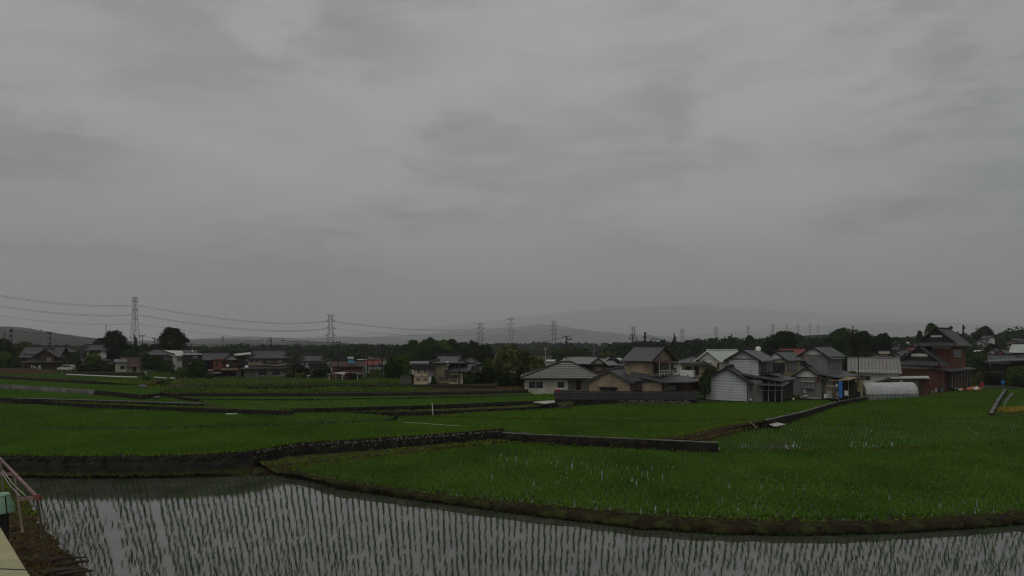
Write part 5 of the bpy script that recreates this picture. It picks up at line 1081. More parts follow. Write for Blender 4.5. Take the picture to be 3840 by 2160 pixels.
def carport(label, x0, x1, yt, yb, ybase, Y, m):
    s = Y/F; w = (x1-x0)*s; root = link('carport', None, loc=W((x0+x1)/2, ybase, Y), label=label, cat='carport'); mb = MB(); n = 8; zt, ze = (ybase-yt)*s, (ybase-yb)*s
    P = [(-w/2+w*i/n, ze+(zt-ze)*math.sin(math.pi*(0.12+0.76*i/n))) for i in range(n+1)]
    for a, b in zip(P, P[1:]): mb.slab([(a[0], -2.2, a[1]), (b[0], -2.2, b[1]), (b[0], 2.2, b[1]), (a[0], 2.2, a[1])], 0.06)
    mb.build('roof', m, root)
    for x in (-w*0.36, w*0.40):
        for y in (-1.9, 1.9): pb = MB(); pb.tube((x, y, 0), (x, y, zt*0.98), 0.09, n=6); pb.build('post', 'aluminium', root)
carport('pale arched carport left of the dark one', 1238, 1302, 1397, 1406, 1431, 107, 'paleroof')
carport('dark arched carport with white post, right one of two', 1284, 1358, 1396, 1408, 1431, 108, 'trim')
def car(label, x0, x1, yt, yb, Y, m, rz=0.0, kind='wagon', name='parked_car', cat='car'):
    s = Y/F; Lc = (x1-x0)*s; h = (yb-yt)*s; root = link(name, None, loc=W((x0+x1)/2, yb, Y), label=label, cat=cat); root.rotation_euler = (0, 0, rz); wd = Lc*0.4
    prof = {'wagon': [(-.5, .2), (-.49, .48), (-.46, .55), (-.24, .62), (-.14, .93), (-.08, 1.0), (.38, 1.0), (.43, .95), (.49, .6), (.5, .22)], 'van': [(-.5, .2), (-.5, .45), (-.44, .58), (-.36, .95), (-.3, 1), (.46, 1), (.5, .95), (.5, .22)]}[kind]
    mb = MB(); mb.prism([(a*Lc, b*h) for a, b in prof], 'y', -wd/2, wd/2); body = mb.build('body', m, root)
    gl = [(-.20, .63), (-.12, .90), (.39, .90), (.45, .63)] if kind == 'wagon' else [(-.36, .6), (-.31, .9), (.42, .9), (.42, .6)]
    for y in (-wd/2-0.01, wd/2+0.01):
        gb = MB(); p = [(a*Lc, y, b*h) for a, b in gl]; gb.face(p if y < 0 else p[::-1]); gb.build('side_window', 'glass', root)
    for x in (-.31, .31):
        for y in (-wd/2, wd/2):
            wb = MB(); wb.tube((x*Lc, y-0.1, h*.2), (x*Lc, y+0.1, h*.2), h*.2, n=12); w_ = wb.build('wheel', 'black', root); rb = MB(); sg = -1 if y < 0 else 1; rb.tube((x*Lc, y+sg*0.1, h*.2), (x*Lc, y+sg*0.12, h*.2), h*.11, n=10); rb.build('rim', 'aluminium', w_)
    for y in (-wd*.36, wd*.36):
        lb = MB(); lb.box(-.505*Lc, -.48*Lc, y-0.14, y+0.14, h*.42, h*.52); lb.build('headlight', 'white', root)
    fb = MB(); p = [(-.235*Lc, -wd*.42, h*.64), (-.235*Lc, wd*.42, h*.64), (-.145*Lc, wd*.38, h*.92), (-.145*Lc, -wd*.38, h*.92)]
    if kind == 'van': p = [(-.435*Lc-.03, -wd*.42, h*.6), (-.435*Lc-.03, wd*.42, h*.6), (-.365*Lc-.03, wd*.38, h*.92), (-.365*Lc-.03, -wd*.38, h*.92)]
    else: p = [(a-0.04, b, c+0.02) for a, b, c in p]
    fb.face(p); fb.build('windscreen', 'glass', root)
    return root
car('cream estate car parked on the lane below the leftmost house', 222, 276, 1368, 1391, 143, 'carpaint', 0.05)
car('white box van half hidden beside the beige tiled house', 1148, 1176, 1408, 1427, 114, 'white', 0.9, 'van', 'parked_van', 'van')
car('white van parked under the pale arched carport', 1262, 1298, 1411, 1431, 108, 'silver', 0.2, 'van', 'parked_van', 'van')
car('dark car parked under the dark arched carport', 1298, 1330, 1413, 1431, 109, 'trim', 0.3)
h = House('white house with a red roof between the tall poles', 1370, 1425, Y=150)
h.wall(1372, 1432, 0, 7, 1368, 1425, 'offwhite'); h.gable(1372, 1430, 0, 7, 1367, 1353, 'x', 'redroof', 'offwhite', 0.5); h.win(1382, 1392, 1375, 1382, 0, n=2, fr='trim'); h.wall(1414, 1432, -2, 0, 1372, 1425, 'offwhite', 'bay'); h.gable(1410, 1436, -2, 3, 1373, 1364, 'y', 'tilefine', 'offwhite', 0.4, gm='offwhite'); h.win(1416, 1430, 1374, 1384, -2, n=2, fr='trim', gl='curtain')
h = House('yellow flat roofed two storey block with four windows', 1553, 1438, Y=101, r=0)
h.wall(1552, 1606, 0, 6, 1374, 1438, 'yellowwall'); h.wall(1606, 1626, 0.1, 6, 1373, 1438, 'grey', 'side_wall'); h.flat(1546, 1626, 0, 6, 1366, 0.9, 'dkbrown', 0.3, 'parapet')
for a, b in ((1565, 1575), (1589, 1600)): h.win(a, b, 1385, 1400, 0, n=1, fr='trim', gl='curtain')
for a, b in ((1561, 1574), (1588, 1601)): h.win(a, b, 1416, 1428, 0, n=2, fr='trim', gl='curtain')
h.box('floor_band', 1551, 1606, -0.04, 0, 1411, 1412, 'brown')
for x in (1555, 1580, 1604): h.box('downpipe', x, x+1, -0.08, -0.01, 1374, 1438, 'brown')
h.box('tiled_panel', 1608, 1617, -0.05, 0.05, 1414, 1437, 'white')
h = House('beige two storey tiled house with hip-and-gable roofs and bay window', 1625, 1440, Y=103)
h.wall(1625, 1682, 1, 8, 1362, 1440, 'beige'); h.wall(1682, 1742, 1.4, 8, 1362, 1410, 'dkbrown', 'upper_side_wall'); h.irimoya(1622, 1745, 1, 8, 1361, 1352, 1336, 1650, 1722, 'tilebig', orn=0.3); h.dish(1679, 1364, 1.1, 0.45)
h.wall(1682, 1736, -0.5, 6, 1393, 1440, 'yellowwall', 'lower_wall'); h.irimoya(1680, 1796, -0.5, 7, 1392, 1384, 1367, 1712, 1778, 'tilebig', orn=0.25); h.wall(1736, 1800, 1, 6, 1393, 1440, 'beige', 'right_wing'); h.gable(1752, 1795, -1.5, 3, 1392, 1380, 'y', 'tilebig', 'offwhite', 0.4, orn=0.2)
h.win(1687, 1714, 1412, 1431, -0.55, n=4, fr='trim', gl='curtain'); h.box('bay_hood', 1683, 1718, -1.0, -0.5, 1407, 1410, 'trim'); h.win(1647, 1682, 1415, 1426, 1, n=5, fr='trim', gl='curtain'); h.win(1626, 1633, 1374, 1382, 1, n=1, fr='trim'); h.box('downpipe', 1682.5, 1684, -0.6, -0.52, 1395, 1440, 'trim'); h.box('meter_box', 1672, 1676, 0.8, 1.0, 1407, 1412, 'trim'); h.box('downpipe', 1724, 1725.5, -0.6, -0.52, 1395, 1440, 'trim')
h = House('dark low roofed house behind the beige house', 1735, 1410, Y=118)
h.wall(1735, 1800, 0, 7, 1368, 1410, 'grey'); h.hip(1728, 1802, 0, 7, 1366, 1345, 'tilefine', 0.3); h.wall(1790, 1816, -1, 4, 1378, 1420, 'offwhite', 'side_wing'); h.gable(1786, 1818, -1, 4, 1378, 1366, 'y', 'tilefine', 'offwhite', 0.3)
h = House('low pale roofed house behind the yellow block', 1540, 1400, Y=125)
h.wall(1545, 1625, 0, 6, 1366, 1400, 'offwhite'); h.gable(1542, 1628, 0, 6, 1366, 1355, 'x', 'corrug', 'offwhite', 0.4)
h = House('rough grey block garden wall left of the yellow house', 1500, 1437, Y=103, name='block_wall', cat='wall')
h.wall(1502, 1552, 0, 0.3, 1407, 1437, 'concrete'); h.box('coping', 1498, 1553, -0.1, 0.4, 1405, 1407.3, 'trim'); h.wall(1543, 1552, -0.6, -0.01, 1407, 1437, 'darkwall', 'return_wall')
# ---- bungalow
h = House('cream bungalow with striped slate hip roof and white framed window', 1967, 1483, Y=95.5, r=0)
h.wall(1967, 2132, 0, 9, 1417, 1483, 'cream'); h.wall(2132, 2240, 1.6, 9, 1418, 1483, 'cream', 'entrance_wall')
h.hip(1967, 2245, 0, 10, 1417, 1360, 'slate', 0.75, xm=(2117, 2150)); h.win(1981, 2038, 1429, 1457, 0, n=2, fr='white', gl='glass', t=1.2); h.win(2089, 2118, 1430, 1455, 0, n=1, fr='white', t=1.0); h.box('panel', 1981, 2038, -0.03, 0, 1459, 1475, 'cream'); h.box('drain_pipe', 1980, 2078, -0.1, -0.02, 1475, 1476.5, 'white'); h.box('downpipe', 2130.5, 2132, -0.1, -0.01, 1420, 1482, 'trim'); h.box('downpipe', 2039.5, 2041, -0.1, -0.01, 1430, 1472, 'white')
h.box('door', 2163, 2181, 1.5, 1.6, 1429, 1464, 'brown'); h.box('door_hood', 2148, 2208, 0.6, 1.6, 1424, 1426, 'aluminium'); h.win(2150, 2160, 1430, 1464, 1.6, n=1, gl='curtain'); h.box('window_box', 2083, 2125, -0.5, 0, 1457, 1461, 'aluminium'); h.box('skirting', 1967, 2132, -0.04, 0, 1478, 1483, 'palecon')
for x, l in ((1971, 'outdoor air conditioner at the left corner of the bungalow'), (2042, 'outdoor air conditioner below the bungalow downpipe')):
    a = House(l, x-6, 1482, Y=94.8, name='air_conditioner', cat='air conditioner'); a.box('casing', x-6, x+6, -0.35, 0.0, 1471, 1482, 'palecon'); mb = MB(); mb.tube((a.X(x-1.5), -0.39, a.Z(1476.5)), (a.X(x-1.5), -0.36, a.Z(1476.5)), 0.17, n=12); mb.build('fan_grille', 'trim', a.root)
a = House('red plastic crate box on the end of the tin fence', 2081, 1467, Y=88, name='crate', cat='crate'); a.box('box', 2081, 2102, -0.5, 0.1, 1459, 1468, 'red'); a.box('lid', 2080, 2108, -0.55, 0.15, 1456.5, 1458.8, 'palecon')
h = House('house with white ribbed tile roof and brown gable behind the bungalow', 2285, 1450, Y=112, r=-20)
h.wall(2115, 2228, 0.5, 7, 1362, 1450, 'brown'); h.gable(2100, 2262, -1.0, 7, 1362, 1339, 'x', 'whitetile', 'offwhite', 0.5, orn=0.2); h.wall(2227, 2278, -1.0, 4, 1362, 1450, 'brown', 'front_bay'); h.gable(2226, 2280, -1.0, 4, 1362, 1342, 'y', 'whitetile', 'offwhite', 0.5, gm='offwhite'); h.win(2240, 2268, 1376, 1392, -1.02, n=3, fr='trim', gl='curtain'); h.box('eave_board', 2228, 2277, -1.3, -1.0, 1361, 1364, 'brown')
# ---- tan house group
h = House('tan two storey house with chequered tile roof and corner balcony', 2440, 1465, Y=91, r=-28)
h.wall(2346, 2440, 0, 7, 1345, 1465, 'tan')
h.gable(2346, 2440, 0, 7.5, 1345, 1299, 'x', 'tilebig', 'tan', 0.7, orn=0.2)
h.swin('r', 0.9, 3.2, 1365, 1402, 2440, 'woodpost', 'glass', 3); h.swin('r', 4.0, 6.4, 1368, 1402, 2440, 'woodpost', 'curtain', 3)
X = h.X(2440); mb = MB(); mb.slab([(X, 0.2, h.Z(1354)), (X+1.3, 0.2, h.Z(1359)), (X+1.3, 7.2, h.Z(1359)), (X, 7.2, h.Z(1354))], 0.1); mb.build('balcony_roof', 'rustroof', h.root)
mb = MB(); mb.box(X, X+1.4, 0.2, 7.2, h.Z(1416), h.Z(1411)); mb.build('balcony_slab', 'trim', h.root)
mb = MB()
for z in (1391, 1401): mb.tube((X+1.35, 0.2, h.Z(z)), (X+1.35, 7.2, h.Z(z)), 0.05, n=4)
for k in range(9): mb.tube((X+1.35, 0.2+k*7/8, h.Z(1412)), (X+1.35, 0.2+k*7/8, h.Z(1390 if k % 4 else 1358)), 0.045, n=4)
mb.build('balcony_rail', 'aluminium', h.root)
mb = MB(); mb.box(X-1, X+4.5, 0.4, 7.5, h.Z(1465), h.Z(1428)); mb.build('ground_floor_wing', 'brown', h.root)
mb = MB(); mb.slab([(X-0.2, -0.4, h.Z(1414)), (X+5.3, -0.4, h.Z(1430)), (X+5.3, 8, h.Z(1430)), (X-0.2, 8, h.Z(1414))], 0.15); mb.build('wing_roof', 'slab', h.root)
h = House('single storey tan house with a mossy tiled gable roof behind the tin fence', 2363, 1466, Y=88.5, r=-14)
h.wall(2204, 2362, 0, 7, 1430, 1466, 'tan'); h.gable(2204, 2362, 0, 8, 1428, 1388, 'y', 'tilefine', 'tan', 0.55, orn=0.1, trim='tilefine'); h.box('roof_vent', 2281, 2290, -0.06, 0, 1397, 1401, 'trim')
h.box('window_awning', 2243, 2316, -0.6, -0.05, 1453, 1455.5, 'trim'); h.box('boarded_window', 2250, 2312, -0.25, -0.05, 1455.5, 1466, 'dkbrown')
X = h.X(2362); mb = MB(); mb.box(X, X+5.2, 2.5, 7, h.Z(1466), h.Z(1428)); mb.build('side_wall', 'tan', h.root); h.win(2363, 2408, 1441, 1450, 2.45, n=2, fr='palecon', gl='curtain')
h.mono([(2350, 1.2, 1429), (2425, 1.2, 1429), (2400, 7.0, 1380), (2330, 7.0, 1380)], 0.14, 'tilefine', 'cross_roof')
h = House('low tan annex with a grey sloping roof beside the balcony', 2483, 1465, Y=88, r=-10, name='annex', cat='annex')
h.wall(2408, 2482, 0, 5, 1434, 1465, 'tan'); h.mono([(2402, -0.6, 1414), (2492, -0.6, 1433), (2492, 6, 1424), (2402, 6, 1407)], 0.15, 'tilefine'); h.wall(2482, 2545, 1, 5, 1432, 1465, 'dkbrown', 'porch_wall'); h.win(2495, 2530, 1444, 1464, 0.95, n=3, fr='trim', gl='curtain'); h.mono([(2480, -0.8, 1432), (2585, -0.8, 1428), (2565, 6, 1414), (2460, 6, 1414)], 0.15, 'slab', 'porch_roof')
h = House('dark corrugated tin fence standing on a rough stone base', 2080, 1513, Y=86.5, name='fence', cat='fence')
f0, f1 = W(2080, 1513, 86.5), W(2614, 1505, 86.0)
h.root.rotation_euler = (0, 0, math.atan2(f1[1]-f0[1], f1[0]-f0[0])); Lf = math.hypot(f1[0]-f0[0], f1[1]-f0[1]); sF = h.s
for k in range(9):
    a, b = Lf*k/9, Lf*(k+1)/9-0.02; mb = MB(); y = 0.02*(k % 2)+rnd.uniform(-.03, .03)
    for j in range(5): z0 = 0.62+j*0.24; mb.box(a, b, y-0.02-0.03*(j % 2), y, z0, z0+0.235+rnd.uniform(0, .02)*(j == 4))
    o = mb.build('tin_panel', 'tin', h.root)
mb = MB(); mb.box(0, Lf, 0.04, 0.1, 0.3, 1.8); 
for k in range(13): mb.box(Lf*k/12-0.05, Lf*k/12+0.05, 0.1, 0.2, -0.2, 1.86)
mb.build('frame', 'trim', h.root); mb = MB(); mb.box(-0.1, Lf+0.1, -0.1, 0.3, -0.6, 0.6); 
base_ = mb.build('stone_base', 'darkwall', h.root); mb = MB(); r_ = random.Random(5)
for k in range(150): mb.ball((Lf*(0.45+0.5*r_.random()), -0.12, r_.uniform(0.02, 0.45)), r_.uniform(0.08, 0.18), 0.8, 6, 4, 0.02, r_)
mb.build('rubble_facing', 'stone', base_)
# ---- pale houses between
h = House('small white house with a faded green hip roof and white balcony', 2525, 1470, Y=112, r=-15)
h.wall(2526, 2556, 0, 7, 1362, 1470, 'offwhite'); h.wall(2556, 2632, 0.6, 7, 1362, 1470, 'beige', 'recessed_wall'); h.hip(2524, 2638, 0, 7.5, 1360, 1340, 'greenroof', 0.5); h.wall(2556, 2604, -1.2, 0.4, 1387, 1412, 'white', 'balcony'); h.win(2566, 2590, 1374, 1386, 0.6, n=2, fr='trim'); h.win(2598, 2616, 1374, 1404, 0.6, n=2, fr='trim'); h.win(2524, 2537, 1378, 1398, 0, n=2, fr='trim')
h.box('eave_canopy', 2570, 2660, -0.6, 0.6, 1363, 1366, 'greenroof'); h.hip(2535, 2600, -3, 3, 1420, 1400, 'slab', 0.3, name='lower_roof'); h.wall(2540, 2560, -2.9, -0.2, 1422, 1470, 'white', 'lower_wall'); h.wall(2560, 2625, -2.6, -0.2, 1424, 1470, 'brown', 'porch_wall'); h.win(2575, 2590, 1434, 1455, -2.6, n=1, fr='white', gl='curtain'); h.box('porch_roof', 2590, 2640, -3.4, -2.6, 1420, 1430, 'palecon')
h = House('pale two storey house with light gable trim and mint green roof', 2690, 1450, Y=108, r=-25)
h.wall(2620, 2700, 0, 8, 1348, 1450, 'offwhite'); h.gable(2612, 2700, 0, 12, 1348, 1314, 'y', 'paleroof', 'offwhite', 0.5, trim='white'); h.win(2640, 2668, 1360, 1395, -0.02, n=2, fr='beige', gl='curtain'); h.win(2688, 2700, 1360, 1385, -0.02, n=1, fr='yellowwall', gl='brown')
# ---- white sided house P
h = House('white sided two storey house with black gabled roofs and dark porch', 2806, 1507, Y=88, r=-19)
h.wall(2642, 2805, 0, 8, 1430, 1507, 'siding'); h.gable(2642, 2805, 0, 9, 1426, 1378, 'y', 'slab', 'siding', 0.6, th=0.25, orn=0.0)
h.wall(2708, 2822, 2.5, 8.6, 1345, 1440, 'siding', 'upper_wall'); h.gable(2706, 2824, 2.5, 8.6, 1345, 1311, 'y', 'metalroof', 'siding', 0.6, th=0.25, orn=0.0, name='upper_roof'); h.win(2711, 2729, 1369, 1384, 2.48, n=1, fr='trim'); h.box('downpipe', 2641, 2643.5, -0.1, -0.01, 1436, 1507, 'palecon'); h.box('downpipe', 2803, 2806, -0.12, -0.01, 1430, 1507, 'trim')
X = h.X(2822); mb = MB(); mb.box(X, X+2.2, 3.0, 8.4, h.Z(1402), h.Z(1398)); mb.build('balcony_slab', 'trim', h.root)
mb = MB()
for k in range(22): mb.box(X+2.15, X+2.2, 3.0+k*5.4/22, 3.12+k*5.4/22, h.Z(1399), h.Z(1365))
for k in range(9): mb.box(X+k*2.2/9, X+0.12+k*2.2/9, 3.0, 3.05, h.Z(1399), h.Z(1365))
mb.box(X, X+2.2, 3.0, 3.06, h.Z(1365), h.Z(1363)); mb.box(X+2.14, X+2.2, 3.06, 8.4, h.Z(1365), h.Z(1363)); mb.build('balcony_rail', 'trim', h.root)
mb = MB(); mb.tube((X+2.1, 3.1, h.Z(1400)), (X+2.1, 3.1, h.Z(1348)), 0.07, n=4); mb.build('balcony_post', 'trim', h.root); h.swin('r', 4.0, 6.6, 1355, 1396, 2822, 'aluminium', 'curtain', 2)
X = h.X(2805); mb = MB(); mb.slab([(X-2.6, 0.6, h.Z(1399)), (X+4.6, 0.6, h.Z(1424)), (X+4.6, 9.5, h.Z(1424)), (X-2.6, 9.5, h.Z(1399))], 0.2); mb.build('wing_roof', 'slab', h.root)
mb = MB(); mb.box(X, X+1.6, 0.8, 8, h.Z(1507), h.Z(1425)); mb.build('side_wall', 'grey', h.root); mb = MB(); mb.box(X+1.6, X+4.0, 2.4, 8.5, h.Z(1500), h.Z(1428)); mb.build('porch_recess', 'dkbrown', h.root)
mb = MB()
for k in range(4): mb.tube((X+1.7+k*0.95, 0.9, h.Z(1504)), (X+1.7+k*0.95, 0.9, h.Z(1430)), 0.06, n=5)
mb.build('porch_post', 'palepole', h.root); mb = MB(); mb.slab([(X+1.2, -0.6, h.Z(1441)), (X+5.2, -0.6, h.Z(1441)), (X+5.2, 2.6, h.Z(1430)), (X+1.2, 2.6, h.Z(1430))], 0.08); mb.build('porch_canopy', 'slab', h.root); h.dish(2815, 1308, 3.6, 0.42)
mb = MB(); mb.tube((X+1.6, 0.3, h.Z(1463)), (X+5, 0.3, h.Z(1458)), 0.04, n=4); mb.build('washing_pole', 'palepole', h.root)
# ---- olive house Q
h = House('olive house with white gable and grey-green roof, red tiles behind', 2948, 1500, Y=104, r=-20)
h.wall(2868, 2948, 0, 8, 1346, 1500, 'olive'); h.gable(2868, 2948, 0, 8, 1346, 1318, 'y', 'greenroof', 'olive', 0.4, gm='white', orn=0.1); h.win(2911, 2945, 1362, 1378, -0.02, n=3, fr='aluminium', gl='curtain', sill=True); h.box('window_hood', 2892, 2948, -0.5, 0, 1360, 1361.5, 'rustroof'); h.swin('r', 0.8, 5.0, 1362, 1392, 2948, 'trim', 'curtain', 3); h.box('gable_band', 2866, 2950, -0.04, 0, 1345, 1348, 'brown')
h.mono([(2895, -2.8, 1408), (2945, -2.8, 1408), (2935, 1, 1384), (2880, 1, 1384)], 0.12, 'metalroof', 'lower_roof'); h.mono([(2885, -4.4, 1430), (2948, -4.4, 1430), (2945, -2, 1412), (2880, -2, 1412)], 0.12, 'metalroof', 'porch_roof'); h.wall(2895, 2946, -2.6, -0.2, 1410, 1500, 'dkbrown', 'porch_wall'); h.win(2930, 2944, 1450, 1480, -2.62, n=1, gl='curtain'); h.dish(2897, 1385, -1, 0.3)
h = House('roof of red tiles behind the olive and the grey house', 2930, 1420, Y=125)
h.wall(2935, 3010, 0, 6, 1326, 1420, 'beige'); h.gable(2930, 3015, 0, 7, 1327, 1307, 'x', 'redroof', 'beige', 0.4)
# ---- grey house R
h = House('grey two storey house with white gable panels and green-grey roofs', 3085, 1497, Y=92, r=-21)
h.wall(2984, 3085, 1.5, 8, 1330, 1440, 'grey', 'upper_wall'); h.gable(2984, 3085, 1.5, 8, 1330, 1299, 'y', 'greenroof', 'grey', 0.5, gm='white', orn=0.1, name='upper_roof')
h.box('gable_vent', 3022, 3034, 1.4, 1.46, 1311, 1314, 'trim'); h.win(2984, 3006, 1355, 1370, 1.47, n=2, fr='trim', sill=True); h.swin('r', 2.6, 6.8, 1348, 1386, 3085, 'woodpost', 'curtain', 3); X = h.X(3085); mb = MB(); mb.box(X, X+0.7, 2.2, 7.2, h.Z(1346), h.Z(1344)); mb.build('window_hood', 'palecon', h.root)
h.wall(2967, 3085, 0, 7, 1416, 1497, 'grey'); h.gable(2967, 3085, 0, 7, 1416, 1376, 'y', 'greenroof', 'grey', 0.5, gm='white', orn=0.35); h.box('gable_vent', 3019, 3030, -0.08, 0, 1390, 1393, 'trim')
h.win(3012, 3056, 1435, 1459, -0.35, n=2, fr='aluminium', gl='curtain'); h.bars('window_grille', 3013, 3055, -0.55, 1441, 1456, 'palepole', 14, t=0.03); h.box('window_hood', 3010, 3058, -0.7, 0, 1432, 1434.5, 'palecon'); h.box('water_heater', 3013, 3023, -0.3, -0.02, 1463, 1478, 'palecon'); h.box('plinth', 2966, 3086, -0.03, 0, 1492, 1497, 'palecon'); h.box('vent_box', 3060, 3070, -0.3, 0, 1421, 1430, 'redwall')
h.box('outer_unit', 3016, 3028, -0.5, -0.02, 1484, 1490, 'white'); h.box('downpipe', 3083, 3085.5, -0.12, -0.01, 1418, 1497, 'trim'); h.box('eave_band', 2966, 3086, -0.05, 0, 1417, 1419, 'trim')
mb = MB(); mb.slab([(X-1.0, -0.2, h.Z(1399)), (X+2.2, -0.2, h.Z(1412)), (X+2.2, 10.5, h.Z(1412)), (X-1.0, 10.5, h.Z(1396))], 0.16); mb.build('side_roof', 'greenroof', h.root)
mb = MB(); mb.box(X, X+1.2, 0.8, 9, h.Z(1497), h.Z(1415)); mb.build('side_wall', 'beige', h.root)
h.bars('garden_fence', 2962, 3000, -1.0, 1467, 1496, 'palepole', 10, rails=3, t=0.02)
h = House('open lean-to shelter with beige roof and hanging blue tarpaulin', 3092, 1494, Y=91.5, r=-18, name='shelter', cat='shelter')
h.mono([(3108, 0, 1427), (3185, 0, 1421), (3190, 3.5, 1413), (3125, 3.5, 1414)], 0.08, 'tan'); 
for x in (3110, 3142, 3178): h.box('post', x, x+1.5, 0.1, 0.2, 1424, 1492, 'woodpost')
h.box('tarpaulin', 3144, 3157, 0.0, 0.1, 1427, 1488, 'blue'); h.wall(3100, 3178, 3, 3.2, 1420, 1492, 'dkbrown', 'back_wall'); h.box('washing_machine', 3098, 3112, 0.6, 1.2, 1466, 1493, 'palecon'); h.box('air_conditioner', 3088, 3097, 0.2, 0.6, 1478, 1493, 'white'); h.box('shelf', 3130, 3142, 0.8, 1.2, 1470, 1490, 'palecon'); h.bars('drying_rail', 3100, 3140, 0.1, 1446, 1450, 'palepole', 4); h.box('laundry', 3134, 3139, 0.0, 0.12, 1438, 1448, 'white'); h.box('white_bin', 3160, 3172, 0.6, 1.0, 1462, 1480, 'offwhite')
h = House('narrow wooden tool shed with flat roof beside the barn', 3180, 1478, Y=96, name='shed', cat='shed')
h.wall(3190, 3236, 0, 2.5, 1418, 1478, 'olive'); h.flat(3186, 3242, 0, 2.5, 1417, 0.12, 'rustroof', 0.1); h.box('doorway', 3192, 3215, -0.06, 0, 1432, 1478, 'dkbrown'); h.box('side_board', 3176, 3190, 0, 0.2, 1430, 1478, 'brown')
h = House('long grey barn with ribbed sheet roof behind the plastic tunnel', 3190, 1462, Y=106, name='barn', cat='barn')
h.wall(3198, 3362, 0, 9, 1388, 1462, 'offwhite'); h.gable(3190, 3362, 0, 10, 1390, 1344, 'x', 'corrug', 'offwhite', 0.6, trim='corrug'); h.win(3222, 3264, 1408, 1425, 0, n=2, fr='palecon', gl='trim')
h = House('low yellow gabled house roof behind the barn', 3275, 1400, Y=140)
h.wall(3280, 3345, 0, 6, 1337, 1400, 'offwhite'); h.hip(3272, 3350, 0, 6, 1338, 1326, 'tilefine', 0.3); h.wall(3300, 3330, 1, 4, 1322, 1334, 'yellowwall', 'top_gable'); h.gable(3298, 3334, 1, 4, 1325, 1316, 'x', 'corrug', 'yellowwall', 0.2)
# ---- red tiled house T
h = House('tall red-brown house with two tiers of steep dark tiled roofs', 3535, 1456, Y=106, r=-22)
h.wall(3458, 3535, 3.5, 9.5, 1296, 1400, 'rustwall', 'upper_wall'); h.box('white_band', 3460, 3534, 3.44, 3.5, 1296, 1307, 'offwhite'); h.irimoya(3404, 3540, 3.2, 10.0, 1296, 1282, 1229, 0.9, 0.4, 'tile', 'y', 0.8, gm='dkbrown', orn=0.4); h.box('gable_panel', 3450, 3494, 3.95, 4.05, 1256, 1263, 'offwhite')
h.wall(3368, 3538, 0, 9, 1372, 1456, 'rustwall'); h.box('white_band', 3370, 3500, -0.05, 0, 1373, 1385, 'offwhite'); h.irimoya(3362, 3512, 0, 9, 1370, 1354, 1302, 0.9, 0.4, 'tile', 'y', 0.8, gm='dkbrown', orn=0.4); h.box('gable_panel', 3404, 3470, 0.75, 0.85, 1327, 1338, 'offwhite')
X = h.X(3535); h.swin('r', 4.6, 7.6, 1312, 1338, 3535, 'offwhite', 'glass', 4)
mb = MB(); mb.slab([(X-3.6, -0.8, h.Z(1372)), (X+1.6, -0.8, h.Z(1390)), (X+1.6, 9.5, h.Z(1384)), (X-3.6, 9.5, h.Z(1368))], 0.18); mb.build('side_roof', 'tilefine', h.root); mb = MB(); mb.box(X+0.02, X+0.9, 1.2, 9.0, h.Z(1456), h.Z(1388)); mb.build('veranda', 'dkbrown', h.root)
mb = MB()
for k in range(7): mb.tube((X+1.0, 1.2+k*1.25, h.Z(1456)), (X+1.0, 1.2+k*1.25, h.Z(1390)), 0.08, n=5)
mb.build('veranda_post', 'woodpost', h.root); mb = MB(); mb.box(X-0.05, X+0.02, 5.0, 7.5, h.Z(1352), h.Z(1340)); mb.build('panel', 'rustwall', h.root)
h.box('downpipe', 3536, 3538, -0.15, -0.02, 1388, 1456, 'woodpost')
h = House('patched green-grey sheet metal shed in front of the red house', 3290, 1462, Y=103, name='shed', cat='shed')
h.wall(3325, 3440, 0, 3, 1416, 1462, 'greenroof'); h.mono([(3340, -0.6, 1416), (3478, -0.6, 1412), (3478, 3, 1408), (3340, 3, 1412)], 0.1, 'palecon'); h.mono([(3272, -0.6, 1438), (3342, -0.6, 1420), (3345, 3, 1412), (3285, 3, 1430)], 0.1, 'trim', 'lean_to_roof'); h.wall(3290, 3326, 0.2, 3, 1430, 1462, 'concrete', 'low_wall'); h.win(3345, 3364, 1425, 1438, 0, n=2, fr='aluminium', gl='trim'); h.box('pale_sheet', 3372, 3384, -0.05, 0, 1422, 1450, 'siding'); h.wall(3440, 3480, 0.5, 3, 1420, 1462, 'rustwall', 'brown_sheets')
# ---- plastic tunnel
root = link('plastic_tunnel', None, loc=G(3250, 1497, 1.45), label='grey plastic film tunnel greenhouse at the edge of the paddy', cat='greenhouse')
a0, a1 = Vector(G(3250, 1497, 1.45)), Vector(G(3444, 1488, 1.7)); sT = a0.y/F; mb = MB(); lb = MB(); n = 10; rad = 1.15; dirv = (a1-a0); Lt = dirv.length; root.rotation_euler = (0, 0, math.atan2(dirv.y, dirv.x))
Ht = 60*sT; P = [(rad*1.15-rad*1.15*math.cos(math.pi*i/n), Ht*0.30+Ht*0.70*math.sin(math.pi*i/n)) for i in range(n+1)]
m_ = 24
for j in range(m_):
    x0_, x1_ = Lt*j/m_, Lt*(j+1)/m_
    for (ya, za), (yb_, zb_) in zip(P, P[1:]): mb.face([(x0_, ya, za-0.05*(j % 2)*0), (x1_, ya, za), (x1_, yb_, zb_), (x0_, yb_, zb_)])
mb.face([(0, a, b) for a, b in P][::-1]); mb.face([(Lt, a, b) for a, b in P]); mb.build('film_cover', 'plastic', root)
lb.box(-0.02, Lt+0.02, -0.02, 2*rad*1.15+0.02, -0.3, Ht*0.31); lb.build('side_skirt', 'plasticlow', root)
fb = MB()
for j in range(13):
    x = Lt*j/12; 
    for (ya, za), (yb_, zb_) in zip(P, P[1:]): fb.tube((x, ya, za-0.01), (x, yb_, zb_-0.01), 0.02, n=4)
    fb.tube((x, -0.04, -0.3), (x, -0.04, Ht*0.3), 0.03, n=4)
fb.build('hoops', 'plastic', root); fb = MB()
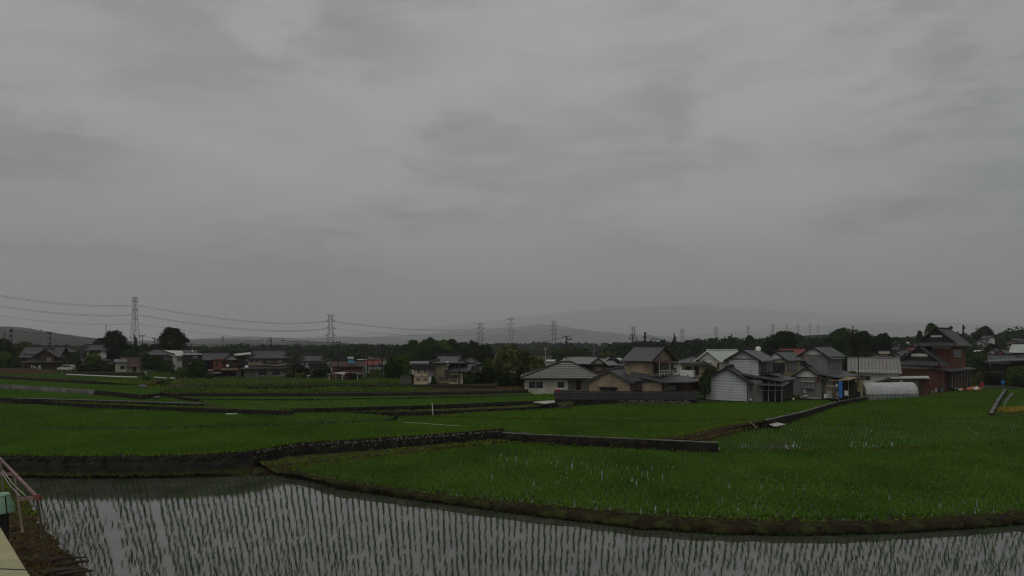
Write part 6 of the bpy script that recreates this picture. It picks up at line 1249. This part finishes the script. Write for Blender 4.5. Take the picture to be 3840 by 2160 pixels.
for x in (3448, 3455, 3462): q = (x-3444)*sT; fb.tube((Lt+q, 0, -0.2), (Lt+q, 0, 2.3-q*0.3), 0.07, n=5); fb.tube((Lt+q, 2, -0.2), (Lt+q, 2, 2.3), 0.07, n=5)
fb.tube((Lt, 0, 2.2), (Lt+1.5, 0, 2.1), 0.06, n=4); fb.build('end_frame', 'dkbrown', root)
# ---- far village: small houses in the haze
def hut(label, x0, x1, yt, ye, yb, Y, wm, rm, axis='x', r=-15, n=2):
    h = House(label, x0, yb, Y=Y, r=r, group='small houses of the distant village'); d = max(4, (x1-x0)*Y/F*0.8)
    h.wall(x0, x1, 0, d, ye, yb, wm); h.gable(x0, x1, 0, d, ye, yt, axis, rm, wm, 0.4)
    for k in range(n): a = x0+(x1-x0)*(k+0.3)/n; h.win(a, a+(x1-x0)*0.4/n, ye+(yb-ye)*0.15, ye+(yb-ye)*0.45, 0, n=1, fr='trim')
for a in [
    ('far white house with pale roof left of the red tiled house', 3350, 3372, 1280, 1288, 1305, 260, 'offwhite', 'paleroof'),
    ('far grey house at the top of the village behind the barn', 3366, 3392, 1289, 1298, 1315, 240, 'offwhite', 'tilefine'),
    ('far white cube house beside the eave of the red tiled house', 3390, 3404, 1282, 1287, 1312, 250, 'white', 'paleroof'),
    ('far dark roofed house above the barn ridge', 3336, 3366, 1299, 1309, 1330, 210, 'grey', 'tile'),
    ('white gabled house directly above the right end of the barn', 3348, 3370, 1318, 1326, 1348, 175, 'offwhite', 'tilefine', 'y'),
    ('small white house squeezed between barn and red tiled house', 3366, 3400, 1312, 1322, 1350, 180, 'offwhite', 'tile'),
    ('far pale building with striped awning left of the red tiled eave', 3400, 3420, 1304, 1312, 1350, 190, 'offwhite', 'redroof'),
    ('tall far white house standing out of the trees at the right', 3682, 3710, 1258, 1267, 1298, 230, 'offwhite', 'tilefine', 'x', -25),
    ('white gabled lower wing of the tall far white house', 3652, 3688, 1274, 1285, 1312, 222, 'offwhite', 'tile', 'y', -20),
    ('far house with brownish roof below the tall white one', 3690, 3715, 1295, 1302, 1322, 200, 'grey', 'rustroof'),
    ('far pale house partly hidden by the dark tree', 3650, 3672, 1312, 1318, 1330, 190, 'offwhite', 'paleroof'),
    ('grey roofed house left of the orange gabled one', 3704, 3742, 1308, 1320, 1345, 160, 'offwhite', 'tilefine', 'y'),
    ('small house with an orange gable in the right village', 3738, 3764, 1310, 1320, 1345, 158, 'orange', 'tilefine', 'y'),
    ('long mint roofed hall at the right edge', 3788, 3880, 1290, 1318, 1345, 165, 'concrete', 'paleroof'),
    ('brown roofed far house above the mint roofed hall', 3778, 3800, 1281, 1288, 1300, 220, 'beige', 'rustroof'),
    ('far white house at the upper right of the village', 3796, 3822, 1269, 1275, 1292, 250, 'offwhite', 'tile'),
    ('far grey house at the right picture edge', 3826, 3856, 1272, 1279, 1298, 245, 'offwhite', 'tile'),
    ('long low grey roof in front of the right village', 3708, 3800, 1331, 1344, 1352, 140, 'grey', 'tilefine', 'x', 0),
    ('far pink walled house behind the white ribbed roof', 2290, 2325, 1341, 1352, 1366, 140, 'redroof', 'paleroof', 'y'),
    ('far white house with a mint roof behind the ribbed roof', 2272, 2305, 1342, 1351, 1372, 150, 'offwhite', 'paleroof'),
    ('low yellowish house in the gap left of the tan house', 2280, 2335, 1362, 1369, 1385, 125, 'cream', 'tilefine'),
    ('small far house below the grey concrete pole', 2046, 2076, 1348, 1354, 1362, 170, 'offwhite', 'paleroof'),
    ('far white house left of the tall poles', 1338, 1372, 1347, 1354, 1372, 190, 'offwhite', 'paleroof'),
    ('far pale house in the gap behind the tall poles', 1372, 1412, 1338, 1346, 1360, 230, 'offwhite', 'tilefine'),
    ('far grey house right of the far pale one in the gap', 1400, 1440, 1341, 1348, 1362, 215, 'offwhite', 'rustroof'),
    ('faint white roofs at the foot of the hazy hill', 1330, 1352, 1318, 1322, 1328, 380, 'offwhite', 'paleroof'),
    ('mint walled hut behind the second tall pole', 1382, 1436, 1376, 1384, 1420, 128, 'offwhite', 'tilefine'),
    ('low dark roofed house between the tiled white and the red house', 1228, 1262, 1352, 1362, 1400, 150, 'offwhite', 'tile'),
    ('far white house over the dark wood at the right', 2700, 2728, 1372, 1378, 1392, 130, 'offwhite', 'tile')]:
    hut(*a)
h = House('open carport structure with grey-green beams at the right edge', 3690, 1420, Y=122, name='carport', cat='carport')
h.mono([(3686, 0, 1356), (3870, 0, 1346), (3870, 6, 1342), (3700, 6, 1350)], 0.2, 'greenroof'); h.box('beam', 3712, 3786, 0.0, 0.2, 1358, 1362, 'greenroof')
for x in (3713, 3757): h.box('post', x, x+2.5, 0.0, 0.2, 1360, 1420, 'greenroof')
h.wall(3716, 3860, 5.6, 6, 1350, 1420, 'dkbrown', 'back_wall')
h = House('small blue walled hut at the right of the red tiled house', 3583, 1410, Y=125, name='hut', cat='hut')
h.wall(3584, 3604, 0, 3, 1341, 1410, 'teal'); h.flat(3583, 3605, 0, 3, 1340, 0.15, 'blue', 0.1)
# ------------------------------------------------------------------ small things
def pz(px, py, z): return Vector(G(px, py, z))
def slabthing(name, label, pts, z, th, m, cat):
    P = gp(pts, z); mb = MB(); mb.slab(P[::-1] if (Vector(P[1])-Vector(P[0])).cross(Vector(P[2])-Vector(P[0])).z < 0 else P, th)
    return mb.build(name, m, label=label, cat=cat)
slabthing('slab_bridge', 'pale concrete slab bridging the ditch at the dark wall', [(1112, 1537), (1132, 1531), (1206, 1530), (1222, 1538)], 2.12, 0.2, 'palecon', 'slab')
slabthing('concrete_slab', 'thin pale kerb slab lying on the second left terrace', [(846, 1550), (890, 1549), (892, 1552), (848, 1553)], 2.0, 0.12, 'palecon', 'slab')
slabthing('lane', 'x', [(520, 1448), (548, 1450), (556, 1440), (528, 1436)], 3.62, 0.1, 'asphalt', 'lane')
slabthing('lane', 'x', [(550, 1470), (582, 1492), (602, 1488), (578, 1467)], 3.0, 0.1, 'asphalt', 'lane')
slabthing('lane', 'x', [(2000, 1507), (2045, 1513), (2080, 1508), (2080, 1500)], 2.5, 0.1, 'palecon', 'lane')
for o in list(C.objects):
    if o.name.split('.')[0] == 'lane':
        for k in ('label', 'category'): del o[k]
        o['kind'] = 'structure'
slabthing('corrugated_sheet', 'pale corrugated sheets lying over the ditch at the end of the brown bank', [(2852, 1580), (2880, 1577), (2945, 1590), (2905, 1598)], 1.15, 0.1, 'palecon', 'sheet')
def stick(name, label, a, b, r, m, cat, n=6):
    mb = MB(); mb.tube(a, b, r, n=n); return mb.build(name, m, label=label, cat=cat)
b_ = pz(1624, 1556, 1.75); stick('marker_stake', 'white stake leaning at the dark wall in the middle', b_, b_+Vector((-0.12, 0, 1.45)), 0.05, 'white', 'stake')
b_ = pz(2838, 1606, 0.9); stick('white_pipe', 'short white pipe sticking out of the brown bank', b_, b_+Vector((-0.7, 0.2, 0.75)), 0.05, 'palecon', 'pipe')
stick('white_pipe', 'long thin white pipe lying along the ridge of the first terrace', pz(1508, 1583, 1.85), pz(1722, 1597, 1.85), 0.025, 'palecon', 'pipe')
stick('cap_stone', 'small pale stone block on the long low concrete wall', pz(1958, 1626, 1.5), pz(1990, 1630, 1.5), 0.14, 'concrete', 'stone')
hs = MB(); P = [pz(3128, 1494, 2.2), pz(3140, 1494, 2.3), pz(3147, 1502, 1.9), pz(3152, 1512, 1.4)]
for a, b in zip(P, P[1:]): hs.tube(a, b, 0.05, n=5)
hs.build('hose', 'palecon', label='pale hose bending down over the diagonal concrete wall', cat='hose')
slabthing('concrete_slab', 'small concrete apron below the hose outlet', [(3148, 1526), (3168, 1525), (3170, 1521), (3150, 1521)], 1.05, 0.15, 'concrete', 'slab')
# rubble pile: every stone of the heap that shows
rp = random.Random(3); c0 = pz(2088, 1533, 1.62)
for k in range(90):
    a = rp.uniform(0, 6.28); q = rp.random()**0.6; x, y = math.cos(a)*q*1.9, math.sin(a)*q*1.2; z = max(0, (1-q)*0.85)*rp.random()+0.08
    mb = MB(); r_ = rp.uniform(0.10, 0.22); mb.ball((0, 0, 0), r_, rp.uniform(0.6, 1.0), 6, 4, r_*0.3, rp)
    o = mb.build('rubble_stone', 'stone' if k % 4 == 0 else 'stone2', label='field stone in the dark rubble heap at the left end of the tin fence', cat='stone', group='stones of the rubble heap')
    o.location = (c0.x+x, c0.y+y, c0.z+z); o.rotation_euler = (rp.uniform(0, 3), rp.uniform(0, 3), 0)
# ladder at the boulder wall
lr = link('ladder', None, loc=pz(1122, 1690, 0.7), label='thin metal ladder leaning against the boulder wall', cat='ladder'); sL = 53/F
for dx in (-0.35, 0.45):
    mb = MB(); mb.tube((dx, 0, 0), (dx-0.5, 1.3, 1.25), 0.03, n=5); mb.tube((dx-0.5, 1.3, 1.25), (dx-0.75, 1.5, 1.3), 0.03, n=5); mb.build('rail', 'steel', lr)
for k in range(3):
    f = 0.2+0.27*k; mb = MB(); mb.tube((-0.35-0.5*f, 1.3*f, 1.25*f), (0.45-0.5*f, 1.3*f, 1.25*f), 0.025, n=5); mb.build('rung', 'steel', lr)
# channel at the right
wall('channel_wall', 'pale topped concrete channel wall running up beside the right paddy', [G(3718, 1551, 1.15), G(3745, 1500, 1.75), G(3772, 1460, 2.25)], 1.15, 0.5, 0.25, 'darkwall', amp=0.0, cap='concrete', seed=40)
wall('channel_wall', 'second grey flume beam just right of the channel wall', [G(3757, 1535, 1.0), G(3775, 1500, 1.6), G(3798, 1473, 2.1)], 1.0, 0.6, 0.2, 'concrete', amp=0.0, seed=41)
flat('field_edge', gp([(3722, 1556), (3770, 1546), (3860, 1520), (4300, 1505), (4300, 1545), (3860, 1552)], 0.85), 'grassbank')
verge(gp([(3752, 1545), (3800, 1538), (3860, 1533), (4100, 1528)], 0.85), 2.8, 14, 0.5, 0.07, 'yellow', 'patch of yellow grass at the right edge', 50, 0.4)
# yellow dry patch and shrubs behind the lane
verge([pz(558, 1444, 3.6), pz(592, 1444, 3.6)], 2.5, 9, 0.6, 0.07, 'drygrass', 'patch of dry yellow grass behind the lane', 51, 0.3)
for k, (a, b, t, yb, l, m) in enumerate([(592, 622, 1424, 1448, 'bright yellow green shrub right of the dry grass patch', 'light_leaf'), (618, 645, 1420, 1448, 'leafy shrub second right of the dry grass patch', 'light_leaf'), (640, 690, 1426, 1446, 'low shrub row behind the crop plot', 'grass'),
    (535, 560, 1412, 1434, 'dark weeds behind the lane', 'mid_leaf')]):
    T(a, b, t, yb, 106, l, m, 'bush', 'bush', shape='low', low=0.0, trunk=False)
verge([pz(560, 1462, 3.2), pz(780, 1462, 3.2), pz(900, 1460, 3.2)], 4.5, 5, 0.45, 0.16, 'corn', 'leafy crops beside the lane', 52, 0.7)
verge([pz(380, 1428, 3.95), pz(480, 1437, 3.9), pz(545, 1440, 3.8)], 3.0, 5, 0.3, 0.12, 'grass', 'weeds at the end of the smooth dark wall', 53, 0.7)
# far left strips: white mulch rows, dark hedge lines, brown mound
wall('hedge_bank', 'dark strip bank in front of the cream shed', [G(240, 1394, 4.6), G(400, 1397, 4.6), G(535, 1399, 4.5)], 4.6, 3.8, 0.8, 'soil', seed=42)
def mulch(label, l, z, m='palecon'):
    P = [Vector(p) for p in gp(l, z)]; mb = MB()
    for a, b in zip(P, P[1:]): mb.tube(a, b, 0.18, n=6)
    mb.build('plastic_mulch', m, label=label, cat='plastic sheet')
mulch('long pale plastic mulch row below the cream shed', [(250, 1404), (330, 1408), (420, 1412), (515, 1415)], 4.1)
mulch('short pale mulch row left of the big dark garden tree', [(580, 1415), (600, 1417), (624, 1418)], 4.0)
mulch('tiny pale mulch piece right of the short row', [(640, 1418), (655, 1419)], 4.0)
loft('earth_mound', [[W(-300, 1412, 128), W(0, 1408, 129), W(120, 1410, 130), W(240, 1413, 131)], [W(-300, 1378, 133), W(0, 1382, 134), W(120, 1382, 135), W(215, 1390, 135)], [W(-300, 1385, 140), W(0, 1388, 141), W(120, 1388, 142), W(245, 1410, 142)]], 'dirt', 1.0, 0.3, 13, kind='structure')
cb = House('small white cabinet beside the lane near the cream shed', 540, 1409, Y=128, name='cabinet', cat='cabinet'); cb.box('body', 540, 551, 0, 0.6, 1391, 1409, 'palecon'); cb.box('roof', 533, 553, -0.2, 0.8, 1388, 1391, 'metalroof')
cb = House('green striped bicycle-like frame heap in the leftmost garden', 118, 1386, Y=143, name='garden_frame', cat='garden frame'); mb = MB()
for k in range(7): mb.tube((k*0.3, 0, 0), (k*0.3+0.5*math.sin(k*2), 0.2, 0.6+0.5*abs(math.cos(k*1.7))), 0.05, n=4)
mb.build('bars', 'white', cb.root)
# yard goods at the red house
def sack(label, px, py, z, r, m, grp='bags and sacks in the yard'):
    mb = MB(); rr = random.Random(int(px)); mb.ball((0, 0, r*0.7), r, 0.75, 9, 6, r*0.12, rr); o = mb.build('sack', m, label=label, cat='sack', group=grp, smooth=True); o.location = pz(px, py, z)
for px, py, r, m, l in [(3632, 1466, .42, 'orange', 'leftmost orange net bag at the paddy edge'), (3643, 1464, .45, 'orange', 'second orange net bag'), (3651, 1461, .40, 'orange', 'upper orange net bag of the heap'), (3659, 1465, .42, 'white', 'white sack between the orange bags'), (3668, 1465, .42, 'orange', 'rightmost orange net bag'), (3663, 1459, .34, 'white', 'white sack on top of the orange bags'),
                        (3607, 1464, .32, 'orange', 'small orange bundle left of the orange bags'), (3600, 1466, .28, 'offwhite', 'small pale bundle beside the small orange one'), (3588, 1465, .45, 'concrete', 'grey covered heap in the yard'), (3540, 1458, .4, 'white', 'white bundle near the veranda'), (3556, 1456, .35, 'teal', 'teal bundle near the veranda')]:
    sack(l, px, py, 2.15, r, m)
dr = link('drum', None, loc=pz(3682, 1452, 2.4), label='red plastic drum beside the orange bags', cat='drum'); mb = MB(); mb.tube((0, 0, 0), (0, 0, 0.75), 0.28, 0.28, 12); mb.ball((0, 0, 0.75), 0.28, 0.4, 12, 4); mb.build('shell', 'red', dr); mb = MB(); mb.box(-0.6, 0.35, -0.4, 0.4, -0.6, 0.0); mb.build('base_box', 'teal', dr)
for x0, x1, y0, y1, m, l in [(3494, 3504, 1463, 1474, 'tan', 'cardboard coloured crate left of the yard goods'), (3528, 3537, 1461, 1471, 'teal', 'blue crate in the middle of the yard'), (3516, 3526, 1455, 1472, 'trim', 'dark leaning board box in the yard'), (3507, 3514, 1457, 1470, 'cream', 'cream board standing in the yard')]:
    a = House(l, x0, y1, Y=103, name='crate', cat='crate'); a.box('side_panel', x0, x1, 0, 0.5, y0+1.2, y1, m); a.box('lid', x0-0.3, x1+0.3, -0.03, 0.53, y0, y0+1.1, m)
a = House('blue standpipe frame at the bushes on the right', 3760, 1466, Y=106, name='standpipe', cat='standpipe'); a.box('pipe', 3757, 3759, 0, 0.1, 1430, 1466, 'teal'); a.box('pipe', 3763, 3765, 0, 0.1, 1434, 1466, 'teal'); a.box('tap_box', 3755, 3767, -0.1, 0.3, 1428, 1438, 'blue')
a = House('grey pipe trellis frame in front of the right bushes', 3675, 1460, Y=112, name='trellis', cat='trellis')
mb = MB()
for p, q in [((3676, 1396), (3770, 1390)), ((3676, 1396), (3676, 1462)), ((3758, 1391), (3758, 1462)), ((3700, 1430), (3702, 1464)), ((3688, 1398), (3765, 1398))]: mb.tube((a.X(p[0]), 0, a.Z(p[1])), (a.X(q[0]), 0, a.Z(q[1])), 0.05, n=4)
mb.build('frame', 'steel', a.root)
# white garden lantern and stone lantern
for px, py, l in [(2815, 1503, 'small white lamp ball at the foot of the white sided house'), (2975, 1500, 'small white lamp ball left of the grey house')]:
    mb = MB(); mb.ball((0, 0, 0.15), 0.17, 1, 8, 6); o = mb.build('lamp_ball', 'white', label=l, cat='lamp', smooth=True); o.location = W(px, py, 88)
sl_ = link('stone_lantern', None, loc=W(2827, 1502, 88.5), label='grey stone lantern beside the dark porch', cat='lantern'); mb = MB(); mb.tube((0, 0, 0), (0, 0, 0.5), 0.1, n=6); mb.build('post', 'stone', sl_); mb = MB(); mb.box(-0.16, 0.16, -0.16, 0.16, 0.5, 0.75); mb.tube((0, 0, 0.75), (0, 0, 0.98), 0.4, 0.06, 6); mb.build('cap', 'stone', sl_)
# ------------------------------------------------------------------ left foreground
def beam(mb, a, b, w, h):
    a, b = Vector(a), Vector(b); d = (b-a).normalized(); s = d.cross(Vector((0, 0, 1))).normalized()*w/2; u = Vector((0, 0, h))
    q = [a-s, a+s, a+s-u, a-s-u]; r = [b-s, b+s, b+s-u, b-s-u]
    for i in range(4): j = (i+1) % 4; mb.face([q[i], q[j], r[j], r[i]])
    mb.face(q[::-1]); mb.face(r)
# trellis frame: a long faded red rail on leaning posts running away along the bank
fr = link('plant_trellis', None, loc=(0, 0, 0), label='faded red rail frame on leaning wooden posts at the left bank', cat='frame')
YA, YB, YC = 24.0, 30.5, 37.5
pA, pB, pC = Vector(W(137, 1858, YA)), Vector(W(55, 1776, YB)), Vector(W(-2, 1714, YC))
pA0 = Vector(W(137, 1858, YA)); pN = pA0
mb = MB(); beam(mb, pC, pA, 0.11, 0.09); mb.build('rail', 'rustbeam', fr)
for (x0, y0, x1, y1, Yk) in ((70, 1866, 152, 1857, YA), (-40, 1772, 66, 1774, YB)):
    mb = MB(); beam(mb, W(x0, y0, Yk), W(x1, y1, Yk), 0.10, 0.14); mb.build('cross_beam', 'rustbeam', fr)
mb = MB(); mb.box(-0.12, 0.12, -0.08, 0.08, -0.2, 0.02); o = mb.build('end_bracket', 'redwall', fr); o.location = Vector(W(142, 1857, YA-0.12))
for (x0, y0, x1, y1, Ya, Yb_) in ((139, 1872, 174, 2090, YA, 25.2), (54, 1782, 86, 2000, YB-0.1, 28.9), (3, 1722, 12, 1850, YC-0.2, 37), (-30, 1790, -12, 1990, YB, 28.6)):
    mb = MB(); mb.tube(W(x0, y0, Ya), W(x1, y1, Yb_), 0.05, 0.058, 8); mb.build('post', 'woodpost', fr)
for (a, b) in (((5, 1768, YB), (75, 1860, YA)), ((10, 1762, YB), (95, 1858, YA))):
    mb = MB(); pa, pb = Vector(W(*a)), Vector(W(*b)); pm = pa.lerp(pb, 0.5)-Vector((0, 0, 0.12)); mb.tube(pa, pm, 0.018, n=4); mb.tube(pm, pb, 0.018, n=4); mb.build('guy_rope', 'palepole', fr)
mb = MB(); a, b = Vector(W(-60, 1735, 20)), Vector(W(80, 1712, 26)); mb.tube(a, b, 0.015, n=4); mb.build('cable', 'wire', label='thin black cable crossing above the red rail', cat='cable')
gc = link('compost_bin', None, loc=W(5, 1920, 24.5), label='pale green plastic compost bin at the left edge', cat='compost bin')
mb = MB(); s5 = 24.5/F; mb.tube((0, 0, 0), (0, 0, 29*s5), 42*s5*0.98, 37*s5, 14); mb.build('lower_body', 'greenplastic', gc); mb = MB(); mb.tube((0, 0, 29*s5+0.005), (0, 0, 64*s5), 35*s5, 25*s5, 14); mb.build('upper_body', 'greenplastic', gc); mb = MB(); mb.tube((0, 0, 64*s5), (0, 0, 70*s5), 27*s5, 22*s5, 14); mb.build('lid', 'greenplastic', gc)
bx = link('support_block', None, loc=W(5, 1920, 24.5), label='dark block carrying the green compost bin', cat='block'); mb = MB(); mb.box(-0.5, -0.02, -0.3, 0.4, -1.75, -0.02); bx.data = None; mb.build('body', 'dkbrown', bx)
st = stick('iron_stake', 'thin black iron stake in front of the compost bin', Vector(W(20, 1863, 23.4)), Vector(W(31, 1985, 24.3)), 0.022, 'black', 'stake')
# deck edge of the near building
dk = MB(); zt = 5.2
def D_(px, py): return G(px, py, zt)
dk.slab([D_(-500, 2700), D_(370, 2700), D_(112, 2160), D_(62, 2080), D_(0, 1976), D_(-60, 1890), D_(-500, 1890)], 0.35)
dko = dk.build('roof_deck', 'deck', label='yellowish weathered concrete roof edge in the lower left corner', cat='roof edge')
jb = MB(); a, b = Vector(D_(-100, 2130)), Vector(D_(99, 2138)); beam(jb, a+Vector((0, 0, .012)), b+Vector((0, 0, .012)), 0.03, 0.02); jb.build('joint', 'trim', dko)
# dead wood and stones on the bank
rw = random.Random(8)
def wlog(px, py, z, L_, r, yaw, k):
    p = pz(px, py, z); mb = MB(); d = Vector((math.cos(yaw), math.sin(yaw), rw.uniform(-.05, .12)))*L_
    m1 = p+d*0.5+Vector((0, 0, rw.uniform(0, .08))); mb.tube(p, m1, r, r*0.9, 7); mb.tube(m1, p+d, r*0.9, r*0.5, 7)
    mb.build('dead_log', 'bark', label='rotting log '+k, cat='log', group='rotting logs on the left bank')
for i, (px, py, L_, r, yaw, k) in enumerate([(180, 2140, 2.2, .10, 0.1, 'at the very bottom of the bank'), (205, 2120, 1.7, .12, 0.35, 'second from the bottom of the bank'), (190, 2100, 1.9, .08, -.2, 'in the middle of the wood pile'), (230, 2135, 1.6, .11, 0.0, 'at the water side of the wood pile'), (150, 2085, 1.8, .07, -.6, 'leaning over the wood pile'), (165, 2150, 1.5, .12, 0.8, 'at the deck side of the wood pile'), (215, 2155, 2.0, .11, 0.15, 'lying along the lowest water edge')]):
    wlog(px, py, 0.62, L_*0.7, r*0.8, yaw+rw.uniform(-.5,.5), k)
for i in range(26):
    px, py = rw.uniform(60, 300), rw.uniform(1960, 2160)
    x_edge = np.interp(py, [1880, 1960, 2020, 2070, 2110, 2165], [100, 150, 200, 250, 290, 335])
    if px > x_edge-18: px = x_edge-rw.uniform(18, 90)
    p = pz(px, py, 0.58); a = rw.uniform(0, 6.28); mb = MB(); mb.tube(p, p+Vector((math.cos(a)*.5, math.sin(a)*.5, rw.uniform(0, .18)))*rw.uniform(.5, 1.3), 0.018, 0.008, 5)
    mb.build('twig', 'bark', label='dry twig lying on the left bank', cat='twig', group='dry twigs on the left bank')
# ------------------------------------------------------------------ haze
hb = MB(); hb.box(-20000, 20000, -60, 21000, -3.2, 1900)
hm = bpy.data.materials.new('haze'); hm.use_nodes = True; t = hm.node_tree; t.nodes.clear()
pv = N(t, 'ShaderNodeVolumePrincipled'); pv.inputs['Color'].default_value = (0.978, 0.984, 0.992, 1); pv.inputs['Density'].default_value = 0.00015; pv.inputs['Anisotropy'].default_value = 0.0
oo = N(t, 'ShaderNodeOutputMaterial'); L(t, pv.outputs[0], oo.inputs['Volume'])
hb.build('haze', hm, label='grey rain haze lying over the valley and the hills', cat='haze', kind='stuff')
